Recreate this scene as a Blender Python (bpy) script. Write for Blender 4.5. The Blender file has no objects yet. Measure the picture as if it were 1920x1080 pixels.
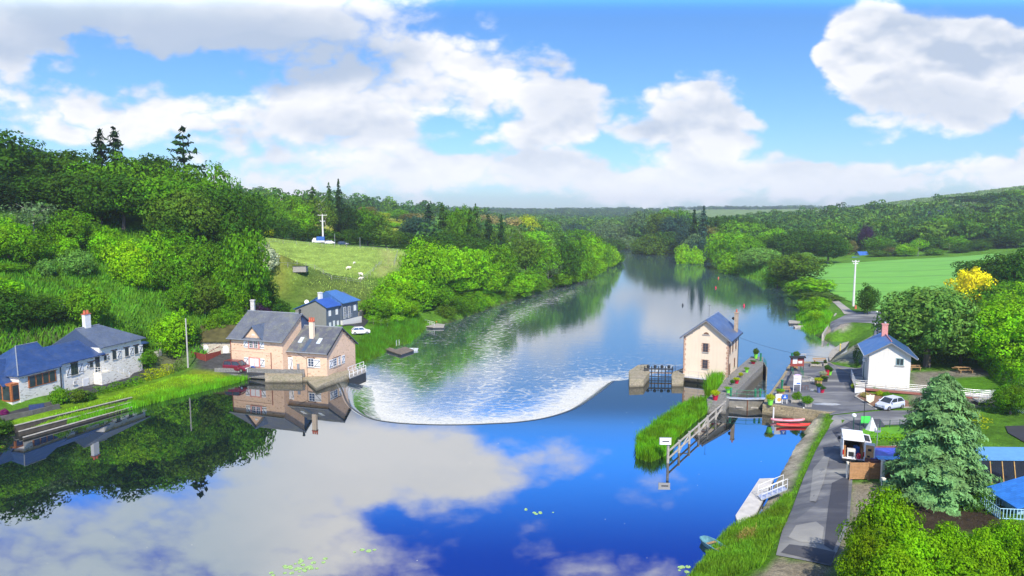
import bpy, math, random
import numpy as np
from mathutils import Vector, Matrix
random.seed(7); RNG = np.random.RandomState(11)
D = bpy.data
SC = bpy.context.scene
COL = SC.collection
# ------------------------------------------------------------------ camera
CAMZ = 27.0; PITCH = math.radians(6.1); FPX = 1280.0
cd = D.cameras.new('camera'); cam = D.objects.new('camera', cd); COL.objects.link(cam)
cam.location = (0, 0, CAMZ); cam.rotation_euler = (math.pi/2-PITCH, 0, 0)
cd.sensor_width = 36.0; cd.lens = 24.0; cd.clip_start = 0.5; cd.clip_end = 20000
SC.camera = cam
SC.view_settings.view_transform = 'Standard'; SC.view_settings.look = 'None'
SC.view_settings.exposure = 0.42; SC.view_settings.gamma = 1.0
# ------------------------------------------------------------------ sun direction
SUN_EL = math.radians(46); SUN_AZ = math.radians(170)     # azimuth clockwise from +Y (behind the camera, to the right)
sd = Vector((math.sin(SUN_AZ)*math.cos(SUN_EL), math.cos(SUN_AZ)*math.cos(SUN_EL), math.sin(SUN_EL)))
sl = D.lights.new('sun', 'SUN'); sl.energy = 4.8; sl.angle = math.radians(0.6); sl.color = (1.0, 0.93, 0.80)
so = D.objects.new('sun', sl); COL.objects.link(so); so.rotation_euler = sd.to_track_quat('Z', 'Y').to_euler()
so.location = (0, 0, 200)
# ------------------------------------------------------------------ world: Nishita sky + procedural clouds by direction
wd = D.worlds.new('World'); SC.world = wd; wd.use_nodes = True
nt = wd.node_tree; nt.nodes.clear()
def N(t, **k):
    n = nt.nodes.new(t)
    for a, b in k.items(): setattr(n, a, b)
    return n
def LK(a, b): nt.links.new(a, b)
def MATH(op, a, b=None, c=None, clamp=False):
    n = N('ShaderNodeMath', operation=op); n.use_clamp = clamp
    for i, v in enumerate((a, b, c)):
        if v is None: continue
        if isinstance(v, (int, float)): n.inputs[i].default_value = v
        else: LK(v, n.inputs[i])
    return n.outputs[0]
def MIX(f, a, b, bt='MIX'):
    n = N('ShaderNodeMix', data_type='RGBA', blend_type=bt)
    for s, v in ((n.inputs[0], f), (n.inputs[6], a), (n.inputs[7], b)):
        if isinstance(v, (int, float)): s.default_value = v
        elif isinstance(v, tuple): s.default_value = v+(1,)
        else: LK(v, s)
    return n.outputs[2]
def SMOOTH(v, a, b, lo=0.0, hi=1.0):
    n = N('ShaderNodeMapRange', interpolation_type='SMOOTHSTEP'); LK(v, n.inputs[0])
    n.inputs[1].default_value = a; n.inputs[2].default_value = b; n.inputs[3].default_value = lo; n.inputs[4].default_value = hi
    return n.outputs[0]
sky = N('ShaderNodeTexSky', sky_type='NISHITA'); sky.sun_disc = False
sky.sun_elevation = SUN_EL; sky.sun_rotation = SUN_AZ; sky.altitude = 50; sky.dust_density = 0.6; sky.air_density = 1.0; sky.ozone_density = 3.0
tc = N('ShaderNodeTexCoord'); sp = N('ShaderNodeSeparateXYZ'); LK(tc.outputs['Generated'], sp.inputs[0])
yy = MATH('MAXIMUM', MATH('ABSOLUTE', sp.outputs[1]), 0.12)
U = MATH('DIVIDE', sp.outputs[0], yy); V = MATH('MAXIMUM', MATH('DIVIDE', sp.outputs[2], yy), -0.02)
def noise(sx, sy, off, detail=7, rough=0.55, scale=1.0, dist=0.0, dv=0.0):
    cb = N('ShaderNodeCombineXYZ')
    LK(MATH('MULTIPLY_ADD', U, sx, off), cb.inputs[0]); LK(MATH('MULTIPLY_ADD', V, sy, off*0.37+dv*sy), cb.inputs[1]); cb.inputs[2].default_value = off*1.3
    n = N('ShaderNodeTexNoise'); n.inputs['Scale'].default_value = scale; n.inputs['Detail'].default_value = detail
    n.inputs['Roughness'].default_value = rough; n.inputs['Distortion'].default_value = dist; LK(cb.outputs[0], n.inputs['Vector'])
    return n.outputs['Fac']
wob = MATH('MULTIPLY', MATH('SUBTRACT', noise(6, 9, 3.1, 5), 0.5), 0.10)
wob2 = MATH('MULTIPLY', MATH('SUBTRACT', noise(6, 9, 9.7, 5), 0.5), 0.08)
U2 = MATH('ADD', U, wob); V2 = MATH('ADD', V, wob2)
# (u, v, half width, half height, strength); u = east/north, v = up/north
BL = [(.15,.265,.05,.03,.26),(-.78,.22,.16,.06,.30),(-.62,.30,.25,.05,.30),(-.45,.30,.26,.06,.36),(-.30,.26,.18,.05,.26),(-.17,.185,.12,.045,.42),(-.33,.16,.10,.04,.22),(-.62,.14,.22,.03,.16),
      (-.35,.12,.34,.03,.30),(.02,.16,.07,.06,.34),(.13,.13,.12,.04,.22),(.09,.22,.04,.06,.2),(.0,.09,.28,.03,.26),(.22,.22,.03,.03,.18),(.26,.155,.06,.035,.42),
      (.36,.10,.13,.03,.28),(.57,.215,.10,.065,.75),(.49,.25,.045,.05,.65),(.68,.20,.07,.05,.65),(.62,.06,.2,.02,.35),(.55,.12,.20,.015,.1),(.35,.05,.5,.020,.30),(-.25,.05,.5,.025,.30),
      (-.21,.40,.15,.05,.44),(.03,.385,.10,.04,.20),(.22,.42,.04,.07,.16),(-.10,.37,.12,.04,.25),(-.62,.46,.24,.16,.48),(-.30,.52,.10,.05,.3),(-.05,.5,.10,.05,.22),(.18,.38,.09,.06,.27),(.10,.56,.10,.04,.26),(.24,.48,.03,.06,.12),(.05,.33,.06,.03,.08)]
NEG = [(.17,.085,.05,.02,.3),(-.07,.115,.06,.025,.35),(.43,.13,.05,.03,.25),(-.42,.16,.05,.02,.2),(.27,.28,.16,.07,.5),(.60,.33,.3,.04,.5),(-.02,.28,.10,.02,.25),(.40,.19,.05,.05,.35),(-.58,.235,.05,.02,.3),(.12,.45,.12,.05,.25),(-.04,.45,.07,.03,.22),(.34,.45,.10,.10,.3),(-.02,.56,.06,.03,.2),(-.19,.465,.035,.015,.35),(-.05,.33,.12,.02,.15),(-.60,.215,.07,.03,.30),(-.05,.14,.08,.02,.2),(-.42,.20,.07,.02,.18),(.12,.35,.10,.02,.1)]
acc = None
for lst, sg in ((BL, 1), (NEG, -1)):
    for (bu, bv, ru, rv, am) in lst:
        dx = MATH('DIVIDE', MATH('SUBTRACT', U2, bu), ru*1.45); dy = MATH('DIVIDE', MATH('SUBTRACT', V2, bv), rv*1.45)
        r2 = MATH('ADD', MATH('MULTIPLY', dx, dx), MATH('MULTIPLY', dy, dy))
        g = MATH('MULTIPLY', SMOOTH(r2, 0.0, 1.6, 1.0, 0.0), am*sg)
        acc = g if acc is None else MATH('ADD', acc, g)
n1 = noise(6, 10, 1.7, 10, 0.55, 1.0, 0.2)
n1b = noise(6, 10, 1.7, 10, 0.55, 1.0, 0.2, dv=-0.016)
bil = MATH('ABSOLUTE', MATH('SUBTRACT', noise(11, 19, 6.1, 6, 0.5), 0.5)); bilb = MATH('ABSOLUTE', MATH('SUBTRACT', noise(11, 19, 6.1, 6, 0.5, dv=-0.010), 0.5))
n2 = noise(2.2, 5.0, 5.3, 6, 0.5)
dens0 = MATH('ADD', MATH('ADD', acc, MATH('MULTIPLY', MATH('SUBTRACT', n1, 0.5), 1.55)), MATH('MULTIPLY', MATH('SUBTRACT', n2, 0.5), 0.5))
dens = MATH('ADD', dens0, MATH('MULTIPLY', MATH('SUBTRACT', bil, .085), 2.1))
hi0 = SMOOTH(V, 0.24, 0.34)
cover = MATH('ADD', MATH('MULTIPLY', SMOOTH(dens, 0.06, 0.46), MATH('SUBTRACT', 1.0, hi0)), MATH('MULTIPLY', SMOOTH(MATH('ADD', MATH('MULTIPLY', dens0, 0.55), MATH('MULTIPLY', dens, 0.45)), 0.0, 0.62), hi0))
la = noise(6, 10, 1.7, 4, 0.5, 1.0, 0.2); lb = noise(6, 10, 1.7, 4, 0.5, 1.0, 0.2, dv=-0.035)
lc = MATH('ABSOLUTE', MATH('SUBTRACT', noise(11, 19, 6.1, 3, 0.5), 0.5)); ld = MATH('ABSOLUTE', MATH('SUBTRACT', noise(11, 19, 6.1, 3, 0.5, dv=-0.012), 0.5))
lit = MATH('MULTIPLY_ADD', MATH('ADD', MATH('SUBTRACT', lb, la), MATH('MULTIPLY', MATH('SUBTRACT', ld, lc), .6)), -4.4, 0.60, clamp=True)
thick = SMOOTH(dens, 0.30, 0.85)
hi = SMOOTH(V, 0.22, 0.50)
tone = MATH('SUBTRACT', MATH('ADD', MATH('MULTIPLY', lit, 0.75), 0.28), MATH('MULTIPLY', thick, 0.22), clamp=True)
dk = None
for (bu, bv, ru, rv, am) in [(-.42,.245,.20,.045,.95),(-.30,.21,.12,.03,.5),(-.78,.27,.14,.035,.6),(-.62,.20,.1,.03,.4),(.10,.155,.06,.03,.35),(.60,.155,.10,.022,.55),(-.24,.125,.10,.018,.4),(.35,.13,.1,.02,.3)]:
    dx = MATH('DIVIDE', MATH('SUBTRACT', U2, bu), ru*1.4); dy = MATH('DIVIDE', MATH('SUBTRACT', V2, bv), rv*1.4)
    g = MATH('MULTIPLY', SMOOTH(MATH('ADD', MATH('MULTIPLY', dx, dx), MATH('MULTIPLY', dy, dy)), 0.0, 1.6, 1.0, 0.0), am); dk = g if dk is None else MATH('ADD', dk, g)
tone = MATH('MULTIPLY', tone, MATH('SUBTRACT', 1.0, dk, clamp=True))
ccol = MIX(tone, (0.50, 0.59, 0.74), (1.08, 1.06, 1.05))
ccol = MIX(SMOOTH(V, 0.0, 0.13), (1.12, 1.13, 1.14), ccol)
hicol = MIX(SMOOTH(U, -0.52, -0.24), (0.66, 0.80, 0.90), (1.10, 1.09, 1.06))
ccol = MIX(MATH('MULTIPLY', SMOOTH(V, 0.26, 0.33), 0.85), ccol, hicol)
hs = N('ShaderNodeHueSaturation'); hs.inputs['Saturation'].default_value = 1.2; hs.inputs['Value'].default_value = 1.0; LK(sky.outputs[0], hs.inputs['Color'])
SKYK = 0.12
skyc = MIX(1.0, hs.outputs[0], MIX(SMOOTH(V, 0.62, 0.95), MIX(SMOOTH(V, 0.36, 0.54), MIX(SMOOTH(V, 0.27, 0.37), (0.72, 0.90, 1.12), (0.50, 1.55, 2.7)), (0.02, 0.32, 1.5)), (1.0, 0.95, 0.85)), 'MULTIPLY')
cs = N('ShaderNodeVectorMath', operation='SCALE'); LK(ccol, cs.inputs[0]); cs.inputs['Scale'].default_value = 0.80/SKYK
fin = MIX(MATH('MULTIPLY', cover, 0.96), skyc, cs.outputs[0])
bst = N('ShaderNodeVectorMath', operation='SCALE'); LK(fin, bst.inputs[0]); LK(MATH('ADD', 1.0, MATH('MULTIPLY', 0.72, MATH('SUBTRACT', SMOOTH(V, 0.285, 0.32), SMOOTH(V, 0.65, 0.9)))), bst.inputs['Scale'])  # unseen sky above the frame boosted in a band to brighten the pool reflection
bg = N('ShaderNodeBackground'); LK(bst.outputs[0], bg.inputs[0]); bg.inputs[1].default_value = SKYK
wo = N('ShaderNodeOutputWorld'); LK(bg.outputs[0], wo.inputs[0])

# ------------------------------------------------------------------ geometry of the view (used only to read positions off the photograph)
_c, _s = math.cos(PITCH), math.sin(PITCH)
def ray(px, py):
    a = (px-960)/FPX; b = -(py-540)/FPX
    return a, _c+_s*b, -_s+_c*b
def W(px, py, z=0.0):
    X, Y, Z = ray(px, py); t = (z-CAMZ)/Z
    return (X*t, Y*t)
def ZAT(py, y, px=960):
    X, Y, Z = ray(px, py); return CAMZ + Z*y/Y
def XAT(px, y, z=0):
    # x of a column of the picture at distance y and height z
    d = y*_c-(z-CAMZ)*_s
    return (px-960)/FPX*d
# ------------------------------------------------------------------ mesh helpers
class MB:
    def __init__(s): s.v = []; s.f = []
    def add(s, vs, fs):
        n = len(s.v); s.v += [tuple(p) for p in vs]; s.f += [tuple(i+n for i in f) for f in fs]; return s
    def box(s, x0, x1, y0, y1, z0, z1):
        return s.add([(x0,y0,z0),(x1,y0,z0),(x1,y1,z0),(x0,y1,z0),(x0,y0,z1),(x1,y0,z1),(x1,y1,z1),(x0,y1,z1)],
                     [(0,3,2,1),(4,5,6,7),(0,1,5,4),(1,2,6,5),(2,3,7,6),(3,0,4,7)])
    def prism(s, pts, z0, z1):          # polygon in plan, extruded upward; z0/z1 number or list
        n = len(pts); a = sum(pts[i][0]*pts[(i+1)%n][1]-pts[(i+1)%n][0]*pts[i][1] for i in range(n))
        if a < 0: pts = pts[::-1]; z0 = z0[::-1] if isinstance(z0, list) else z0; z1 = z1[::-1] if isinstance(z1, list) else z1
        A = z0 if isinstance(z0, list) else [z0]*n; B = z1 if isinstance(z1, list) else [z1]*n
        return s.add([(p[0],p[1],A[i]) for i,p in enumerate(pts)]+[(p[0],p[1],B[i]) for i,p in enumerate(pts)],
                     [tuple(range(n-1,-1,-1)), tuple(range(n,2*n))]+[(i,(i+1)%n,n+(i+1)%n,n+i) for i in range(n)])
    def slab(s, pts, t):                # 3-D polygon thickened downward
        n = len(pts); a = sum(pts[i][0]*pts[(i+1)%n][1]-pts[(i+1)%n][0]*pts[i][1] for i in range(n))
        if a < 0: pts = pts[::-1]
        return s.add([(p[0],p[1],p[2]-t) for p in pts]+[tuple(p) for p in pts],
                     [tuple(range(n-1,-1,-1)), tuple(range(n,2*n))]+[(i,(i+1)%n,n+(i+1)%n,n+i) for i in range(n)])
    def extr(s, prof, y0, y1):          # profile in x-z, extruded along y
        n = len(prof)
        a = sum(prof[i][0]*prof[(i+1)%n][1]-prof[(i+1)%n][0]*prof[i][1] for i in range(n))
        if a < 0: prof = prof[::-1]
        return s.add([(p[0],y0,p[1]) for p in prof]+[(p[0],y1,p[1]) for p in prof],
                     [tuple(range(n)), tuple(range(2*n-1,n-1,-1))]+[(i,n+i,n+(i+1)%n,(i+1)%n) for i in range(n)])
    def extx(s, prof, x0, x1):          # profile in y-z, extruded along x
        n = len(prof)
        a = sum(prof[i][0]*prof[(i+1)%n][1]-prof[(i+1)%n][0]*prof[i][1] for i in range(n))
        if a < 0: prof = prof[::-1]
        return s.add([(x0,p[0],p[1]) for p in prof]+[(x1,p[0],p[1]) for p in prof],
                     [tuple(range(n-1,-1,-1)), tuple(range(n,2*n))]+[(i,(i+1)%n,n+(i+1)%n,n+i) for i in range(n)])
    def tube(s, pts, rs, n=8, cap=True):
        if not isinstance(rs, (list, tuple)): rs = [rs]*len(pts)
        pts = [Vector(p) for p in pts]; b = len(s.v); vs = []; fs = []
        for i, p in enumerate(pts):
            d = (pts[min(i+1, len(pts)-1)]-pts[max(i-1, 0)]).normalized()
            a = Vector((0,0,1)) if abs(d.z) < .9 else Vector((1,0,0))
            u = d.cross(a).normalized(); w = d.cross(u)
            for k in range(n):
                t = 2*math.pi*k/n; vs.append(p+(u*math.cos(t)+w*math.sin(t))*rs[i])
        for i in range(len(pts)-1):
            for k in range(n):
                fs.append((i*n+k, i*n+(k+1)%n, (i+1)*n+(k+1)%n, (i+1)*n+k))
        if cap: fs += [tuple(range(n))[::-1], tuple((len(pts)-1)*n+k for k in range(n))]
        return s.add(vs, fs)
    def lathe(s, prof, c=(0,0,0), n=12):
        vs = []; fs = []
        for (r, z) in prof:
            for k in range(n):
                t = 2*math.pi*k/n; vs.append((c[0]+r*math.cos(t), c[1]+r*math.sin(t), c[2]+z))
        m = len(prof)
        for i in range(m-1):
            for k in range(n): fs.append((i*n+k, i*n+(k+1)%n, (i+1)*n+(k+1)%n, (i+1)*n+k))
        fs += [tuple(range(n))[::-1], tuple((m-1)*n+k for k in range(n))]
        return s.add(vs, fs)
    def ball(s, c, r, n=10, sq=1.0):
        m = n//2+1
        return s.lathe([(max(r*math.sin(math.pi*i/m), r*.02), -r*sq*math.cos(math.pi*i/m)) for i in range(m+1)], c, n)
    def rail(s, pts, h, r=.03, posts=2.0, rails=(1.0,), n=5):   # posts and rails along a 3-D line
        for a, b in zip(pts[:-1], pts[1:]):
            a = Vector(a); b = Vector(b); L = (b-a).length; k = max(1, int(round(L/posts)))
            for i in range(k+1):
                p = a.lerp(b, i/k); s.tube([p, p+Vector((0,0,h))], r, n)
            for q in rails: s.tube([a+Vector((0,0,h*q)), b+Vector((0,0,h*q))], r*.9, n)
        return s
    def build(s, name, mat, parent=None, smooth=False, loc=None):
        me = D.meshes.new(name); me.from_pydata(s.v, [], s.f); me.update()
        if mat: me.materials.append(mat)
        if smooth: me.polygons.foreach_set('use_smooth', [True]*len(me.polygons))
        o = D.objects.new(name, me); COL.objects.link(o)
        if parent: o.parent = parent
        if loc: o.location = loc
        return o
def tag(o, label=None, cat=None, group=None, kind=None):
    if label: o['label'] = label
    if cat: o['category'] = cat
    if group: o['group'] = group
    if kind: o['kind'] = kind
    return o
def thing(name, label, cat, loc=(0,0,0), rz=0.0, group=None):
    o = D.objects.new(name, None); COL.objects.link(o); o.location = loc; o.rotation_euler = (0,0,rz); o.empty_display_size = .3
    return tag(o, label, cat, group)
def copy_tree(o, parent=None):
    c = o.copy(); COL.objects.link(c)
    if parent: c.parent = parent
    for ch in list(o.children): copy_tree(ch, c)
    return c
def quadmesh(name, V4, mat, parent=None, attr=None):   # V4: (n,4,3) array of loose quads
    n = len(V4); me = D.meshes.new(name)
    me.vertices.add(4*n); me.vertices.foreach_set('co', V4.reshape(-1).astype(np.float32))
    me.loops.add(4*n); me.loops.foreach_set('vertex_index', np.arange(4*n, dtype=np.int32))
    me.polygons.add(n); me.polygons.foreach_set('loop_start', np.arange(0, 4*n, 4, dtype=np.int32)); me.polygons.foreach_set('loop_total', np.full(n, 4, dtype=np.int32))
    if attr is not None:
        a = me.attributes.new('tree_tint', 'FLOAT_COLOR', 'POINT'); c = np.ones((4*n, 4), np.float32); c[:, :3] = np.repeat(attr, 4, axis=0); a.data.foreach_set('color', c.reshape(-1))
    me.update(); me.validate()
    if mat: me.materials.append(mat)
    if parent is False: return me
    o = D.objects.new(name, me); COL.objects.link(o)
    if parent: o.parent = parent
    return o
# ------------------------------------------------------------------ materials
def newmat(name):
    m = D.materials.new(name); m.use_nodes = True; t = m.node_tree; t.nodes.clear()
    o = t.nodes.new('ShaderNodeOutputMaterial'); p = t.nodes.new('ShaderNodeBsdfPrincipled'); t.links.new(p.outputs[0], o.inputs[0])
    return m, t, p, o
class G:   # small node helper for materials
    def __init__(s, t): s.t = t; s.co = None
    def n(s, ty, **k):
        x = s.t.nodes.new(ty)
        for a, b in k.items(): setattr(x, a, b)
        return x
    def l(s, a, b): s.t.links.new(a, b)
    def coord(s, kind='Object', scale=(1,1,1)):
        if s.co is None: s.co = s.n('ShaderNodeTexCoord')
        m = s.n('ShaderNodeMapping'); m.inputs['Scale'].default_value = scale
        if kind == 'World': g = s.n('ShaderNodeNewGeometry'); s.l(g.outputs['Position'], m.inputs[0])
        else: s.l(s.co.outputs[kind], m.inputs[0])
        return m.outputs[0]
    def noise(s, vec, scale, detail=5, rough=.55, dist=0):
        x = s.n('ShaderNodeTexNoise'); x.inputs['Scale'].default_value = scale; x.inputs['Detail'].default_value = detail; x.inputs['Roughness'].default_value = rough; x.inputs['Distortion'].default_value = dist
        s.l(vec, x.inputs['Vector']); return x.outputs['Fac']
    def vor(s, vec, scale, feat='F1', out='Distance'):
        x = s.n('ShaderNodeTexVoronoi', feature=feat); x.inputs['Scale'].default_value = scale; s.l(vec, x.inputs['Vector']); return x.outputs[out]
    def rng(s, v, a, b, lo=0, hi=1):
        x = s.n('ShaderNodeMapRange'); s.l(v, x.inputs[0]); x.inputs[1].default_value = a; x.inputs[2].default_value = b; x.inputs[3].default_value = lo; x.inputs[4].default_value = hi; return x.outputs[0]
    def m(s, op, a, b):
        x = s.n('ShaderNodeMath', operation=op)
        for i, v in enumerate((a, b)):
            if isinstance(v, (int, float)): x.inputs[i].default_value = v
            else: s.l(v, x.inputs[i])
        return x.outputs[0]
    def mix(s, f, a, b, bt='MIX'):
        x = s.n('ShaderNodeMix', data_type='RGBA', blend_type=bt)
        for q, v in ((x.inputs[0], f), (x.inputs[6], a), (x.inputs[7], b)):
            if isinstance(v, (int, float)): q.default_value = v
            elif isinstance(v, tuple): q.default_value = v+(1,)
            else: s.l(v, q)
        return x.outputs[2]
    def bump(s, p, h, strength, dist=.1):
        b = s.n('ShaderNodeBump'); b.inputs['Strength'].default_value = strength; b.inputs['Distance'].default_value = dist; s.l(h, b.inputs['Height']); s.l(b.outputs[0], p.inputs['Normal'])
MC = {}
def mat(name, col, rough=.7, var=.18, scale=3.0, bump=.1, metal=0.0, spec=.4):
    if name in MC: return MC[name]
    m, t, p, o = newmat(name); g = G(t); c = g.coord()
    f = g.noise(c, scale, 6); k = g.rng(f, .3, .7)
    lo = tuple(max(0, x*(1-var)) for x in col); hi = tuple(min(1, x*(1+var)) for x in col)
    g.l(g.mix(k, lo, hi), p.inputs['Base Color']); p.inputs['Roughness'].default_value = rough; p.inputs['Metallic'].default_value = metal
    p.inputs['Specular IOR Level'].default_value = spec
    if bump: g.bump(p, g.noise(c, scale*5, 3), bump, .05)
    MC[name] = m; return m
def rubble(name, base, dark, sc=2.2, amount=.5, mortar=(.62,.56,.46)):
    if name in MC: return MC[name]
    m, t, p, o = newmat(name); g = G(t); c = g.coord(scale=(1,1,1.9))
    v = g.vor(c, sc, out='Color'); s2 = g.n('ShaderNodeSeparateColor'); g.l(v, s2.inputs[0]); e = g.vor(c, sc, 'DISTANCE_TO_EDGE')
    stone = g.mix(s2.outputs[0], tuple(x*.9 for x in base), tuple(min(1,x*1.07) for x in base))
    sel = g.m('MULTIPLY', g.rng(s2.outputs[1], 1-amount, 1-amount+.06), g.rng(e, .02, .10)); sel = g.m('MULTIPLY', sel, g.rng(g.noise(c, 1.1, 4), .40, .60))
    colr = g.mix(sel, stone, dark); colr = g.mix(g.rng(g.noise(c, .35, 5), .35, .75, 0, .35), colr, tuple(x*.72 for x in base))
    colr = g.mix(g.rng(e, .0, .06, .5, 0), colr, mortar)
    g.l(colr, p.inputs['Base Color']); p.inputs['Roughness'].default_value = .9; g.bump(p, e, .25, .03)
    MC[name] = m; return m
def masonry(name, base, moss=(.10,.12,.03), mossamt=.5):
    if name in MC: return MC[name]
    m, t, p, o = newmat(name); g = G(t); c = g.coord(); c2 = g.coord('World')
    e = g.vor(g.coord(scale=(1,1,2.2)), 1.5, 'DISTANCE_TO_EDGE'); n = g.noise(c2, .9, 8, .65); n2 = g.noise(c2, 5, 6, .6)
    colr = g.mix(g.rng(n2, .3, .7), tuple(x*.62 for x in base), tuple(x*1.2 for x in base))
    colr = g.mix(g.rng(e, 0, .05, .75, 0), colr, tuple(x*.3 for x in base))
    colr = g.mix(g.rng(n, .52-.2*mossamt, .72, 0, .85*mossamt+.1), colr, moss)
    sep = g.n('ShaderNodeSeparateXYZ'); g.l(c2, sep.inputs[0])
    colr = g.mix(g.rng(sep.outputs[2], .0, .45, .75, 0), colr, (.035,.03,.018))   # wet tide line
    g.l(colr, p.inputs['Base Color']); p.inputs['Roughness'].default_value = .9; g.bump(p, g.m('ADD', e, n2), .6, .08)
    MC[name] = m; return m
def slate(name, base, lichen=.3, gloss=.45, lcol=(.33,.35,.28), rowscale=3.2):
    if name in MC: return MC[name]
    m, t, p, o = newmat(name); g = G(t); c = g.coord()
    br = g.n('ShaderNodeTexBrick'); mp = g.coord(scale=(1,1,1)); g.l(mp, br.inputs['Vector']); br.inputs['Scale'].default_value = rowscale
    br.inputs['Color1'].default_value = tuple(x*.82 for x in base)+(1,); br.inputs['Color2'].default_value = tuple(x*1.2 for x in base)+(1,); br.inputs['Mortar'].default_value = tuple(x*.6 for x in base)+(1,)
    br.inputs['Mortar Size'].default_value = .02; br.inputs['Brick Width'].default_value = .7; br.inputs['Row Height'].default_value = .5
    n = g.noise(c, .55, 8, .7); n3 = g.noise(c, 4.5, 5, .7); patch = g.noise(c, .8, 3)
    colr = g.mix(g.rng(n, .35, .7, 0, .5), br.outputs[0], tuple(x*1.5 for x in base))
    spots = g.m('MULTIPLY', g.rng(n3, .60, .66), g.rng(patch, .35, .6)); colr = g.mix(g.m('MULTIPLY', spots, min(1, lichen*2)), colr, lcol)
    colr = g.mix(g.m('MULTIPLY', g.rng(patch, .48, .72), lichen), colr, (.20,.21,.15))
    g.l(colr, p.inputs['Base Color']); g.l(g.rng(n, .3, .7, gloss-.08, gloss+.2), p.inputs['Roughness']); p.inputs['Specular IOR Level'].default_value = .55
    g.bump(p, br.outputs['Fac'], -.3, .03); MC[name] = m; return m
def asphalt(name, base=(.12,.125,.14), pale=(.36,.36,.34), wet=.25):
    if name in MC: return MC[name]
    m, t, p, o = newmat(name); g = G(t); c = g.coord('World'); cs = g.coord('World', (.30,.9,1))
    n = g.noise(cs, .32, 8, .62, .6); f = g.noise(c, 18, 3, .7); nb = g.noise(c, .14, 4, .5)
    colr = g.mix(g.rng(n, .44, .62), base, pale); colr = g.mix(g.rng(nb, .45, .62, 0, .6), colr, base); colr = g.mix(.35, colr, g.mix(f, (.02,.02,.02), (.3,.3,.3)), 'OVERLAY')
    g.l(colr, p.inputs['Base Color']); g.l(g.rng(g.noise(c, .22, 4), .60, .70, .8, .8-.62*wet), p.inputs['Roughness']); g.bump(p, f, .25, .02); MC[name] = m; return m
def water(name, kind):
    m, t, p, o = newmat(name); g = G(t)
    p.inputs['Base Color'].default_value = (.004,.010,.012,1) if kind == 'pool' else (.03,.06,.075,1)
    p.inputs['Roughness'].default_value = .012 if kind == 'pool' else .05; p.inputs['IOR'].default_value = 3.5 if kind == 'pool' else 8.0
    p.inputs['Specular IOR Level'].default_value = 0.5
    if kind == 'pool':
        h = g.noise(g.coord('World', (1,1,1)), .35, 3, .5); g.bump(p, h, .03, .05)
        sp_ = g.vor(g.coord('World'), 0.75); spk = g.rng(sp_, .035, .045, 1, 0); far = g.rng(g.noise(g.coord('World'), .1, 2), .5, .6)
        dif = g.n('ShaderNodeBsdfDiffuse'); dif.inputs[0].default_value = (.5,.5,.42,1); mx = g.n('ShaderNodeMixShader')
        g.l(g.m('MULTIPLY', spk, far), mx.inputs[0]); g.l(p.outputs[0], mx.inputs[1]); g.l(dif.outputs[0], mx.inputs[2]); g.l(mx.outputs[0], o.inputs[0])
    else:
        a = g.n('ShaderNodeAttribute'); a.attribute_name = 'foam'; cw = g.coord('World', (.75,1.5,1))
        h1 = g.noise(cw, .9, 4, .6, .8); h2 = g.noise(g.coord('World', (.35,1,1)), .45, 4, .55, .5)
        tot = g.m('ADD', g.m('MULTIPLY', h1, .6), g.m('MULTIPLY', h2, 1.0)); tot = g.m('ADD', tot, g.m('MULTIPLY', g.m('MULTIPLY', a.outputs['Fac'], g.noise(cw, 2.2, 5, .7)), 1.6))
        g.bump(p, tot, .09, .12)
        nf = g.noise(g.coord('World', (.8,1.5,1)), .62, 9, .68, 1.6); vein = g.vor(g.coord('World', (.7,1.4,1)), .55, 'DISTANCE_TO_EDGE'); nf2 = g.noise(g.coord('World', (1,1.8,1)), 3.2, 5, .7)
        val = g.m('ADD', g.m('ADD', nf, g.m('MULTIPLY', nf2, .22)), g.rng(vein, 0, .14, .20, 0))
        val = g.m('ADD', val, g.m('MULTIPLY', a.outputs['Fac'], .62)); fm = g.rng(val, .88, 1.26, 0, .94)
        dif = g.n('ShaderNodeBsdfDiffuse'); g.l(g.mix(g.rng(nf2, .3, .7), (.46,.47,.42), (.80,.80,.75)), dif.inputs[0]); mx = g.n('ShaderNodeMixShader')
        bm = g.n('ShaderNodeBump'); bm.inputs['Strength'].default_value = .8; bm.inputs['Distance'].default_value = .25; g.l(nf2, bm.inputs['Height']); g.l(bm.outputs[0], dif.inputs['Normal'])
        g.l(fm, mx.inputs[0]); g.l(p.outputs[0], mx.inputs[1]); g.l(dif.outputs[0], mx.inputs[2]); g.l(mx.outputs[0], o.inputs[0])
    return m
def foliage(name, far=False):
    m, t, p, o = newmat(name); g = G(t)
    if far: a = g.n('ShaderNodeAttribute'); a.attribute_name = 'tree_tint'; base = a.outputs['Color']; rnd = .5
    else: a = g.n('ShaderNodeObjectInfo'); base = a.outputs['Color']
    gm = g.n('ShaderNodeNewGeometry'); isl = gm.outputs['Random Per Island']
    big = g.noise(g.coord('World'), .42, 3, .55)
    k = g.m('MULTIPLY', g.rng(isl, 0, 1, .66, 1.38), g.rng(big, .3, .7, .66, 1.40))
    s = g.n('ShaderNodeVectorMath', operation='SCALE'); g.l(base, s.inputs[0]); g.l(k, s.inputs['Scale'])
    hs_ = g.n('ShaderNodeHueSaturation'); g.l(s.outputs[0], hs_.inputs['Color']); g.l(g.rng(big, .3, .7, .485, .515), hs_.inputs['Hue'])
    g.l(hs_.outputs[0], p.inputs['Base Color']); p.inputs['Roughness'].default_value = .8; p.inputs['Specular IOR Level'].default_value = .06
    tr = g.n('ShaderNodeBsdfTranslucent'); g.l(hs_.outputs[0], tr.inputs[0]); mx = g.n('ShaderNodeMixShader'); mx.inputs[0].default_value = .27
    g.l(p.outputs[0], mx.inputs[1]); g.l(tr.outputs[0], mx.inputs[2]); g.l(mx.outputs[0], o.inputs[0]); return m
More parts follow.
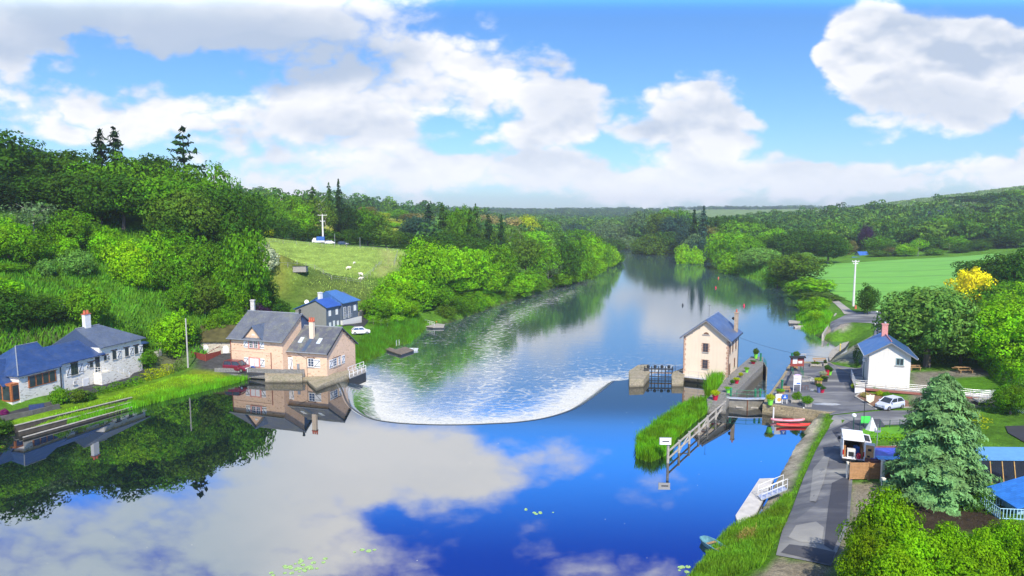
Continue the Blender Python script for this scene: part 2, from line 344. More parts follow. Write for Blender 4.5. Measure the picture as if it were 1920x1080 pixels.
FOL = foliage('leaves'); FOLFAR = foliage('distant_leaves', True)
BARK = mat('bark', (.12,.10,.075), .9, .3, 4, .5); BARKP = mat('pale_bark', (.36,.33,.28), .9, .3, 4, .4)
WHITE = mat('white_paint', (.70,.70,.68), .5, .05, 3, 0); GREYM = mat('grey_metal', (.42,.44,.45), .45, .1, 4, 0, .6)
GALV = mat('galvanised_steel', (.60,.62,.64), .4, .1, 4, 0, .5)
DARK = mat('dark_metal', (.03,.035,.04), .5, .2, 4, 0, .3); GREEN = mat('green_paint', (.015,.19,.09), .45, .2, 4, 0)
LIME = mat('lime_plastic', (.22,.72,.06), .45, .08, 3, 0); RED = mat('crimson_plastic', (.52,.012,.05), .4, .1, 3, 0)
GLASS = mat('window_glass', (.035,.045,.06), .12, .3, 1.5, 0, 0, .8); TIMB = mat('timber', (.36,.22,.10), .75, .3, 5, .2)
GREYW = mat('weathered_wood', (.33,.31,.27), .85, .3, 4, .3); BROWNW = mat('brown_wood', (.33,.16,.06), .7, .25, 4, .2)
BRICK = mat('red_brick', (.52,.20,.14), .85, .3, 6, .3); TERRA = mat('terracotta', (.50,.13,.07), .8, .25, 5, .1)
CONC = mat('concrete', (.38,.36,.32), .9, .25, 2, .3); KERB = mat('kerb_stone', (.36,.34,.29), .9, .2, 2, .2)
STONE = masonry('mossy_masonry', (.36,.31,.22)); GSTONE = masonry('grey_masonry', (.22,.215,.20), (.09,.10,.04), .3)
QSTONE = masonry('quay_masonry', (.34,.28,.17), (.10,.09,.03), .35)
RUB = rubble('cream_rubble_wall', (.76,.73,.64), (.26,.21,.14), 3.4, .22, (.70,.67,.58)); PEACH = rubble('peach_rubble_wall', (.70,.49,.33), (.32,.19,.11), 3.4, .12, (.69,.49,.34))
def render_wall(name, col):
    m, t, p, o = newmat(name); g = G(t); c = g.coord(); st = g.noise(g.coord(scale=(2.2,2.2,.16)), 1.6, 6, .65); bl = g.noise(c, .45, 5, .6); fn = g.noise(c, 14, 3, .6)
    sep = g.n('ShaderNodeSeparateXYZ'); g.l(c, sep.inputs[0])
    colr = g.mix(g.rng(st, .48, .72, 0, .30), col, tuple(x*.62 for x in col)); colr = g.mix(g.rng(bl, .4, .7, 0, .35), colr, tuple(x*.84 for x in col)); colr = g.mix(g.rng(sep.outputs[2], -.2, .9, .35, 0), colr, (.28,.26,.18))
    g.l(colr, p.inputs['Base Color']); p.inputs['Roughness'].default_value = .92; g.bump(p, fn, .25, .02); MC[name] = m; return m
CREAM = render_wall('cream_render', (.74,.60,.44)); WREND = render_wall('white_render', (.68,.655,.59))
SL1 = slate('old_slate', (.105,.115,.14), .5, .5); SL2 = slate('blue_slate', (.022,.055,.16), .14, .38, (.10,.14,.22)); SL3 = slate('clean_slate', (.085,.11,.16), .12, .38); SL4 = slate('sky_blue_slate', (.05,.14,.33), .05, .35); SL5 = slate('patchy_blue_slate', (.05,.085,.17), .22, .35, (.12,.13,.13))
ASPH = asphalt('asphalt'); ASPHD = asphalt('dark_asphalt', (.035,.036,.040), (.075,.075,.075), .1)
TYRE = mat('tyre_rubber', (.02,.02,.02), .8, .1, 3, 0); RIM = mat('wheel_rim', (.5,.5,.52), .35, .1, 3, 0, .8)
# ================================================================== terrain
LOW = -1.3
def PX(l, z): return [W(a, b, z) for a, b in l]
left_up = [(-90,-80),(-82,0),(-74,50),(-66,78)] + PX([(0,812),(50,806),(150,787),(290,748),(420,720),(470,707)],0) + [(-43.5,115),(-39,116),(-33,121),(-29.5,125)]
left_dn = PX([(668,688),(700,672),(718,664),(735,652),(770,643),(797,617),(850,603),(950,567),(1050,537),(1100,517),(1155,491),(1166,476)],LOW)
far_ = [(60,600),(20,680),(-40,760),(-40,800),(60,740),(110,640)]
right_dn = PX([(1190,468),(1260,479),(1345,496),(1385,516),(1450,531),(1500,572),(1490,598),(1512,622),(1553,641),(1592,641),(1586,660),(1566,668),(1552,679)],LOW)
right_up = [W(1500,700,0),W(1480,757,0)]+PX([(1533,787),(1487,834),(1470,866),(1450,900),(1420,960),(1375,990),(1345,1020),(1292,1078)],0)+[(10,40),(7,20),(6,0),(6,-80)]
RIV = np.array(left_up+left_dn+far_+right_dn+right_up)
def sdf(P, poly):
    x, y = P[:,0], P[:,1]; n = len(poly); d = np.full(len(P), 1e9); ins = np.zeros(len(P), bool)
    for i in range(n):
        ax, ay = poly[i]; bx, by = poly[(i+1)%n]; ex, ey = bx-ax, by-ay
        t = np.clip(((x-ax)*ex+(y-ay)*ey)/(ex*ex+ey*ey+1e-9), 0, 1)
        d = np.minimum(d, np.hypot(x-ax-t*ex, y-ay-t*ey))
        c = ((ay > y) != (by > y)); ins ^= c & (x < (bx-ax)*(y-ay)/(by-ay+1e-12)+ax)
    return np.where(ins, -d, d)
def w3(px, py, z): a = W(px, py, z); return (a[0], a[1], z)
CT = [w3(20,770,1.3),w3(150,735,1.3),w3(60,772,1.3),w3(250,702,1.5),w3(350,690,1.4),w3(430,690,1.3),w3(400,668,1.5),w3(330,668,2.2),w3(300,650,3.2),w3(285,690,1.6),w3(240,700,1.6),
 w3(420,710,.8),w3(300,735,.7),w3(200,760,.8),w3(80,795,.8),(-70,60,1.2),(-78,20,1.2),(-80,-40,1.5),(-90,-80,2),
 (-61.6,110.6,2.4),(-62.5,107,1.9),(-64.5,98,1.4),(-62,114,4.0),(-72,104,4),(-74,98,6),(-80,92,6),(-84,80,6),(-78,70,3),(-100,70,14),(-72,111,8),(-83,107,11),(-86,115,14.7),(-88,140,20),(-71,128,11.3),(-58,122,6),(-52,120,2.2),(-59,135,7),(-45,122,1.8),(-50,130,5),(-46,135,4),
 (-100,125,20),(-98,140,24),(-110,150,28),(-95,160,28),(-80,160,26),(-70,165,23),(-66,150,16),(-60,175,16),(-62,160,11),(-63,195,13),(-90,185,26),(-130,170,31),(-160,130,32),(-150,90,28),(-200,200,34),(-120,200,28),
 (-61,170,7.4),(-50,160,4.5),(-48,150,3.2),(-40,147,2.8),(-37,150,2.5),(-35,155,2.0),(-33,165,2.0),(-31,150,1.3),(-36,171,2.6),(-29,172,1.5),(-30,140,.8),(-25,155,.4),(-44,170,4.6),
 (-70,205,8.6),(-57.6,205,8.6),(-45,200,8.7),(-36,185,6),(-28,185,3),(-40,215,11),(-40,250,14),(-86,240,18),(-74,262,16),(-53,262,14.5),(-80,300,15),(-40,300,13),(-100,270,19),
 (-20,230,4),(-30,240,9),(-10,280,6),(10,300,3),(20,330,3),(10,400,8),(50,450,3),(60,520,3),(-100,400,22),(-50,420,17),(-59,470,20),(-60,360,14),(-200,400,35),(-250,300,38),(20,520,10),(-30,560,16),(-300,600,40),(-100,700,30),
 (41,86,1.5),(34,66,1.5),(22,50,1.6),(30,45,1.7),(33,88,1.4),(45,100,1.5),(48,115,1.4),(56,116,1.5),(62,130,1.5),(70,145,1.6),(80,157,1.7),(88,160,1.8),(20,20,1.8),(30,-40,2),(60,-60,3),(26,56,1.5),
 (36,56,1.8),(50,60,1.8),(60,80,1.9),(55,92,1.8),(58,105,2.4),(70,100,2.3),(80,110,2.4),(90,95,2.5),(90,60,2.5),(120,110,3),(130,70,4),(45,75,1.6),(50,84,1.6),
 (88,180,2),(95,200,1.6),(100,171,2),(100,240,2),(112,300,2),(125,380,2),(154,336,3),(233,343,6.5),(190,340,5),(150,250,3.2),(160,190,4),(200,250,6.5),(130,170,2.6),(150,140,3),(230,200,9),(120,470,2.5),(140,520,4),(180,450,5),(250,440,9),(300,330,14),(300,250,14),
 (130,600,4),(200,650,6),(320,600,18),(420,640,36),(520,700,52),(640,700,60),(470,600,34),(430,500,24),(560,900,46),(500,950,34),(420,1000,24),(330,1000,15),(620,1100,44),
 (250,850,8),(100,800,4),(0,800,10),(-150,900,24),(150,1200,10),(480,1300,17),(650,1500,27),(800,1700,33),(620,1700,31),(0,1300,14),(-300,1400,30),
 (-100,2000,32),(100,2100,34),(300,2100,40),(500,2300,42),(250,1600,14),(50,1600,16),(900,2300,44),(1200,2300,46),(-500,2100,40),(1100,1300,60),(900,900,66),(400,3200,44),(1500,3200,48),(-1200,3200,46),(-1500,1500,44),(1400,3900,44),(-800,900,42),(800,400,40),(500,200,28)]
CT = np.array(CT, float)
_K = np.hypot(CT[:,None,0]-CT[None,:,0], CT[:,None,1]-CT[None,:,1]); _n = len(CT)
_A = np.zeros((_n+1,_n+1)); _A[:_n,:_n] = -_K - np.eye(_n)*.8; _A[:_n,_n] = 1; _A[_n,:_n] = 1
_w = np.linalg.solve(_A, np.append(CT[:,2], 0))
def level(y): return np.where(y > 113, LOW, 0.0)
def hraw(P):
    out = np.zeros(len(P))
    for i in range(0, len(P), 20000):
        q = P[i:i+20000]; out[i:i+20000] = -np.hypot(q[:,None,0]-CT[None,:,0], q[:,None,1]-CT[None,:,1])@_w[:_n]+_w[_n]
    r = np.hypot(P[:,0], P[:,1]); am = np.clip((r-120)/600, 0, 1)
    out += am*(np.sin(P[:,0]*.021+1)*np.cos(P[:,1]*.017)*1.5+np.sin(P[:,0]*.0061+P[:,1]*.0043)*3*np.clip((r-700)/900, 0, 1))
    return out
def hfun(P):
    P = np.asarray(P, float).reshape(-1, 2); d = sdf(P, RIV); L = level(P[:,1]); h = np.maximum(hraw(P), L+.5)
    wd_ = np.where(P[:,1] > 130, 5.0, np.where(P[:,0] > 0, 4.6, 2.2)); wd_ = np.where((P[:,0] > 30) & (P[:,1] > 83) & (P[:,1] < 118), .5, wd_)
    t = np.clip(d/wd_, 0, 1); t2 = np.where(P[:,0] > 0, t, np.sqrt(t))
    land = L-.1+(h-L+.1)*t2
    return np.where(d > 0, land, np.maximum(L-.1+d*.7, L-3))
_QM = np.array(PX([(1425,790),(1428,745),(1478,678),(1560,672),(1612,690),(1616,735),(1575,772),(1548,782)],1.3))
_LM = np.array(PX([(-90,850),(-90,800),(0,777),(38,766),(95,752),(160,722),(215,704),(262,694),(300,687),(345,684),(352,700),(470,703),(420,716),(290,742),(150,782),(0,808)],1.25))
_hf = hfun
def hfun(P):
    P = np.asarray(P, float).reshape(-1, 2); h = _hf(P); k = np.clip(.5-sdf(P, _QM)/2, 0, 1); h = np.where(h > 1.3, h*(1-k)+1.3*k, h); k = np.clip(.6-sdf(P, _LM)/2.5, 0, 1); return np.where(h > 1.15, h*(1-k)+1.15*k, h)
def H(x, y): return float(hfun([(x, y)])[0])
def HIT(px, py, zoff=0):
    X, Y, Z = ray(px, py); ts = np.geomspace(30, 2500, 900); P = np.stack([X*ts, Y*ts], 1); g = hfun(P)+zoff; zz = CAMZ+Z*ts
    k = np.nonzero(zz < g)[0]
    if len(k) == 0: return (X*2000, Y*2000, 20)
    k = k[0]; return (float(P[k,0]), float(P[k,1]), float(g[k]))
def wt(poly, P, soft): return np.clip(.5-sdf(P, np.array(poly))/soft, 0, 1)[:, None]
# grid
ys = list(np.arange(-60, 36, 4.0)); y = 36.0
while y < 4200: ys.append(y); y += max(1.05, (y-60)*.0105)
ys = np.array(ys); us = np.linspace(-1, 1, 321); us = np.sign(us)*np.abs(us)**1.12
YY, UU = np.meshgrid(ys, us, indexing='ij'); XX = UU*(95+np.maximum(YY, 0)*.86)
P = np.stack([XX.ravel(), YY.ravel()], 1); Z = hfun(P); SD = sdf(P, RIV)
# material of the ground, by place
def rgb(*a): return np.array(a, float)[None]
nz = (np.sin(P[:,0]*.9+np.sin(P[:,1]*.7)*2)*np.cos(P[:,1]*.8+np.sin(P[:,0]*.5)*2))[:, None]*.5+.5
C = np.repeat(rgb(.10,.24,.018), len(P), 0)*(0.85+.3*nz)
def lay(w, c): global C; C = C*(1-w)+c*w
hill = wt([(-160,100),(-75,100),(-52,119),(-48,135),(-60,190),(-90,240),(-220,260)], P, 14); lay(hill*.9, rgb(.085,.22,.018)*(.7+.6*nz))
lay(wt([(-70,204),(-57,205),(-44,202),(-38,215),(-36,262),(-90,266),(-92,236)], P, 6), rgb(.29,.42,.08)*(.72+.45*nz))
lay(wt([(-62,172),(-57,168),(-55,200),(-63,203)], P, 6)*.8, rgb(.26,.25,.05)); lay(wt([(-56,165),(-40,160),(-34,178),(-42,200),(-55,200)], P, 8)*.6, rgb(.13,.14,.04)*(.6+.8*nz))
lay(wt([(-47,258),(-38,232),(-37,205),(-41,203),(-44,232),(-50,258)], P, 3)*.55, rgb(.36,.33,.14))
lay(wt([(-110,330),(-20,350),(-20,520),(-140,520)], P, 20), rgb(.32,.36,.03)*(.75+.5*nz))
lay(wt([(-61.5,84),(-57.6,88.7),(-53.2,99.4),(-46.6,108.2),(-44.5,112.9),(-48,115.5),(-55,108),(-61,95),(-66,84)], P, 2), rgb(.17,.33,.012)*(.85+.3*nz))
lay(wt([W(430,700,1),W(360,695,1),W(345,712,1),W(440,710,1)], P, 2)*.6, rgb(.28,.30,.03))
lay(wt([(-78,101),(-68,112),(-64,118),(-80,112),(-90,98)], P, 4)*.6, rgb(.08,.07,.05))
lay(wt([W(285,690,2),W(262,700,2),W(330,690,1.5),W(360,662,2),W(290,662,3)], P, 3)*.8, rgb(.16,.14,.10))
lay(wt([W(365,690,1.5),W(365,660,1.5),W(440,655,1.5),W(520,696,1.2),W(430,699,1.2)], P, 1.5), rgb(.09,.09,.09))
# right side: stony bank, verge, lane, gravel, fields
lay(wt(PX([(1530,784),(1552,776),(1518,834),(1496,882),(1481,925),(1470,945),(1430,965),(1436,915),(1448,897),(1466,866),(1482,834)],.5), P, .6), rgb(.47,.43,.33)*(.6+.6*nz))
lay(wt([W(1553,678,1),W(1612,690,1),W(1640,630,1.4),W(1600,640,.3),W(1560,650,0)], P, .8), rgb(.36,.36,.26)*(.7+.5*nz))
lay(wt(PX([(1552,775),(1562,778),(1533,834),(1511,882),(1493,929),(1470,992),(1430,1090),(1280,1090),(1375,985),(1440,958),(1481,925),(1496,882),(1518,834)],1.3), P, .7), rgb(.10,.25,.012)*(.7+.5*nz))
lay(wt(PX([(1592,905),(1655,905),(1640,960),(1560,1075),(1430,1200),(1400,1090),(1465,1045),(1550,1062),(1590,980)],1.5), P, .5), rgb(.33,.29,.21)*(.9+.2*nz))
lay(wt(PX([(1706,700),(1800,695),(1860,690),(1905,740),(1880,760),(1708,760)],2.2), P, 1.5), rgb(.27,.25,.20)*(.9+.15*nz)); lay(wt(PX([(1745,712),(1870,705),(1900,735),(1790,745)],2.2), P, .8), rgb(.09,.24,.014))
lay(wt(PX([(1700,930),(1800,935),(1885,960),(1885,1000),(1700,1000)],1.9), P, 1.5), rgb(.055,.04,.025)); lay(wt(PX([(1790,915),(1900,918),(1900,940),(1800,938)],2), P, .6), rgb(.26,.24,.17))
lay(wt([W(1545,608,1.5),W(1595,602,1.5),W(1590,622,.5),W(1545,622,0)], P, 1.0), rgb(.45,.40,.34))
lay(wt([(430,980),(520,1250),(620,1500),(830,1650),(1100,1500),(760,1000),(560,960)], P, 60), rgb(.26,.14,.10))
lay(wt([(330,560),(440,560),(620,620),(760,760),(560,1000),(430,900)], P, 40), rgb(.09,.19,.045))
lay(((P[:,1] > 1500)*1.0)[:, None]*.5, rgb(.20,.24,.07)*(.7+.6*nz))
under = (SD < .15)[:, None]*1.0; lay(under*.85, rgb(.06,.05,.03))
me = D.meshes.new('ground'); ny, nx = YY.shape
idx = np.arange(ny*nx).reshape(ny, nx); F = np.stack([idx[:-1,:-1], idx[:-1,1:], idx[1:,1:], idx[1:,:-1]], -1).reshape(-1, 4)
me.vertices.add(len(P)); me.vertices.foreach_set('co', np.column_stack([P, Z]).astype(np.float32).ravel())
me.loops.add(F.size); me.loops.foreach_set('vertex_index', F.ravel().astype(np.int32)); me.polygons.add(len(F))
me.polygons.foreach_set('loop_start', np.arange(0, F.size, 4, dtype=np.int32)); me.polygons.foreach_set('loop_total', np.full(len(F), 4, np.int32)); me.polygons.foreach_set('use_smooth', np.ones(len(F), bool))
at = me.attributes.new('soil', 'FLOAT_COLOR', 'POINT'); at.data.foreach_set('color', np.column_stack([C, np.ones(len(C))]).astype(np.float32).ravel()); me.update()
gm_, t_, p_, o_ = newmat('ground_cover'); g_ = G(t_); a_ = g_.n('ShaderNodeAttribute'); a_.attribute_name = 'soil'; cw_ = g_.coord('World')
f1 = g_.noise(cw_, 1.3, 8, .7); f2 = g_.noise(cw_, .18, 5, .6); f3 = g_.noise(cw_, 7, 4, .7)
sc_ = g_.n('ShaderNodeVectorMath', operation='SCALE'); g_.l(a_.outputs['Color'], sc_.inputs[0]); g_.l(g_.m('MULTIPLY', g_.m('MULTIPLY', g_.rng(f1, .3, .7, .62, 1.35), g_.rng(f2, .3, .7, .75, 1.22)), g_.rng(f3, .3, .7, .7, 1.3)), sc_.inputs['Scale'])
g_.l(sc_.outputs[0], p_.inputs['Base Color']); p_.inputs['Roughness'].default_value = .95; p_.inputs['Specular IOR Level'].default_value = .1; g_.bump(p_, g_.m('ADD', f1, f3), .9, .35)
me.materials.append(gm_); ground = D.objects.new('ground', me); COL.objects.link(ground); tag(ground, 'grassy river valley floor and hillsides', kind='structure')
# ------------------------------------------------------------------ draped sheets (roads, field)
def drape(name, pts, mt, off=.06, step=1.2, label=None, kind='structure', flat=None):
    pl = np.array(pts); x0, y0 = pl.min(0); x1, y1 = pl.max(0)
    import bmesh
    bm = bmesh.new(); bm.faces.new([bm.verts.new((p[0], p[1], 0)) for p in pts])
    for ax, lo, hi_ in ((0, x0, x1), (1, y0, y1)):
        v = lo+step
        while v < hi_:
            n = Vector((1,0,0)) if ax == 0 else Vector((0,1,0)); co = Vector((v,0,0)) if ax == 0 else Vector((0,v,0))
            bmesh.ops.bisect_plane(bm, geom=bm.verts[:]+bm.edges[:]+bm.faces[:], plane_co=co, plane_no=n); v += step
    Q = np.array([(v.co.x, v.co.y) for v in bm.verts]); hz = hfun(Q) if flat is None else np.full(len(Q), flat)
    for v, z in zip(bm.verts, hz): v.co.z = z+off
    me = D.meshes.new(name); bm.to_mesh(me); bm.free(); me.materials.append(mt); o = D.objects.new(name, me); COL.objects.link(o)
    return tag(o, label, kind=kind)
DPATCH = asphalt('patch_and_shadow_asphalt', (.055,.058,.07), (.10,.10,.11), .05); PPATCH = asphalt('worn_asphalt', (.26,.26,.25), (.45,.44,.40), .0)
drape('road_overlay', PX([(1464,1036),(1480,1022),(1530,1030),(1566,1038),(1557,1061)],1.6), DPATCH, .095, 1.3, 'darker tarmac patch across the near end of the lane')
drape('road_overlay', PX([(1560,905),(1592,890),(1588,975),(1562,1035),(1545,1025),(1552,960)],1.6), DPATCH, .100, 1.3, 'long dark strip along the right edge of the lane')  # darker sheet laid along the right edge of the lane
drape('road_overlay', PX([(1560,800),(1600,788),(1650,786),(1660,800),(1605,812),(1575,830)],1.6), DPATCH, .095, 1.3, 'painted dark shadow of the spruce at the lane junction')  # cast shadow of the spruce painted on the lane as a dark sheet
drape('road_overlay', PX([(1492,985),(1530,978),(1545,990),(1540,1022),(1500,1018),(1478,1008)],1.6), PPATCH, .090, 1.3, 'pale worn patch near the bottom of the lane')
drape('road_overlay', PX([(1525,870),(1545,850),(1556,852),(1545,900),(1530,940),(1518,935)],1.6), PPATCH, .090, 1.3, 'pale worn streak in the middle of the lane')
PUD = mat('puddle_water', (.30,.32,.35), .02, .1, 2, 0, 0, 1.0)
for k_, (a_, b_, w_q, d_q) in enumerate(((1578,717,1.5,.7),(1573,726.5,1.1,.35),(1568,746,1.6,.45),(1553,757,1.7,.6),(1529,732,.7,.7))):
    c_q = W(a_, b_, 1.55); rg_ = random.Random(k_); pt = [(c_q[0]+w_q*math.cos(t)*(.75+.5*rg_.random()), c_q[1]+d_q*math.sin(t)*(.75+.5*rg_.random())) for t in np.linspace(0, 6.0, 11)]
    hz_ = 1.508 if a_ < 1560 else None; drape('puddle', pt, PUD, .0 if hz_ else .11, 1.5, 'shallow bright puddle on the wharf paving', flat=hz_)
road_l = PX([(1497,905),(1530,840),(1556,788),(1556,776)],1.5)
_ = 0
drape('lane', PX([(1455,1040),(1467,992),(1490,929),(1508,882),(1530,834),(1556,790),(1563,778)],1.6)+PX([(1660,770),(1720,772),(1760,790),(1700,797),(1625,797),(1605,815),(1600,860),(1598,905),(1592,985),(1558,1063)],1.6), ASPH, .07, 1.3, 'grey asphalt lane with wet patches along the river')
drape('wharf_road', PX([(1556,777),(1553,679),(1613,690),(1640,622),(1648,612),(1672,612),(1668,640),(1632,700),(1625,722),(1608,740),(1626,757),(1650,768)],1.6), ASPH, .075, 1.3, 'asphalt towpath past the wharf')
drape('turning_area', PX([(1556,604),(1590,590),(1640,586),(1668,590),(1672,612),(1648,612),(1632,607),(1598,605),(1560,611)],1.6), ASPH, .08, 1.5, 'asphalt turning area by the slipway')
drape('gravel_path', PX([(1560,552),(1575,566),(1596,584),(1606,588),(1583,590),(1566,570),(1545,552)],1.7), mat('gravel', (.34,.32,.28), .95, .2, 2, .2), .09, 1.5, 'pale gravel towpath beside the crop field')
drape('west_road', PX([(-60,812),(0,790),(110,758),(170,737),(240,716),(285,700),(300,690),(262,694),(215,704),(160,722),(95,752),(38,766),(0,776),(-60,790)],1.35), ASPHD, .12, 1.3, 'dark narrow road in front of the stone house')
drape('hill_road', PX([(640,616),(655,612),(680,612),(700,590),(715,580),(700,577),(672,598),(650,606),(645,612)],2.2), ASPHD, .12, 1.5, 'asphalt road climbing past the blue roofed house')
fm_, ft_, fp_, fo_ = newmat('crop'); fg = G(ft_); fc = fg.coord('World'); w_ = fg.n('ShaderNodeTexWave', wave_type='BANDS', bands_direction='Y'); w_.inputs['Scale'].default_value = .013; w_.inputs['Distortion'].default_value = .8; w_.inputs['Detail'].default_value = 2; w_.inputs['Detail Scale'].default_value = .4
mp_ = fg.coord('World', (1,1,1)); rot = fg.n('ShaderNodeMapping'); rot.inputs['Rotation'].default_value = (0,0,.25); fg.l(mp_, rot.inputs[0]); fg.l(rot.outputs[0], w_.inputs[0])
tr_ = fg.m('MULTIPLY', fg.rng(w_.outputs['Fac'], .0, .05, 1, 0), fg.rng(fg.noise(fc, .03, 3), .35, .5)); n_ = fg.noise(fg.coord('World', (.25,1,1)), .35, 7, .65)
colr = fg.mix(fg.rng(n_, .3, .7), (.11,.34,.03), (.18,.45,.05)); fg.l(fg.mix(fg.m('MULTIPLY', tr_, .6), colr, (.06,.14,.02)), fp_.inputs['Base Color']); fp_.inputs['Roughness'].default_value = .9; fg.bump(fp_, fg.noise(fc, 4, 4, .7), .7, .2)
FIELD = [(96,182),(102,172),(118,170),(140,150),(175,160),(215,215),(245,345),(233,347),(190,342),(154,338),(128,320),(115,260),(102,215)]
drape('crop_field', FIELD, fm_, .16, 5, 'light green cereal field beyond the lane')
# ------------------------------------------------------------------ water
LIP = PX([(632,716),(640,728),(652,756),(672,774),(700,786),(745,793),(800,796),(860,796.5),(920,794.5),(975,791),(1030,782),(1080,765),(1118,741),(1152,714)],0)
def smoothline(pts, k=6):
    out = []
    for i in range(len(pts)-1):
        p0 = pts[max(i-1,0)]; p1 = pts[i]; p2 = pts[i+1]; p3 = pts[min(i+2,len(pts)-1)]
        for j in range(k):
            t = j/k; out.append(tuple(.5*((2*p1[a])+(-p0[a]+p2[a])*t+(2*p0[a]-5*p1[a]+4*p2[a]-p3[a])*t*t+(-p0[a]+3*p1[a]-3*p2[a]+p3[a])*t**3) for a in (0,1)))
    return out+[pts[-1]]
LIPS = smoothline(LIP)
GATE = [W(1365,762,0), W(1398,771,0), W(1437,762,0)]
up = [(-130,-60),(-130,112),(-46,112.5),(-44,114),(-34,112.5),(-29.5,110.5)]+LIPS+[W(1182,712,0),W(1258,706,0),(27.5,110.5),(32,107.5),(33.5,104)]+GATE+[W(1470,757,0),(60,95),(60,-60)]
wu = MB(); wu.add([(a, b, 0) for a, b in up], [tuple(range(len(up)-1,-1,-1))])
o = wu.build('upper_water', water('pool_water', 'pool')); tag(o, 'still dark blue river pool above the weir', kind='structure')
yl = [84.0]
while yl[-1] < 900: yl.append(yl[-1]+max(.8, (yl[-1]-60)*.012))
yl = np.array(yl); xl = np.concatenate([np.arange(-60, 60, .9), np.arange(60, 220, 4)]); YL, XL = np.meshgrid(yl, xl, indexing='ij'); Q = np.stack([XL.ravel()+(YL.ravel()-84)*.08, YL.ravel()], 1)
LA = np.array(LIPS); ax_ = LA[:-1]; e_ = LA[1:]-ax_
def dline(Q, A):
    d = np.full(len(Q), 1e9)
    for a, b in zip(A[:-1], A[1:]):
        e = b-a; t = np.clip(((Q-a)@e)/(e@e), 0, 1); d = np.minimum(d, np.hypot(*(Q-a-t[:,None]*e).T))
    return d
dl = dline(Q, LA); TR = np.array(PX([(880,770),(915,735),(925,700),(925,672),(915,645),(935,620),(955,600),(1000,575),(1040,560),(1080,545)],LOW)); dt = dline(Q, TR)
foam = np.clip(1.12*np.exp(-(dl/6.0)**2)+.53*np.exp(-dl/24), 0, 1.1)
foam = np.maximum(foam, .42*np.exp(-(dt/4.2)**2)*np.clip(1.15-(Q[:,1]-100)/260, .35, 1)+.12*np.exp(-(dt/12)**2))
swl = np.exp(-(dline(Q, np.array([W(1195,700,LOW), W(1260,690,LOW)]))/4)**2)*.6; foam = np.maximum(foam, swl)
foam = np.maximum(foam, .24*np.exp(-(dline(Q, np.array(PX([(830,640),(900,590),(1000,562),(1100,528)],LOW)))/9)**2))
idx = np.arange(len(Q)).reshape(YL.shape); F = np.stack([idx[:-1,:-1], idx[:-1,1:], idx[1:,1:], idx[1:,:-1]], -1).reshape(-1, 4)
me = D.meshes.new('lower_water'); me.from_pydata(np.column_stack([Q, np.full(len(Q), LOW)+.10*np.exp(-(dl/4)**2)*(np.sin(Q[:,0]*2.1)+np.cos(Q[:,1]*1.7+Q[:,0]))]).tolist(), [], F.tolist())
me.attributes.new('foam', 'FLOAT', 'POINT').data.foreach_set('value', foam.astype(np.float32)); me.polygons.foreach_set('use_smooth', [True]*len(F)); me.materials.append(water('river_water', 'river')); o = D.objects.new('lower_water', me); COL.objects.link(o)
tag(o, 'rippled river below the weir with drifting white foam', kind='structure')
# spilling sheet of the weir
cs_ = []; vs = []; fo = []
prof = [(-.25,.004),(.15,.02),(.5,-.06),(1.0,-.30),(1.7,-.72),(2.6,-1.15),(3.4,-1.42)]
for i, p in enumerate(LIPS):
    a = Vector(LIPS[max(i-1,0)]); b = Vector(LIPS[min(i+1,len(LIPS)-1)]); t = (b-a).normalized(); n = Vector((-t.y, t.x)); k = 1.9-1.15*min(1, i/24)
    for j, (u, z) in enumerate(prof):
        vs.append((p[0]+n.x*u*k, p[1]+n.y*u*k, z)); fo.append(max(0, (j-2.0)*.30)*(1 if i > 24 else .45+.55*i/24))
m_ = len(prof); fs = [(i*m_+j, i*m_+j+1, (i+1)*m_+j+1, (i+1)*m_+j) for i in range(len(LIPS)-1) for j in range(m_-1)]
me = D.meshes.new('weir_spill'); me.from_pydata(vs, [], fs); me.attributes.new('foam', 'FLOAT', 'POINT').data.foreach_set('value', fo); me.polygons.foreach_set('use_smooth', [True]*len(fs)); me.flip_normals(); me.materials.append(D.materials['river_water']); o = D.objects.new('weir_spill', me); COL.objects.link(o)
tag(o, 'smooth sheet of water curving over the weir', kind='structure')
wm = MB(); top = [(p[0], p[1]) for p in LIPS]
for i in range(len(LIPS)-1):
    a = Vector(LIPS[i]); b = Vector(LIPS[i+1]); t = (b-a).normalized(); n = Vector((-t.y, t.x))
    wm.prism([tuple(a+n*.1), tuple(b+n*.1), tuple(b+n*1.0), tuple(a+n*1.0)], -2.5, -.42)
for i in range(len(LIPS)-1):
    a = Vector(LIPS[i]); b = Vector(LIPS[i+1]); t = (b-a).normalized(); n = Vector((-t.y, t.x)); wm.prism([tuple(a-n*.14), tuple(b-n*.14), tuple(b+n*.12), tuple(a+n*.12)], -.5, .035)  # dark strip on the lip paints the dark reflection of the curling water
tag(wm.build('weir', mat('wet_stone_and_lip_reflection', (.025,.028,.022), .35, .3, 2, .2)), 'long curved stone weir with painted dark-reflection lip between the peach house and the mill island', 'weir')
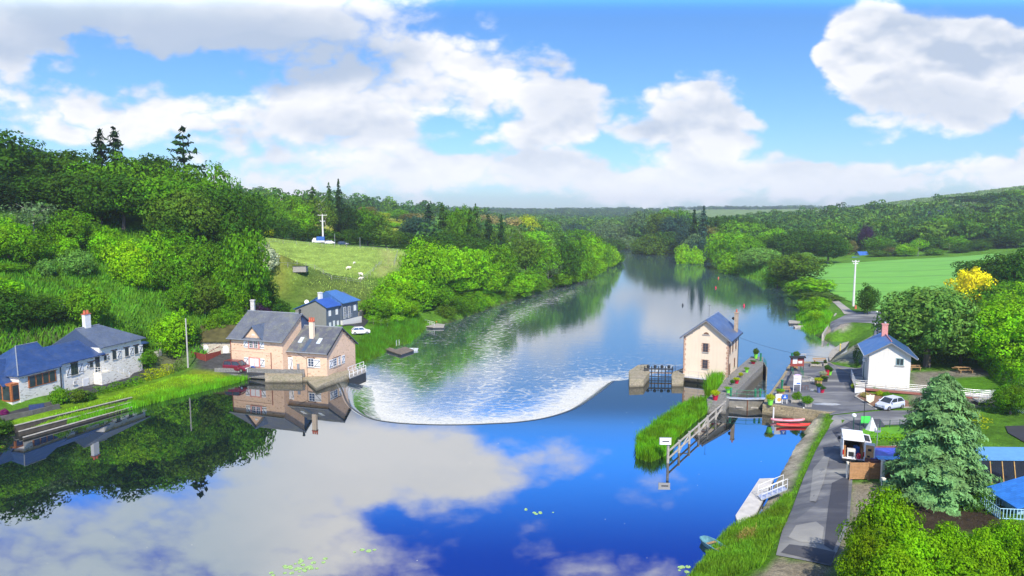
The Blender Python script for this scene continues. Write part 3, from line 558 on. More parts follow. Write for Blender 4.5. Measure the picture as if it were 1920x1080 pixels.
# ================================================================== buildings
def win(parent, x, z, w, h, face='F', L=0, frame=None, pane=None, bars=(1,1), sill=True, name='window', t=0.0, fw=.09):
    """window on a wall: face F = plane y=t looking to -y, R = plane x=L looking to +x; x runs along the wall"""
    def bx(m, a0, a1, d0, d1, z0, z1):
        if face == 'F': m.box(a0, a1, t-d1, t-d0, z0, z1)
        elif face == 'R': m.box(L+d0, L+d1, a0, a1, z0, z1)
        else: m.box(L-d1, L-d0, a0, a1, z0, z1)
    m = MB()
    bx(m, x-w/2, x-w/2+fw, -.05, .06, z, z+h); bx(m, x+w/2-fw, x+w/2, -.05, .06, z, z+h)
    bx(m, x-w/2+fw, x+w/2-fw, -.05, .06, z, z+fw); bx(m, x-w/2+fw, x+w/2-fw, -.05, .06, z+h-fw, z+h)
    for i in range(1, bars[0]+1): q = x-w/2+w*i/(bars[0]+1); bx(m, q-.035, q+.035, -.05, .05, z+fw, z+h-fw)
    for i in range(1, bars[1]+1): q = z+h*i/(bars[1]+1); bx(m, x-w/2+fw, x+w/2-fw, -.05, .047, q-.025, q+.025)
    f = m.build(name, frame or WHITE, parent)
    g = MB(); bx(g, x-w/2+.02, x+w/2-.02, -.04, .03, z+.02, z+h-.02); g.build('pane', pane or GLASS, f)
    if sill: s = MB(); bx(s, x-w/2-.1, x+w/2+.1, -.03, .12, z-.13, z-.005); s.build('sill', CONC, f)
    return f
def shutter(parent, x, z, w, h, face='F', L=0, t=0.0):
    def bx(m, a0, a1, d0, d1, z0, z1):
        if face == 'F': m.box(a0, a1, t-d1, t-d0, z0, z1)
        else: m.box(L+d0, L+d1, a0, a1, z0, z1)
    m = MB(); bx(m, x-w/2, x+w/2, .02, .08, z, z+h); o = m.build('shutter', WHITE, parent)
    b = MB(); bx(b, x-w/2, x+w/2, .08, .10, z+h*.14, z+h*.14+.07); bx(b, x-w/2, x+w/2, .08, .10, z+h*.8, z+h*.8+.07)
    a0, a1 = x-w/2+.03, x+w/2-.03; z0, z1 = z+h*.14+.07, z+h*.8
    if face == 'F': q = [(a0, t-.08, z0), (a0+.09, t-.08, z0), (a1, t-.08, z1), (a1-.09, t-.08, z1)]; b.add(q+[(p[0], t-.10, p[2]) for p in q], [(0,1,2,3),(7,6,5,4),(0,4,5,1),(1,5,6,2),(2,6,7,3),(3,7,4,0)])
    else: q = [(L+.08, a0, z0), (L+.08, a0+.09, z0), (L+.08, a1, z1), (L+.08, a1-.09, z1)]; b.add(q+[(L+.10, p[1], p[2]) for p in q], [(0,1,2,3),(7,6,5,4),(0,4,5,1),(1,5,6,2),(2,6,7,3),(3,7,4,0)])
    b.build('brace', DARK, o); return o
def door(parent, x, z, w, h, m_, face='F', L=0, arch=False, t=0.0):
    m = MB()
    if arch:
        prof = [(x-w/2, z), (x+w/2, z)]+[(x+w/2*math.cos(a), z+h-w/2+w/2*math.sin(a)) for a in np.linspace(0, math.pi, 9)]; m.extr(prof, t-.07, t+.02)
    elif face == 'F': m.box(x-w/2, x+w/2, t-.07, t+.02, z, z+h)
    else: m.box(L-.02, L+.07, x-w/2, x+w/2, z, z+h)
    d = m.build('door', m_, parent)
    k = MB()
    if face == 'F': k.ball((x+w/2-.12, t-.11, z+h*.45), .05, 8)
    else: k.ball((L+.11, x+w/2-.12, z+h*.45), .05, 8)
    k.build('handle', DARK, d); return d
def chimney(parent, x, y, z0, z1, w, d, m_, pots=2, potm=None, cap=None, pr=.13, ph=.45):
    m = MB(); m.box(x-w/2, x+w/2, y-d/2, y+d/2, z0, z1); c = m.build('chimney', m_, parent)
    m = MB(); m.box(x-w/2-.07, x+w/2+.07, y-d/2-.07, y+d/2+.07, z1, z1+.14); m.build('chimney_cap', cap or m_, c)
    for i in range(pots):
        px_ = x+(i-(pots-1)/2)*pr*2.6; q = MB(); q.lathe([(pr, 0), (pr*1.05, .1), (pr*.8, ph), (pr*.95, ph+.04)], (px_, y, z1+.14), 10); q.build('chimney_pot', potm or TERRA, c)
    return c
def frame_of(A, B):   # local frame: x from A to B along the front, y to the back
    d = Vector((B[0]-A[0], B[1]-A[1])); return math.atan2(d.y, d.x), d.length
# ---------------- mill tower on the island
A, B = (28.1,109.9), (34.3,106.6); rz, L = frame_of(A, B); L = 7.05; Wd = 8.6
mill = thing('mill_tower', 'tall cream mill house with patchy blue slate roof standing on the river island', 'mill house', (A[0],A[1],.9), rz)
ML, MR, MA = 6.6, 6.6, 9.35
MB().extr([(0,0),(L,0),(L,MR),(L/2,MA),(0,ML)], 0, Wd).build('wall', CREAM, mill)
q = MB(); q.extr([(-.03,-.4),(L+.03,-.4),(L+.03,.35),(-.03,.35)], -.03, Wd+.03); q.build('plinth', mat('pale_plinth', (.66,.56,.43), .9, .1, 2, .1), mill)
r = MB(); ov = .55
def roofside(m, x0, z0, x1, z1, y0, y1, t=.16): m.slab([(x0,y0,z0),(x1,y0,z1),(x1,y1,z1),(x0,y1,z0)], t)
sl_ = (MA-MR)/(L/2)
roofside(r, -.6, MA-sl_*(L/2+.6)+.2, L/2, MA+.2, -ov, Wd+ov); rf = r.build('roof', SL5, mill)
r = MB(); roofside(r, L+.6, MA-sl_*(L/2+.6)+.2, L/2+.001, MA+.2, -ov, Wd+ov); rf2 = r.build('roof', SL5, mill)
r = MB(); r.tube([(L/2,-ov,MA+.22),(L/2,Wd+ov,MA+.22)], .09, 6); r.build('ridge_cap', GREYM, rf2)
v = MB()
for sx in (-1, 1):
    xe = L/2+sx*(L/2+.6); v.slab([(xe,-ov-.03,MA-sl_*(L/2+.6)+.06),(L/2,-ov-.03,MA+.06),(L/2,-ov+.1,MA+.06),(xe,-ov+.1,MA-sl_*(L/2+.6)+.06)], .22)
    for k in (.2,.5,.8): xx = L/2+sx*(L/2+.3)*k; zz = MA-sl_*abs(xx-L/2)-.12; v.box(xx-.09, xx+.09, -ov, .0, zz-.12, zz+.08)
v.build('verge_board', mat('grey_wood', (.20,.20,.21), .8, .2, 4, .1), mill)
v = MB(); v.tube([(L+.62,-ov,MA-sl_*(L/2+.6)+.06),(L+.62,Wd+ov,MA-sl_*(L/2+.6)+.06)], .08, 6); v.build('gutter', DARK, mill)
for a_, b_ in ((L+.06,.12),(L+.06,Wd-.12),(-.06,.12)): v = MB(); v.tube([(a_,b_,0),(a_,b_,MR-.1)], .05, 6); v.build('downpipe', DARK, mill)
q = MB(); q2 = MB()
for k in range(15):
    w = .34 if k % 2 else .20; z = .35+k*.42
    q.box(-.035, w, -.035, .0, z, z+.36); q2.box(L-w, L+.035, -.035, w, z, z+.36)
q.build('corner_stones', mat('pinkish_brick', (.46,.29,.20), .9, .25, 5, .2), mill); q2.build('corner_stones', D.materials['pinkish_brick'], mill)
WB = mat('brown_frame', (.16,.09,.06), .6, .2, 5, 0)
for z in (1.45, 4.15):
    f = win(mill, L/2-.05, z, .85, 1.45, 'F', frame=WB, bars=(1,2)); s = MB(); s2 = MB()
    for k in range(5): s.box(L/2-.05-.62-(k%2)*.08, L/2-.05-.45, -.03, 0, z+.05+k*.3, z+.25+k*.3); s2.box(L/2-.05+.45, L/2-.05+.62+(k%2)*.08, -.03, 0, z+.05+k*.3, z+.25+k*.3)
    s.build('window_surround', D.materials['pinkish_brick'], f); s2.build('window_surround', D.materials['pinkish_brick'], f)
s = MB(); s.extr([(L/2-.45,7.05)]+[(L/2+.42*math.cos(a), 7.05+.34*math.sin(a)) for a in np.linspace(0, math.pi, 7)][::-1]+[(L/2+.45,7.05)], -.05, .01); lu = s.build('lunette_window', WB, mill); s = MB(); s.box(L/2-.6, L/2+.6, -.1, 0, 6.9, 7.04); s.build('sill', CONC, lu)
win(mill, 1.3, 3.9, .75, 1.55, 'R', L, frame=WB); win(mill, 3.6, 3.9, .75, 1.55, 'R', L, frame=WB); win(mill, 6.4, 3.9, .75, 1.55, 'R', L, frame=WB); win(mill, 5.6, 1.0, .7, 1.5, 'R', L, frame=WB)
door(mill, 1.3, .05, .85, 2.3, WB, 'R', L)
c_ = chimney(mill, L-.1, Wd-1.9, MR-.3, 9.9, .55, .75, mat('stone_chimney', (.40,.31,.22), .9, .2, 4, .2), 1, TERRA)
s = MB(); s.lathe([(.02,0),(.28,.05),(.32,.1)], (0,0,0), 10); d_ = s.build('satellite_dish', DARK, mill, loc=(L-.5, Wd-2.1, 8.9)); d_.rotation_euler = (math.radians(-60), 0, 0)
s = MB(); s.tube([(L/2,1.6,MA),(L/2,1.6,MA+2.3)], .025, 5); s.tube([(L/2-.3,1.6,MA+2.2),(L/2+.3,1.6,MA+2.2)], .02, 5); s.build('antenna', DARK, mill)
# island masonry
def block(name, pxs, z0, z1, m_, label=None, cat=None, kind=None, at=None):
    pts = PX(pxs, z1 if at is None else at); o = MB().prism(pts, z0, z1).build(name, m_); bev = o.modifiers.new('soft', 'BEVEL'); bev.width = .06; bev.segments = 1
    return tag(o, label, cat, kind=kind)
block('river_pier', [(1179,695),(1196,684),(1216,683),(1218,697),(1207,711),(1180,712)], -3, 1.25, STONE, 'detached mossy stone pier left of the black sluice frame', 'pier')
o = MB().prism(PX([(1259,704),(1262,697),(1281,690),(1284,700),(1281,712),(1260,712)], 1.1), -3, 1.1).prism(PX([(1280.5,706),(1330,712),(1366,716),(1372,700),(1290,690)], .7), -3, .72).build('island_base', STONE)
tag(o, 'mossy stone base carrying the cream mill tower', 'masonry base')
wl = MB(); isl = PX([(1325,747),(1345,730),(1358,712),(1368,702),(1384,688),(1408,668),(1431,669),(1431,684),(1409,704),(1381,733),(1362,751),(1362,758),(1326,757)], 1.35)
wl.prism(isl, -3, 1.35); o = wl.build('lock_wall', GSTONE); tag(o, 'long grey stone lock wall running behind the mill tower', 'lock wall'); bv = o.modifiers.new('soft', 'BEVEL'); bv.width = .05; bv.segments = 1
# walkway in front of the mill
wk = thing('walkway', 'pale metal walkway with thin rail along the foot of the mill tower', 'walkway', (A[0],A[1],.9), rz)
m = MB(); m.box(-.5, L+.5, -1.15, -.06, -.12, .0); m.build('deck', GALV, wk)
m = MB(); m.rail([(-.5,-1.12,0),(L+.5,-1.12,0)], 1.0, .022, 1.6, (1.0,.5)); m.build('railing', GREYM, wk)
for k in (.3,2.5,4.5,6.6): m = MB(); m.tube([(k,-1.0,-.1),(k,-.05,-.9)], .05, 6); m.build('bracket', DARK, wk)
# sluice frame
a, b = Vector((*W(1207,703,.6),0)), Vector((*W(1262,704,.6),0)); rz2, L2 = frame_of(a, b)
sg = thing('sluice_gate', 'black iron sluice frame with four gear boxes between pier and mill island', 'sluice gate', (a.x,a.y,0), rz2)
m = MB()
for k in range(5): xx = .15+k*(L2-.3)/4; m.box(xx-.07, xx+.07, -.1, .1, -1.5, 2.1)
m.box(0, L2, -.09, .09, 1.55, 1.72); m.box(0, L2, -.06, .06, .30, .42); m.build('frame', DARK, sg)
for k in range(4): xx = .15+(k+.5)*(L2-.3)/4; m = MB(); m.lathe([(.22,0),(.26,.1),(.26,.32),(.12,.45)], (xx,0,1.85), 10); m.tube([(xx,0,1.7),(xx,0,1.9)], .06, 6); m.build('gear_box', DARK, sg)
for k in range(4): xx = .15+(k+.5)*(L2-.3)/4; m = MB(); m.tube([(xx,0,-1.2),(xx,0,1.7)], .035, 6); m.build('lifting_rod', DARK, sg)
m = MB(); m.rail([(-.4,.7,.95),(L2+.5,.7,.95)], 1.25, .025, 1.2, (1.0,.55)); m.build('railing', DARK, sg)
m = MB(); m.box(-.6, L2+.6, .2, .75, .86, .94); m.build('walkway_plank', TIMB, sg)
m = MB(); m.box(.2, L2-.2, .03, .08, -1.5, .02); m.build('gate_panel', DARK, sg)
# ---------------- lock gate
ga = Vector((*W(1363,760,.2),0)); gb = Vector((*W(1436,762,.2),0)); gr, gL = frame_of(ga, gb)
lg = thing('lock_gate', 'closed grey lock gate with pale walkway and green railings beside the wharf', 'lock gate', (ga.x,ga.y,0), gr)
STEEL = mat('rusty_steel', (.20,.19,.16), .6, .35, 1.2, .1)
gm = gL/2
for nm, x0, x1 in (('gate_leaf', .0, gm-.03), ('gate_leaf', gm+.03, gL)):
    m = MB(); f = lambda x: -.55*(1-abs(x-gm)/gm)
    m.prism([(x0,f(x0)),(x1,f(x1)),(x1,f(x1)+.25),(x0,f(x0)+.25)], -3, 1.25); lf = m.build(nm, STEEL, lg)
    m = MB(); c2 = (x0+x1)/2+(.35 if x0 < .1 else -.35); m.box(c2-.5, c2+.5, f(c2)-.1, f(c2)+.1, -.02, .16); m.build('fender_board', CONC, lf)
m = MB(); m.slab([(-.1,-.35,1.38),(gm,-.75,1.38),(gL+.1,-.35,1.38),(gL+.1,.35,1.38),(gm,-.05,1.38),(-.1,.35,1.38)], .12); m.build('walkway', GALV, lg)
m = MB(); m.rail([(0,.3,1.38),(gm,-.08,1.38),(gL,.3,1.38)], 1.05, .03, 1.1, (1.0,.5)); m.build('railing', GREEN, lg)
m = MB(); m.box(gm-.06, gm+.06, -.63, -.57, -.6, 1.2); m.build('meeting_post', mat('rust', (.16,.06,.03), .8, .3, 4, .2), lg)
for k in (.12, .88): m = MB(); m.lathe([(.16,0),(.13,.2),(.13,.9),(.2,1.0),(.16,1.15)], (gL*k,.75,1.36), 10); m.build('winch_post', GREEN, lg)
m = MB(); m.tube([(gL*.75,.75,1.36),(gL*.75,.75,2.5)], .12, 8); m.build('winch_post', GREEN, lg)
# far gate, open against the wall
fg_ = thing('lock_gate', 'open far lock gate with green winch posts at the lock wall end', 'lock gate', (*W(1431,676,1.35),0), math.radians(76))
m = MB(); m.box(-4.5,.2,-.22,-.05,-3,1.05); m.build('gate_leaf', STEEL, fg_); m = MB(); m.rail([(-3.6,-.12,1.05),(.0,-.12,1.05)], .85, .03, 1.2, (1.0,.5)); m.build('railing', GREEN, fg_)
m = MB(); m.lathe([(.2,0),(.15,.2),(.15,1.3),(.22,1.4)], (-.6,.5,1.35), 10); m.build('winch_post', GREEN, fg_)
fg2 = thing('lock_gate', 'open far lock gate against the wharf edge with tall green winch', 'lock gate', (*W(1480,684,1.5),0), math.radians(74))
m = MB(); m.box(-4.5,.2,.25,.42,-3,1.1); m.build('gate_leaf', STEEL, fg2); m = MB(); m.rail([(-7.5,.2,1.5),(-3.8,.2,1.5)], .95, .03, 1.1, (1.0,.5)); m.build('railing', GREEN, fg2)
m = MB(); m.lathe([(.22,0),(.16,.2),(.16,1.9),(.24,2.0)], (.3,-.4,1.5), 10); m.build('winch_post', GREEN, fg2)
m = MB(); m.rail([(-9.2,-1.1,1.5),(-4.2,-1.2,1.5)], .95, .03, 1.1, (1.0,.5)); m.build('railing', GREEN, fg2)
# ---------------- wharf
QP = PX([(1430,757),(1436,745),(1446,733),(1466,705),(1479,684),(1484,677),(1555,678),(1590,698),(1602,735),(1590,768),(1556,774)], 1.5)
o = MB().prism(QP, -3, 1.46).build('wharf', QSTONE); tag(o, 'stone wharf wall and edge beside the lock', 'wharf')
wp = PX([(1437,755),(1451,734),(1471,706),(1486,682),(1555,679.5),(1590,700),(1602,735),(1590,766),(1556,772)], 1.5)
tag(MB().prism(wp, 1.40, 1.50).build('wharf_paving', ASPH), 'grey asphalt paving of the wharf', kind='structure')
# ---------------- peach houses
PW = PEACH
A, B = (-47.6,113.7), (-39.7,110.9); rz, _ = frame_of(A, B); L = 10.6; Wd = 10.0; E_, R_ = 5.3, 8.9
ph = thing('peach_house', 'larger peach rubble house with dormer gable behind the parked van', 'house', (A[0],A[1],1.25), rz)
MB().extx([(0,-.8),(Wd,-.8),(Wd,E_),(Wd/2,R_),(0,E_)], 0, L).build('wall', PW, ph)
def gabled(parent, L, Wd, E, R, oe, ov, m_, t=.18, right=True):
    s = (R-E)/(Wd/2)
    for sg_ in (0, 1):
        y0 = -oe if sg_ == 0 else Wd+oe; z0 = E-s*oe+.2
        r = MB(); r.slab([(-ov,y0,z0),(L+ov,y0,z0),(L+ov,Wd/2,R+.2),(-ov,Wd/2,R+.2)], t); o = r.build('roof', m_, parent)
        g2 = MB(); g2.tube([(-ov,y0+(-.06 if sg_==0 else .06),z0-.05),(L+ov,y0+(-.06 if sg_==0 else .06),z0-.05)], .08, 6); g2.build('gutter', GREYM, o)
        if sg_ == 0: first = o
    r = MB(); r.tube([(-ov,Wd/2,R+.22),(L+ov,Wd/2,R+.22)], .1, 6); r.build('ridge_cap', GREYM, first)
    return first
rf = gabled(ph, L, Wd, E_, R_, .5, .35, SL1)
# dark slate hung rear gable
m = MB(); m.extx([(Wd/2+.1,4.6),(Wd,4.6),(Wd,E_-.1),(Wd/2+.1,R_-.15)], L, L+.06); m.build('slate_hanging', mat('slate_hanging', (.05,.08,.15), .6, .2, 5, .1), ph)
# dormer gable
dx = 4.9; m = MB(); m.extr([(dx-1.85,E_-.6),(dx+1.85,E_-.6),(dx+1.85,E_+.1),(dx,E_+2.0),(dx-1.85,E_+.1)], -.06, 2.5); dg = m.build('dormer', PW, ph)
for sx in (-1, 1): m = MB(); m.slab([(dx,-.45,E_+2.25),(dx,3.1,E_+2.25),(dx+sx*2.15,3.1,E_-.05),(dx+sx*2.15,-.45,E_-.05)], .16); m.build('dormer_roof', SL3, dg)
m = MB(); m.extr([(dx-.3,E_+.55)]+[(dx+.3*math.cos(a),E_+.55+.3*math.sin(a)) for a in np.linspace(math.pi,0,7)]+[(dx+.3,E_+.55)], -.12, -.06); m.build('lunette', WHITE, dg)
def brickwin(x, z, w, h, closed=False):
    m = MB(); m.box(x-w/2-.2, x+w/2+.2, -.09, .0, z-.15, z+h+.2); b = m.build('window_surround', mat('pink_brick', (.60,.27,.22), .9, .2, 6, .2), ph)
    for sx in (-1, 1):
        if closed: m = MB(); m.box(x+sx*w/4-w/4+.07, x+sx*w/4+w/4-.07, -.14, -.09, z, z+h); m.build('closed_shutter', WHITE, b)
        else: win(b, x+sx*w/4, z, w/2-.16, h, 'F', t=-.09, bars=(1,3), sill=False, fw=.07)
    shutter(ph, x-w/2-.2-.5, z-.05, .85, h+.15, 'F'); shutter(ph, x+w/2+.2+.5, z-.05, .85, h+.15, 'F')
brickwin(dx, 3.75, 1.9, 1.35); brickwin(dx, .65, 1.9, 1.3, True)
m = MB(); m.box(0, 8.3, -.05, 0, 3.05, 3.2); m.build('string_course', mat('pale_band', (.70,.48,.33), .9, .1, 3, .1), ph)
for x_, z_ in ((.15,E_-.1),(8.35,3.2)): m = MB(); m.tube([(x_,-.12,0),(x_,-.12,z_)], .06, 6); m.build('downpipe', mat('brown_pipe', (.22,.06,.04), .6, .2, 3, 0), ph)
m = MB(); m.lathe([(.2,0),(.2,.5),(.28,.6),(.1,.75)], (L-.1,Wd/2,R_+.2), 8); m.build('roof_vent', DARK, ph)
# low house
A2, B2 = (-40.4,112.9), (-30.3,109.8); rz, _ = frame_of(A2, B2); A2 = (-39.6,112.2); L = 9.9; Wd = 9.0; E_, R_ = 3.55, 6.75
pl = thing('peach_house', 'lower peach house with skylights and red chimney pots at the water edge', 'house', (A2[0],A2[1],1.25), rz)
MB().extx([(0,-3.2),(Wd,-3.2),(Wd,E_),(Wd/2,R_),(0,E_)], 0, L).build('wall', PW, pl)
rf = gabled(pl, L, Wd, E_, R_, .5, .3, slate('lichened_slate', (.085,.09,.11), .75, .5)); s_ = (R_-E_)/(Wd/2)
m = MB(); m.slab([(-1.6,-.9,E_-.25),(0,-.72,E_-.08),(-.02,2.6,E_+s_*2.6+.2),(-.32,2.6,E_+s_*2.6+.2)], .16); m.build('roof_wing', SL3, pl)
for sx, x in ((0, 4.0), (1, 7.5)):
    m = MB(); y = 1.75; m.slab([(x-.35,y-.55,E_+s_*(y-.55)+.27),(x+.35,y-.55,E_+s_*(y-.55)+.27),(x+.35,y+.45,E_+s_*(y+.45)+.27),(x-.35,y+.45,E_+s_*(y+.45)+.27)], .1); m.build('skylight', mat('skylight_glass', (.50,.56,.58), .08, .1, 1, 0), pl)
m = MB(); x, y = 5.75, 2.1; m.slab([(x-.45,-.3,E_-s_*.3+.225),(x+.3,-.3,E_-s_*.3+.225),(x+.3,y,E_+s_*y+.225),(x-.4,y,E_+s_*y+.225)], .02); m.build('lead_flashing', mat('lead', (.07,.10,.15), .4, .15, 2, 0), rf)
chimney(pl, 5.75, 2.3, 4.2, 8.05, .75, .55, CREAM, 3, TERRA, TERRA, .15, .55)
door(pl, 2.35, .0, 1.0, 2.35, WHITE); w_ = win(pl, 2.35, 1.05, .7, 1.15, 'F', t=-.07, bars=(1,3), sill=False); shutter(pl, 1.45, 0, .7, 2.35); shutter(pl, 3.2, 0, .5, 2.35)
m = MB(); m.box(1.6, 3.2, -.04, 0, 2.37, 2.52); m.box(6.1, 7.7, -.04, 0, 2.37, 2.52); m.build('lintel', mat('dark_wood', (.12,.06,.035), .8, .2, 4, .1), pl)
win(pl, 6.9, .95, 1.15, 1.4, 'F', bars=(1,2)); shutter(pl, 8.1, .85, 1.1, 1.45)
m = MB(); m.box(4.3, 4.75, -.16, -.01, .2, 1.35); m.build('meter_box', GREYM, pl)
m = MB(); m.tube([(4.1,-.08,3.2),(6.1,-.08,2.3),(6.2,-.08,-1.0)], .03, 5); m.build('cable_conduit', DARK, pl)
win(pl, 2.3, .75, 1.15, 1.35, 'R', L, bars=(1,2)); win(pl, 3.7, .75, .7, 1.35, 'R', L, bars=(1,2)); shutter(pl, 1.1, .7, 1.0, 1.4, 'R', L); shutter(pl, 4.9, .7, 1.0, 1.4, 'R', L)
m = MB(); m.box(L, L+.04, 1.6, 4.2, 2.12, 2.25); m.build('lintel', D.materials['dark_wood'], pl)
m = MB(); m.slab([(L+.3,-.5,E_-s_*.5+.06),(L+.3,Wd/2,R_+.06),(L+.36,Wd/2,R_+.06),(L+.36,-.5,E_-s_*.5+.06)], .22); m.slab([(L+.3,Wd+.5,E_-s_*.5+.06),(L+.3,Wd/2,R_+.06),(L+.36,Wd/2,R_+.06),(L+.36,Wd+.5,E_-s_*.5+.06)], .22)
for k in (.15,.4,.65,.9): yy_ = Wd/2+Wd/2*k; zz = R_-s_*Wd/2*k-.1; m.box(L, L+.3, yy_-.08, yy_+.08, zz-.1, zz+.08)
m.build('verge_board', DARK, pl)
# forecourt terrace, channel parapet, mossy platform, footbridge
cp = thing('courtyard_wall', 'low mossy parapet over the dark channel in front of the peach houses', 'retaining wall', (0,0,0))
pa = PX([(415,697),(498,697),(568,695),(575,705)], 1.3)
m = MB()
PWL = [W(402,697,1.2),W(470,697,1.2),W(500,699,1.2),W(560,700,1.2),W(571,699,1.2)]
for a, b in zip(PWL[:-1], PWL[1:]):
    d = (Vector(b)-Vector(a)).normalized(); n = Vector((-d.y, d.x))*.45; m.prism([a, b, (b[0]+n.x,b[1]+n.y), (a[0]+n.x,a[1]+n.y)], .15 if a[0] < -41 else -3, 1.75)
m.build('parapet', GSTONE, cp)
m = MB(); m.prism(PX([(497,714),(567,714),(568,702),(497,702)], .3), -3, 1.15); m.build('buttress', STONE, cp)
m = MB(); m.prism([W(402,698,1.1),W(500,700,1.1),W(572,700,1.1),(-38.5,112.6),(-40,116),(-52,118),(-52,112)], .85, 1.12); tag(m.build('courtyard', ASPHD), 'asphalt courtyard in front of the peach houses', kind='structure')
m = MB(); m.prism(PX([(404,700),(404,690),(466,690),(466,700)], 1), -3, .9); m.build('channel_side', GSTONE, cp)
plat = MB(); plat.prism(PX([(570,700),(612,703),(655,694),(654,702),(610,716),(593,723),(580,712)], .9), -3, [.5,.9,1.0,1.0,.7,.5,.4]); plat.prism(PX([(512,698),(575,698),(600,705),(590,712),(513,706)], .5), -3, .45)
tag(plat.build('stone_platform', STONE), 'mossy wedge of stonework below the low peach house', 'stone platform')
fb = thing('footbridge', 'small landing with white wooden rails beside the low peach house', 'landing', (0,0,0))
pts = PX([(653,698),(682,687),(686,694),(655,706)], .7); MB().prism(pts, .3, .55).build('deck', GREYW, fb)
m = MB(); m.rail([(*pts[0],.55),(*pts[1],.55)], 1.0, .05, 1.2, (1.0,.5)); m.rail([(*pts[3],.55),(*pts[2],.55)], 1.0, .05, 1.2, (1.0,.5)); m.build('railing', WHITE, fb); MB().prism(pts, -3, .3).build('pile', DARK, fb)
# ---------------- long stone house on the left
A = Vector((-66.8,90.6)); th = math.atan2(.968,.25)
# local x runs along the facade away from the camera; facade looks to -y in local space
sh = thing('stone_house', 'long cream rubble house with blue slate roofs along the dark road', 'house', (A.x,A.y,1.2), th); sh.scale = (1.24, 1, .9)
Dp = 7.6
MB().extx([(0,-1),(Dp,-1),(Dp,4.75),(0,4.75)], 0, 5.0).build('wall', RUB, sh)
MB().extx([(.12,-1),(Dp,-1),(Dp,5.1),(Dp/2,7.1),(.12,5.1)], 5.0, 10.7).build('wall', RUB, sh)
MB().extx([(.04,-1),(Dp+1,-1),(Dp+1,6.2),(Dp/2+.4,8.75),(.04,6.2)], 10.7, 12.5).build('wall', RUB, sh)
MB().box(12.5,17.4,.04,Dp+1,-1,6.3).build('wall', RUB, sh)
r = MB(); r.slab([(-.3,-.4,4.65),(5.1,-.4,4.65),(5.1,Dp/2,8.3),(2.4,Dp/2,8.3)], .16); r.slab([(-.3,Dp+.4,4.65),(5.1,Dp+.4,4.65),(5.1,Dp/2,8.3),(2.4,Dp/2,8.3)], .16); r.slab([(-.3,-.4,4.65),(2.4,Dp/2,8.3),(-.3,Dp+.4,4.65)], .16); ra = r.build('roof', SL2, sh)
r = MB(); r.extx([(.2,4.5),(Dp-.2,4.5),(Dp/2,8.1)], 4.96, 5.04); r.build('roof_gable', RUB, ra)
r = MB(); r.tube([(-.3,-.4,4.72),(2.4,Dp/2,8.36),(5.1,Dp/2,8.36)], .07, 5); r.build('ridge_cap', GREYM, ra)
r = MB(); r.slab([(5.05,-.35,4.95),(11.3,-.35,4.95),(10.9,Dp/2,7.3),(5.05,Dp/2,7.3)], .16); r.slab([(5.05,Dp+.35,4.95),(10.8,Dp+.35,4.95),(10.8,Dp/2,7.3),(5.05,Dp/2,7.3)], .16); r.build('roof', SL2, sh)
r = MB(); r.slab([(10.6,-.4,6.15),(17.9,-.4,6.2),(14.2,Dp/2+.4,9.2),(10.6,Dp/2+.4,9.2)], .18); r.slab([(10.6,Dp+1.4,6.15),(17.9,Dp+1.4,6.2),(14.2,Dp/2+.4,9.2),(10.6,Dp/2+.4,9.2)], .18); r.slab([(17.9,-.4,6.2),(17.9,Dp+1.4,6.2),(14.2,Dp/2+.4,9.2)], .18); rc = r.build('roof', SL3, sh)
r = MB(); r.extx([(0,6.2),(Dp+1,6.2),(Dp/2+.4,9.0)], 10.62, 10.69); r.build('slate_gable', D.materials['slate_hanging'], rc)
r = MB(); r.tube([(10.6,Dp/2+.4,9.25),(14.2,Dp/2+.4,9.25)], .08, 5); r.build('ridge_cap', GREYM, rc)
chimney(sh, 12.3, Dp/2+.4, 8.5, 11.4, .85, .6, WHITE, 2, TERRA, TERRA, .17, .55)
# small lean-to at the far end
MB().box(17.4,20.2,3.0,Dp,1.0,4.4).build('lean_to', RUB, sh); r = MB(); r.slab([(17.3,2.4,4.4),(20.8,2.4,4.4),(20.8,Dp+.4,5.9),(17.3,Dp+.4,5.9)], .15); r.build('roof', SL2, sh)
# glazed gable end looking at the camera (local -x side)
WO = mat('orange_wood', (.36,.12,.04), .55, .25, 4, .1)
m = MB(); m.extx([(1.3,3.6),(6.3,3.6),(3.8,6.5)], -.9, .05); gd = m.build('glazed_gable', WO, sh)
m = MB(); m.extx([(2.0,3.75),(3.5,3.75),(3.5,5.6),(3.2,5.4)], -.94, -.9); m.extx([(4.1,3.75),(5.6,3.75),(4.4,5.4),(4.1,5.6)], -.94, -.9); m.build('pane', GLASS, gd)
r = MB(); r.slab([(-1.3,.9,3.35),(1.5,.9,3.35),(1.9,3.8,6.75),(-1.3,3.8,6.75)], .14); r.slab([(-1.3,6.7,3.35),(1.5,6.7,3.35),(1.9,3.8,6.75),(-1.3,3.8,6.75)], .14); r.build('gable_roof', SL2, gd)
m = MB(); m.box(-.9,.02,.05,7.4,.9,3.6); bay = m.build('bay_window', WO, sh)
m = MB()
for k in range(5): m.box(-.94,-.9,.35+k*1.4,1.5+k*1.4,1.15,3.3)
m.box(-.75,-.1,.01,.05,1.15,3.3); m.build('pane', GLASS, bay)
m = MB(); m.box(-.85,.0,.1,7.4,-1,.9); m.build('bay_base', RUB, sh)
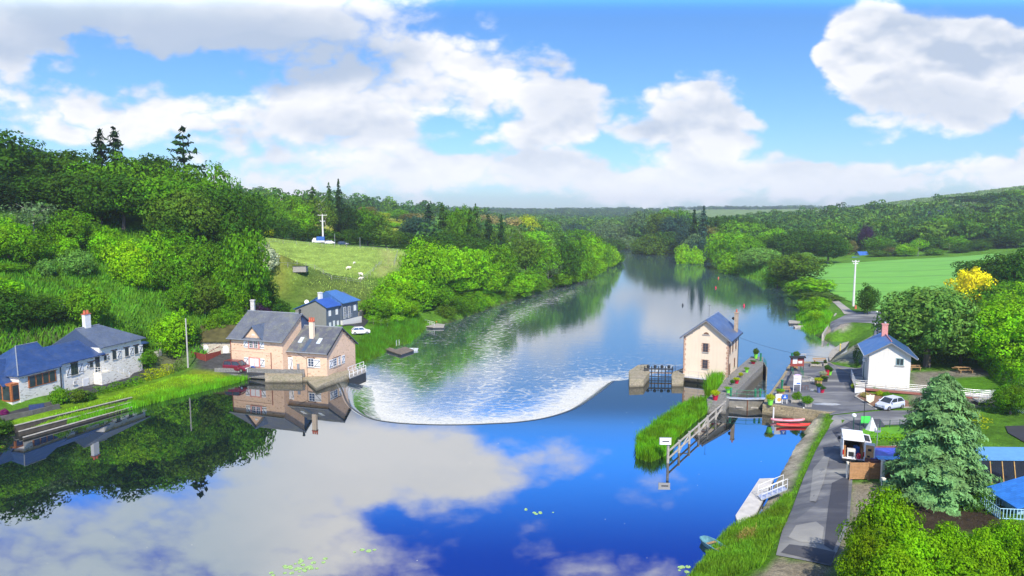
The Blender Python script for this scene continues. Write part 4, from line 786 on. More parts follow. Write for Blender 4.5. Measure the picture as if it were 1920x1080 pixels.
# strip window on section A
m = MB(); m.box(1.05,4.5,-.08,.02,2.35,4.2); sw = m.build('window', WO, sh)
for k in range(4): m = MB(); m.box(1.2+k*.82,1.84+k*.82,-.11,-.08,2.5,4.1); m.build('pane', GLASS, sw)
m = MB(); m.tube([(5.1,-.08,0),(5.1,-.08,4.8)], .06, 6); m.build('downpipe', DARK, sh)
DG = mat('dark_frame', (.04,.06,.055), .5, .2, 4, 0)
win(sh, 7.05, 2.55, .95, 1.95, 'F', frame=DG, t=.12); shutter(sh, 6.25, 2.5, .6, 1.95, t=.12); shutter(sh, 7.9, 2.5, .6, 1.95, t=.12)
win(sh, 9.45, 3.1, .45, .85, 'F', frame=DG, t=.12, bars=(0,0)); shutter(sh, 8.95, 3.1, .45, .8, t=.12)
win(sh, 7.0, .95, .35, .6, 'F', t=.12, bars=(0,0)); door(sh, 8.5, -.2, .85, 1.7, WHITE, t=.12)
win(sh, 10.35, 2.1, .6, 2.5, 'F', frame=DG, t=.1, bars=(0,0), sill=False)
win(sh, 11.5, 3.7, .35, .8, 'F', frame=DG, t=.04, bars=(0,0)); shutter(sh, 11.95, 3.75, .3, .6, t=.04)
for x in (12.9, 14.9, 16.5): win(sh, x, 3.5, .55, 1.5, 'F', frame=DG, t=.04); shutter(sh, x+.75, 3.45, .6, 1.45, t=.04)
m = MB()
for x, z in ((7.05,4.55),(9.45,4.0),(11.5,4.55),(12.9,5.05),(14.9,5.05),(16.5,5.05)): m.box(x-.5, x+.5, -.03, .12, z, z+.14)
m.build('lintel', D.materials['dark_wood'], sh)
st = thing('stone_stair', 'rubble stone stair with white railings against the stone house', 'stair', (A.x,A.y,1.2), th); st.scale = (1.24, 1, .9)
m = MB(); m.extr([(9.6,-.5),(14.0,-.5),(14.0,.1),(11.4,2.05),(9.6,2.05)], -1.5, .02); m.build('stair_block', RUB, st)
m = MB(); m.rail([(9.7,-1.4,2.05),(11.4,-1.4,2.05),(13.9,-1.4,.2)], 1.0, .035, .9, (1.0,.7,.4)); m.rail([(9.7,-1.4,2.05),(9.7,-.1,2.05)], 1.0, .035, .7, (1.0,.6)); m.build('railing', WHITE, st)
an = MB(); x, y = XAT(128, 112), 112; an.tube([(x,y,6),(x,y,13.0)], .04, 6); an.tube([(x-1.6,y,12.7),(x+.3,y,13.0)], .025, 5)
for k in range(5): an.tube([(x-1.5+k*.35,y-.25,12.72+k*.05),(x-1.5+k*.35,y+.25,12.72+k*.05)], .015, 4)
an.tube([(x,y,11.5),(x+.35,y,11.8),(x+.3,y,12.2)], .03, 5); tag(an.build('television_aerial', GREYM), 'tall television aerial behind the stone house roof', 'aerial')
# ---------------- blue roofed grey house
A = (-40.2,146.2); rz = math.atan2(.93,.37)
bh = thing('grey_house', 'grey clad house with bright blue roof beside the climbing road', 'house', (*A,2.0), rz)
CLG = mat('warm_grey_cladding', (.23,.225,.21), .8, .08, 2, .1); CLD = mat('slate_grey_cladding', (.10,.125,.16), .7, .1, 2, .1)
MB().extx([(0,-1.2),(8.2,-1.2),(8.2,4.4),(2.6,6.5),(0,5.2)], 0, 5.0).build('wall', CLG, bh)
MB().box(-.02,5.0,-.05,0,-1.2,5.2).build('front_cladding', CLD, bh)
MB().extx([(-.45,1.6),(7.6,1.6),(7.6,5.4),(3.4,7.3),(-.45,5.6)], 5.0, 11.2).build('wall', CLD, bh); MB().box(5.0,11.0,-.4,7.0,-2,1.6).build('ground_floor_wall', WREND, bh)
r = MB(); r.slab([(-.3,-.45,5.15),(5.1,-.45,5.15),(5.1,2.6,6.7),(-.3,2.6,6.7)], .14); r.slab([(-.3,8.6,4.4),(5.1,8.6,4.4),(5.1,2.6,6.7),(-.3,2.6,6.7)], .14); r.build('roof', SL2b if 'SL2b' in globals() else slate('royal_blue_slate', (.03,.09,.33), .0, .4), bh)
r = MB(); r.slab([(4.9,-.9,5.5),(11.7,-.9,5.5),(8.6,3.6,8.0),(4.9,3.6,8.0)], .14); r.slab([(4.9,8.0,5.5),(11.7,8.0,5.5),(8.6,3.6,8.0),(4.9,3.6,8.0)], .14); r.slab([(11.7,-.9,5.5),(11.7,8.0,5.5),(8.6,3.6,8.0)], .14); r.extx([(-.5,5.4),(7.6,5.4),(3.6,7.85)], 4.93, 5.0); r.build('roof', SL4, bh)
chimney(bh, 2.6, 3.4, 5.6, 7.9, .8, .7, WHITE, 0, cap=WHITE)
for x in (1.2, 3.7): win(bh, x, 3.1, .8, 1.25, 'F', t=-.05, pane=WHITE, bars=(1,0), sill=False)
for x, h in ((1.2,1.9),(2.6,2.1),(4.0,1.9)): m = MB(); m.box(x-.35, x+.35, -.10, -.05, -.2, -.2+h); m.build('door' if x == 2.6 else 'shutter', WHITE, bh)
win(bh, 6.1, 1.9, .9, 2.6, 'F', t=-.45, bars=(1,1), sill=False); win(bh, 7.8, 1.9, .9, 2.6, 'F', t=-.45, bars=(1,1), sill=False); win(bh, 10.0, 3.2, .9, 1.3, 'F', t=-.45, pane=WHITE, bars=(1,0), sill=False)
m = MB(); m.rail([(5.6,-.75,1.9),(8.4,-.75,1.9)], .9, .02, .3, (1.0,.5)); m.build('balcony_rail', GALV, bh)
m = MB(); m.box(5.0,12.5,-.55,-.45,-.2,1.6); m.build('white_wall', WREND, bh)
m = MB(); m.extr([(0,2.2),(2.4,2.2),(2.6,1.9),(1.2,2.9),(-.2,1.9)], 8.3, 10.2); m.box(.1,.25,8.4,8.55,-.6,2.2); m.box(2.1,2.25,8.4,8.55,-.6,2.2); m.build('porch', WREND, bh)
s = MB(); s.lathe([(.02,0),(.42,.08),(.48,.16)], (0,0,0), 12); s.tube([(0,0,0),(0,.6,0)], .03, 5); d_ = s.build('satellite_dish', WHITE, bh, loc=(1.2,6.0,5.9)); d_.rotation_euler = (math.radians(70), 0, math.radians(-60))
# outbuilding with moss roof, left of peach house
A = W(366,668,1.6); B = W(433,668,1.6); rz, L = frame_of(A, B)
ob = thing('stone_outbuilding', 'rubble outbuilding with brown moss covered roof and white arched doors', 'outbuilding', (*A,1.4), rz)
MB().extx([(0,-1),(4,-1),(4,4.6),(0,3.0)], -.3, L+.3).build('wall', rubble('tan_rubble_wall', (.50,.45,.35), (.16,.13,.09), 2.4, .5), ob)
m = MB(); m.slab([(-.6,-.3,3.0),(L+.6,-.3,3.0),(L+.6,4.2,5.3),(-.6,4.2,5.3)], .2); m.build('roof', mat('moss_roof', (.07,.065,.02), .95, .5, .8, .5), ob)
door(ob, 2.0, 0.0, 1.0, 2.3, WHITE, arch=True); door(ob, 5.6, -.3, 1.1, 2.5, WHITE, arch=True)
# teal roof and chimney behind the peach house
tr = thing('garden_shed', 'small shed with teal roof behind the peach house', 'shed', (*W(432,592,3.0),2.6), .1); MB().box(0,4,0,3,-1,2.2).build('wall', RUB, tr); m = MB(); m.slab([(-.3,-.4,2.1),(4.3,-.4,2.1),(4.3,3.2,3.0),(-.3,3.2,3.0)], .12); m.build('roof', mat('teal_sheet', (.10,.24,.27), .5, .15, 2, 0), tr)
p_ = (XAT(478, 128), 128); m = MB(); m.box(p_[0]-.35,p_[0]+.35,p_[1]-.3,p_[1]+.3,3,10.9); m.box(p_[0]-.42,p_[0]+.42,p_[1]-.38,p_[1]+.38,10.9,11.1); tag(m.build('rock_chimney', mat('pale_chimney', (.55,.52,.48), .9, .2, 4, .2)), 'pale chimney rising behind the peach house roof', 'chimney')
# ---------------- white house on the right
A = W(1627,720.6,2.3); B = W(1705,727,2.3); rz, L = frame_of(A, B); Wd = 8.2; E_, R_ = 4.75, 6.45
wh = thing('white_house', 'cream white house with blue slate roof and pink brick chimney', 'house', (*A,2.3), rz)
MB().extr([(0,-1.2),(L,-1.2),(L,E_),(L/2,R_),(0,E_)], 0, Wd).build('wall', WREND, wh); s_ = (R_-E_)/(L/2)
for sx in (-1, 1): r = MB(); xe = L/2+sx*(L/2+.75); r.slab([(xe,-.6,R_-s_*(L/2+.75)+.2),(L/2,-.6,R_+.2),(L/2,Wd+.6,R_+.2),(xe,Wd+.6,R_-s_*(L/2+.75)+.2)], .16); ro = r.build('roof', SL4 if sx < 0 else slate('dusk_blue_slate', (.03,.08,.19), .05, .4), wh)
m = MB(); m.tube([(L/2,-.6,R_+.22),(L/2,Wd+.6,R_+.22)], .1, 6); m.build('ridge_cap', mat('pink_ridge', (.42,.20,.22), .8, .2, 3, 0), ro)
for sx in (-1, 1): m = MB(); m.tube([(L/2+sx*(L/2+.78),-.6,R_-s_*(L/2+.75)+.1),(L/2+sx*(L/2+.78),Wd+.6,R_-s_*(L/2+.75)+.1)], .09, 6); m.build('gutter', GALV, wh)
m = MB()
for sx in (-1, 1): xe = L/2+sx*(L/2+.75); m.slab([(xe,-.62,R_-s_*(L/2+.75)+.03),(L/2,-.62,R_+.03),(L/2,-.5,R_+.03),(xe,-.5,R_-s_*(L/2+.75)+.03)], .16)
m.build('verge_board', D.materials['grey_wood'], wh)
chimney(wh, L/2-.15, Wd-2.3, 5.8, 8.15, .8, .55, mat('pink_brick2', (.62,.27,.24), .85, .2, 8, .2), 1, GREYM, pr=.18, ph=.25)
win(wh, L*.74, 3.15, 1.0, 1.05, 'F', frame=mat('teal_frame', (.22,.33,.34), .5, .1, 4, 0), bars=(1,0))
# terrace ramp round it
tw = thing('terrace_ramp', 'raised terrace with grey rails and rust red edge around the white house', 'terrace', (*A,2.3), rz)
m = MB(); m.box(-1.9,0,-2.6,Wd*.6,-.12,0); m.box(0,L+9.5,-2.6,-.01,-.12,0); m.build('deck', CONC, tw)
m = MB(); m.box(-.6,L+9.5,-2.72,-2.6,-.3,.02); m.build('edge_beam', mat('rust_red_beam', (.30,.11,.08), .7, .2, 3, 0), tw)
m = MB(); m.box(-1.9,-.6,-2.75,-2.0,-1.2,-.1); m.build('end_wall', WHITE, tw)
for x in (2.3, 6.8, 11): m = MB(); m.extr([(x-.15,-1.1),(x+.15,-1.1),(x+.4,-.3),(x-.4,-.3)], -2.5, -2.2); m.build('post', mat('rust_post', (.22,.06,.03), .7, .2, 3, 0), tw)
m = MB(); m.rail([(-1.85,Wd*.6,0),(-1.85,-2.55,0),(L+9.5,-2.55,0)], 1.05, .03, 1.3, (1.0,.75,.5,.25)); m.build('railing', GALV, tw)
m = MB(); m.box(0,L+9.5,-.9,-.7,-1.2,-.12); m.build('back_wall', mat('grey_render', (.32,.31,.28), .9, .15, 2, 0), tw)
rr = thing('access_ramp', 'long grey ramp with horizontal metal rails right of the spruce', 'ramp', (0,0,0))
P1 = [(*W(1835,752,2.6),2.6),(*W(1885,752,2.6),2.6),(*W(1925,785,1.6),1.4)]
m = MB()
for a, b in zip(P1[:-1], P1[1:]): m.slab([a, b, (b[0]+.3,b[1]+1.6,b[2]), (a[0]+.3,a[1]+1.6,a[2])], .25)
m.build('deck', CONC, rr); m = MB(); m.rail(P1, 1.05, .035, 1.3, (1.0,.8,.6,.4,.2)); m.rail([(p[0]+.3,p[1]+1.6,p[2]) for p in P1], 1.05, .035, 1.3, (1.0,.8,.6,.4,.2)); m.build('railing', GALV, rr)
m = MB(); m.prism([P1[0][:2],P1[1][:2],(P1[1][0],P1[1][1]+1.4),(P1[0][0],P1[0][1]+1.4)], 0, 2.2); m.build('plinth', DARK, rr)
# ---------------- pool building with solar panels, chalet
A = W(1852,914,1.9); ca = thing('solar_annex', 'low building with pale blue roof and black glazed roof slope', 'outbuilding', (*A,1.8), -.03)
MB().box(.3,14,2.1,4.3,-.5,2.1).build('wall', D.materials['slate_grey_cladding'], ca)
m = MB(); m.slab([(0,1.3,-.35),(14,1.3,-.35),(14,1.9,2.15),(0,1.9,2.15)], .15); pn = m.build('glass_slope', mat('black_panel', (.008,.01,.02), .12, .3, 1, 0), ca)
m = MB()
for k in range(12): x = .1+k*1.12; m.slab([(x,1.27,-.3),(x+.09,1.27,-.3),(x+.09,1.87,2.2),(x,1.87,2.2)], .06)
m.build('wooden_rib', mat('ochre_wood', (.42,.25,.08), .7, .2, 4, 0), pn)
m = MB(); m.slab([(-.2,1.7,2.22),(14,1.7,2.22),(14,4.5,2.45),(-.2,4.5,2.45)], .15); m.build('roof', mat('pale_blue_sheet', (.12,.30,.58), .45, .1, 2, 0), ca)
A = W(1868,968,1.9); ch = thing('blue_chalet', 'pale blue wooden chalet with bright blue tiled roof and balustraded porch', 'chalet', (*A,1.8), -.05)
BLW = mat('pale_blue_wood', (.30,.48,.60), .7, .1, 4, .1)
MB().extr([(2.1,0),(8,0),(8,1.15),(5,2.0),(2.1,1.15)], .6, 3.6).build('wall', BLW, ch)
m = MB(); m.slab([(1.4,-.3,.98),(5,-.3,2.2),(5,4.0,2.2),(1.4,4.0,.98)], .12); m.slab([(8.6,-.3,.98),(5,-.3,2.2),(5,4.0,2.2),(8.6,4.0,.98)], .12); m.build('roof', slate('bright_blue_tiles', (.03,.17,.55), 0, .35, rowscale=1.6), ch)
m = MB(); m.rail([(0,-.4,0),(0,2.4,0),(2.0,2.4,0)], .95, .04, .26, (1.0,.12)); m.rail([(0,-.4,0),(3.5,-.6,0)], .95, .04, .26, (1.0,.12)); m.build('balustrade', mat('porch_blue', (.35,.58,.70), .6, .1, 4, 0), ch); m = MB(); m.box(0,3,-.6,2.4,-.3,-.02); m.build('porch_deck', GREYW, ch)
m = MB(); m.box(2.3,2.8,-.5,.0,.0,.5); m.build('planter_box', TIMB, ch)
# distant houses
def far_house(px_, py_, y, w, d, h, rh, rot, wm_, rm_, label):
    x = XAT(px_, y, 5); z = ZAT(py_, y); t_ = thing('distant_house', label, 'house', (x, y, z), rot)
    MB().extx([(0,-6),(d,-6),(d,h),(d/2,h+rh),(0,h)], 0, w).build('wall', wm_, t_)
    m = MB(); m.slab([(-.4,-.5,h-.2),(w+.4,-.5,h-.2),(w+.4,d/2,h+rh+.2),(-.4,d/2,h+rh+.2)], .2); m.slab([(-.4,d+.5,h-.2),(w+.4,d+.5,h-.2),(w+.4,d/2,h+rh+.2),(-.4,d/2,h+rh+.2)], .2); m.build('roof', rm_, t_)
    for k in range(2): m = MB(); m.box(w*(.25+.4*k), w*(.25+.4*k)+1.1, -.06, 0, h*.35, h*.8); m.build('window', GLASS, t_)
RB = mat('royal_blue_roof', (.03,.12,.42), .6, .15, 1, 0)
far_house(1605, 494, 372, 9, 6, 1.2, 2.0, .1, WREND, RB, 'long low house with royal blue roof behind the white pylon')
far_house(1614, 488, 384, 5, 6, 2.2, 2.4, .1, WREND, RB, 'smaller blue roofed wing rising behind the long low house')
far_house(1737, 411, 560, 11, 8, 3.0, 4.0, -.5, WREND, mat('navy_roof', (.03,.05,.13), .7, .15, 1, 0), 'white gabled house among trees on the far right hillside')
far_house(-6, 372, 185, 9, 7, 2.0, 2.5, .4, WREND, RB, 'house with blue roof half hidden in the hilltop wood')
# ================================================================== vegetation
def leafquads(C, Nn, size, rng, asp=1.5, jit=.36):
    """C centres, Nn preferred normals -> loose leaf-cluster quads"""
    n = len(C); Nn = Nn+rng.normal(0, jit, (n,3)); Nn /= np.linalg.norm(Nn, axis=1)[:,None]+1e-9
    a = rng.normal(0, 1, (n,3)); U_ = np.cross(Nn, a); U_ /= np.linalg.norm(U_, axis=1)[:,None]+1e-9; V_ = np.cross(Nn, U_)
    s = size*(.6+.8*rng.rand(n))[:,None]
    return np.stack([C-U_*s*asp*.5, C-V_*s*.42+U_*s*.08, C+U_*s*asp*.5, C+V_*s*.42-U_*s*.05], 1)
def crown_round(seed, ncl=46, nl=100, z0=.16, size=.033, lobes=.20, bot=.35, airy=0.0, asp=1.5, top=1.0, egg=0.0, clr=(.10,.19)):
    rng = np.random.RandomState(seed); Q = []
    i = np.arange(ncl); ph_ = i*2.39996+rng.rand(ncl)*.6; ct = 1-2*(i+.5)/ncl; keep = ct > -1+bot*rng.rand(ncl); cz = (z0+top)/2; rz_ = (top-z0)/2
    for k in np.nonzero(keep)[0]:
        st = math.sqrt(max(0, 1-ct[k]**2)); d = np.array([st*math.cos(ph_[k]), st*math.sin(ph_[k]), ct[k]]); f = (.80-lobes+2*lobes*rng.rand())
        w_ = 1-egg*max(0, ct[k]); c = np.array([d[0]*.5*f*w_, d[1]*.5*f*w_, cz+d[2]*rz_*f*.95]); r = rng.uniform(*clr)*(.8+.3*(1-abs(ct[k])))
        m = int(nl*(r/.15)**1.3); q = rng.normal(0, 1, (m,3)); q /= np.linalg.norm(q, axis=1)[:,None]; rad = r*(1-.35*rng.rand(m)**2)[:,None]
        pos = c+q*rad*np.array([1.08,1.08,.72])
        sel = (q@(d*.8+np.array([0,0,.45]))) > -.75+airy*rng.rand(m); Q.append(leafquads(pos[sel], q[sel]*1.0+d*.2+np.array([0,0,.30]), size, rng, asp))
    m = int(ncl*nl*.12*(1-airy)); q = rng.normal(0, 1, (m,3)); q /= np.linalg.norm(q, axis=1)[:,None]; pos = q*np.array([.36,.36,rz_*.72])*(.6+.4*rng.rand(m))[:,None]+np.array([0,0,cz]); Q.append(leafquads(pos, q, size*2.2, rng, 1.2))
    return np.concatenate(Q)
def crown_spruce(seed, tiers=16, nb=9, size=.05, z0=.10, droop=.25, wpow=.8, dens=9, ragged=.25):
    rng = np.random.RandomState(seed); C_ = []; N_ = []
    for t in range(tiers):
        f = t/(tiers-1); z = z0+(1-z0)*f**.92; R = .5*(1-f)**wpow*(1-ragged*rng.rand())+.012
        for b in range(max(4, int(nb*(1-.5*f)))):
            a = rng.rand()*6.283; L_ = R*(1-ragged*rng.rand()); n = max(3, int(dens*L_/.3))
            for j in range(n):
                u = (j+rng.rand())/n; rr = L_*u; sp = .10*L_*(1-u)+.012
                C_.append((math.cos(a)*rr+rng.normal(0, sp), math.sin(a)*rr+rng.normal(0, sp), z-droop*rr*.6+rng.normal(0, .008))); N_.append((math.cos(a)*.35, math.sin(a)*.35, 1))
    return leafquads(np.array(C_), np.array(N_), size, rng, 1.9, .35)
def trunk_mb(h=.75, r=.022, seed=1, limbs=5, spread=.28, z0=.25):
    rng = random.Random(seed); m = MB(); bend = [(rng.uniform(-.015,.015), rng.uniform(-.015,.015)) for _ in range(4)]
    pts = [(0,0,-.03),(bend[0][0],bend[0][1],h*.3),(bend[1][0],bend[1][1],h*.65),(bend[2][0],bend[2][1],h)]; m.tube(pts, [r*1.35,r,r*.7,r*.3], 7)
    for k in range(limbs):
        a = k*2.4+rng.random(); z = z0+(h-z0)*k/limbs; s = spread*(.6+.5*rng.random()); m.tube([(0,0,z),(math.cos(a)*s*.5,math.sin(a)*s*.5,z+.09),(math.cos(a)*s,math.sin(a)*s,z+.20)], [r*.5,r*.33,r*.12], 5)
    return m
PROTO = {}
def proto(key, quads, trunk, bark=BARK):
    me = quadmesh('crown', quads, FOL, False); t = None
    if trunk: tm = MD = D.meshes.new('trunk'); tm.from_pydata(trunk.v, [], trunk.f); tm.materials.append(bark); t = tm
    PROTO[key] = (me, t)
for i in range(4): proto('oak%d' % i, crown_round(20+i, 62, 95, .12, .032, .21, clr=(.08,.17)), trunk_mb(.7, .022, i))
for i in range(3): proto('bushy%d' % i, crown_round(40+i, 58, 92, -.02, .032, .20, .15, clr=(.085,.18)), trunk_mb(.5, .02, i))
for i in range(2): proto('tall%d' % i, crown_round(50+i, 60, 95, .10, .030, .14, .3, clr=(.12,.2), egg=.25), trunk_mb(.8, .016, i))
for i in range(2): proto('airy%d' % i, crown_round(60+i, 40, 62, .28, .034, .24, .5, .5, clr=(.08,.15)), trunk_mb(.85, .014, i, 9, .34), BARKP)
for i in range(2): proto('birch%d' % i, crown_round(65+i, 34, 50, .38, .030, .2, .4, .4, clr=(.09,.16)), trunk_mb(.9, .012, i, 7, .25, .35), BARKP)
for i in range(2): proto('spruce%d' % i, crown_spruce(70+i,20,12,.05,.10,.2,.55,13,.3), trunk_mb(.9, .016, i, 0))
for i in range(2): proto('fir%d' % i, crown_spruce(74+i, 15, 9, .055, .35, .15, .45, 12, .45), trunk_mb(.95, .012, i, 0))
proto('cedar_top', crown_spruce(79, 11, 8, .06, .1, -.2, .5, 13, .35), trunk_mb(.95, .02, 3, 0))
proto('round_dense', crown_round(81, 90, 190, .10, .024, .07, .25, clr=(.09,.14)), trunk_mb(.6, .03, 5))
proto('near_leafy', crown_round(83, 90, 260, .02, .022, .12, .15, clr=(.09,.16)), trunk_mb(.7, .03, 6))
proto('shrub0', crown_round(90, 26, 90, -.08, .05, .14, .1, clr=(.14,.22)), None)
proto('shrub1', crown_round(91, 22, 80, -.08, .055, .2, .1, clr=(.13,.22)), None)
proto('hero_shrub', crown_round(92, 60, 330, -.05, .021, .14, .1, clr=(.10,.17), egg=.3), None)
PAL = {'dk':((.042,.112,.008),'dark green'),'dd':((.02,.055,.01),'very dark green'),'md':((.098,.245,.007),'mid green'),'br':((0.167,0.389,0.005),'bright green'),'li':((0.216,0.454,0.005),'lime green'),
 'ol':((.085,.165,.012),'olive green'),'ye':((.80,.70,.010),'golden yellow'),'yg':((0.356,0.432,0.007),'yellow-green'),'bl':((0.038,0.095,0.055),'blue-green'),'pu':((0.044,0.023,0.055),'dark purple'),'bz':((.14,.14,.03),'bronze green'),
 'gy':((.10,.18,.065),'grey-green'),'wh':((.40,.46,.28),'white-flowered'),'pa':((.13,.29,.045),'pale green'),'tn':((.30,.27,.09),'sandy coloured'),'mg':((.30,.03,.16),'magenta')}
KW = {'oak':('broadleaf tree','tree'),'bushy':('bushy tree','tree'),'tall':('tall leafy tree','tree'),'airy':('airy open tree','tree'),'birch':('thin pale-stemmed tree','tree'),'spruce':('spruce','tree'),'fir':('bare-trunked conifer','tree'),
 'cedar_top':('flat-branched conifer','tree'),'round_dense':('dense round tree','tree'),'near_leafy':('leafy tree','tree'),'shrub':('shrub','bush'),'hero_shrub':('leafy shrub','bush')}
NAMES = {'spruce':'spruce_tree','fir':'conifer_tree','cedar_top':'conifer_tree','shrub':'shrub','hero_shrub':'shrub'}
ORD = 'leftmost second third fourth fifth sixth seventh eighth ninth tenth eleventh twelfth thirteenth fourteenth fifteenth sixteenth seventeenth eighteenth nineteenth twentieth'.split()+['twenty-%s' % s for s in 'first second third fourth fifth sixth seventh eighth ninth'.split()]+['thirtieth']+['thirty-%s' % s for s in 'first second third fourth fifth sixth seventh eighth ninth'.split()]+['fortieth']+['forty-%s' % s for s in 'first second third fourth fifth sixth seventh eighth ninth'.split()]+['fiftieth']+['fifty-%s' % s for s in 'first second third fourth fifth sixth seventh eighth ninth'.split()]
def plant(key, x, y, z, w, h, color, label, group=None, jit=True):
    if key in PROTO: k2 = key; fam = key.rstrip('0123456789')
    else: fam = key; c = [k for k in PROTO if k.rstrip('0123456789') == key]; k2 = random.choice(sorted(c))
    cm, tm = PROTO[k2]; nm = NAMES.get(fam, 'tree'); rz = random.uniform(0, 6.28)
    col = PAL[color][0] if isinstance(color, str) else color
    j = random.uniform(.88, 1.14) if jit else 1; col = (col[0]*j*random.uniform(.93,1.08), col[1]*j, col[2]*j, 1)
    cat = KW[fam][1]
    if tm is None:
        o = D.objects.new(nm, cm); COL.objects.link(o); o.location = (x,y,z); o.scale = (w,w,h); o.rotation_euler = (0,0,rz); o.color = col; return tag(o, label, cat, group)
    r = thing(nm, label, cat, (x,y,z), rz, group)
    for nm_, me_, cc in (('crown', cm, col), ('trunk', tm, (1,1,1,1))):
        o = D.objects.new(nm_, me_); COL.objects.link(o); o.parent = r; o.scale = (w,w,h); o.color = cc
    return r
def row(desc, group, items, first='leftmost'):
    """items: (column, distance, top row, width in photo pixels, kind, colour[, extra words]); sorted from the left"""
    items = sorted(items, key=lambda t: t[0]); n = len(items)
    for i, it in enumerate(items):
        px_, y, top, wpx, key, colr = it[:6]; fam = key.rstrip('0123456789')
        y0 = y
        for st_ in range(18):
            x = XAT(px_, y, 8); g = H(x, y); zt = ZAT(top, y); h = max(1.2, zt-g); w = wpx*y/FPX*1.08
            if fam not in ('bushy', 'shrub', 'tall') or h <= 1.25*w or y0 > 160: break
            y += 1.0
        if fam in ('fir',): w = max(w, 2.5)
        kind = KW[fam][0]; o_ = '' if n == 1 else ('leftmost ' if i == 0 else ('rightmost ' if i == n-1 else ORD[i]+' from left '))
        lab = f"{PAL[colr][1]} {kind}, {o_}{desc}" if len(it) < 7 else it[6]
        plant(key, x, y, g-.15, w, h+.15, colr, lab, group if n > 1 else None)
row('on the hilltop skyline', 'trees on the left hilltop skyline', [
 (-60,165,225,150,'oak0','dk'),(5,160,238,150,'oak1','dk'),(60,178,270,95,'oak2','dd'),(85,172,272,70,'tall','bl'),(140,170,274,115,'oak3','dk'),(205,188,245,78,'spruce0','dd'),(231,190,241,78,'spruce1','dd'),
 (175,168,300,90,'oak0','md'),(250,170,283,90,'bushy0','md'),(300,178,280,90,'oak2','dk'),(345,172,300,95,'bushy1','md'),(357,180,243,110,'cedar_top','dd'),(412,182,297,72,'airy0','md'),(395,172,330,80,'oak3','md'),(452,200,350,105,'oak1','dk')])
row('in the left hill middle belt', 'trees in the middle of the left hill wood', [
 (-20,150,320,120,'oak2','dd'),(35,150,330,100,'bushy2','dd'),(95,152,325,100,'oak0','dk'),(150,152,318,100,'oak3','dk'),(200,150,330,80,'bushy0','dk'),(240,150,318,130,'oak1','dk'),(300,152,322,110,'oak2','md'),(352,150,350,110,'tall0','ol'),(330,146,380,80,'bushy1','dk'),(410,160,345,100,'oak3','dk'),(455,170,370,90,'bushy2','dk'),(380,152,370,70,'airy1','ol')])
row('in the left slope thicket', 'bushes and trees on the lower left slope', [
 (25,126,405,80,'bushy0','br'),(-25,124,400,80,'bushy1','br'),(62,127,425,70,'bushy2','md'),(75,136,375,80,'airy0','gy'),(150,138,388,75,'bushy1','md'),(120,132,405,40,'shrub','md'),(212,133,420,58,'bushy0','br'),(152,128,465,55,'bushy2','pa'),(130,130,440,40,'shrub0','br'),(95,124,484,30,'shrub1','pa'),
 (250,132,445,70,'bushy2','li'),(295,134,430,75,'bushy0','br'),(335,136,428,75,'bushy1','md'),(262,124,478,50,'bushy1','li'),(310,126,470,60,'bushy0','md'),(355,130,455,70,'bushy2','md'),(385,134,440,70,'bushy0','md'),(432,138,392,75,'tall0','dk'),(462,140,420,80,'oak1','md'),(400,126,480,45,'bushy2','li'),(420,132,498,70,'bushy0','md'),(470,138,478,60,'bushy1','dk'),
 (345,124,520,55,'bushy1','md'),(385,125,515,60,'bushy0','ol'),(440,132,525,50,'bushy2','br'),(478,138,520,50,'bushy0','md'),(20,122,505,60,'shrub','md'),(495,160,455,50,'shrub0','wh'),(497,150,520,45,'bushy2','dk')])
row('right above the stone house', 'bushes above the stone house', [
 (-25,106,525,90,'bushy1','dk'),(25,107,545,90,'bushy0','dk'),(75,110,552,80,'bushy2','dk'),(120,113,575,70,'bushy1','dd'),(165,112,525,70,'bushy0','md'),(10,112,520,60,'shrub','br'),])
row('between the old houses', 'small trees between the houses', [
 (325,116,577,70,'bushy0','br'),(268,112.5,652,42,'bushy1','md'),(300,117.5,605,30,'shrub0','md'),(345,116,600,45,'shrub1','dk'),(425,128,570,60,'bushy2','md'),(490,132,570,38,'shrub0','pu'),(455,128,590,40,'shrub1','br'),(520,148,560,40,'shrub0','dk'),(400,124,590,35,'shrub','md')])
# behind the meadow
row('behind the sloping meadow', 'trees behind the sloping meadow', [
 (480,270,356,70,'oak2','md'),(505,262,370,60,'bushy0','md'),(530,290,358,70,'airy0','md'),(552,282,362,60,'tall0','md'),(570,274,378,50,'bushy1','br'),(532,262,408,62,'bushy2','dk'),(498,258,425,36,'shrub','yg'),(590,288,352,50,'fir0','dk'),(600,284,365,60,'airy1','ol'),(620,290,345,30,'fir1','dk'),(638,288,338,32,'spruce1','dd'),(612,280,388,44,'birch0','ol'),(650,286,378,50,'tall1','dd'),
 (675,292,386,60,'oak0','md'),(700,300,394,60,'oak1','ol'),(690,278,420,60,'bushy0','dk'),(725,278,424,50,'bushy2','ol'),(655,276,428,36,'bushy1','dk'),(755,290,432,44,'bushy1','dk'),(590,274,420,60,'bushy0','dk'),(770,284,455,36,'bushy0','dk'),(625,274,432,40,'shrub','dk')])
row('in the sunlit far clearing', 'sunlit bushes in the far clearing', [
 (690,430,385,40,'oak3','bz'),(712,470,396,40,'bushy0','yg'),(745,480,392,44,'oak0','md'),(770,470,398,36,'bushy1','bz'),(722,430,412,36,'bushy2','yg'),(740,420,416,30,'bushy0','li'),(764,425,412,30,'bushy1','yg'),(790,440,398,44,'airy0','bz'),(757,370,428,28,'oak1','bl'),(705,410,405,32,'bushy1','li')])
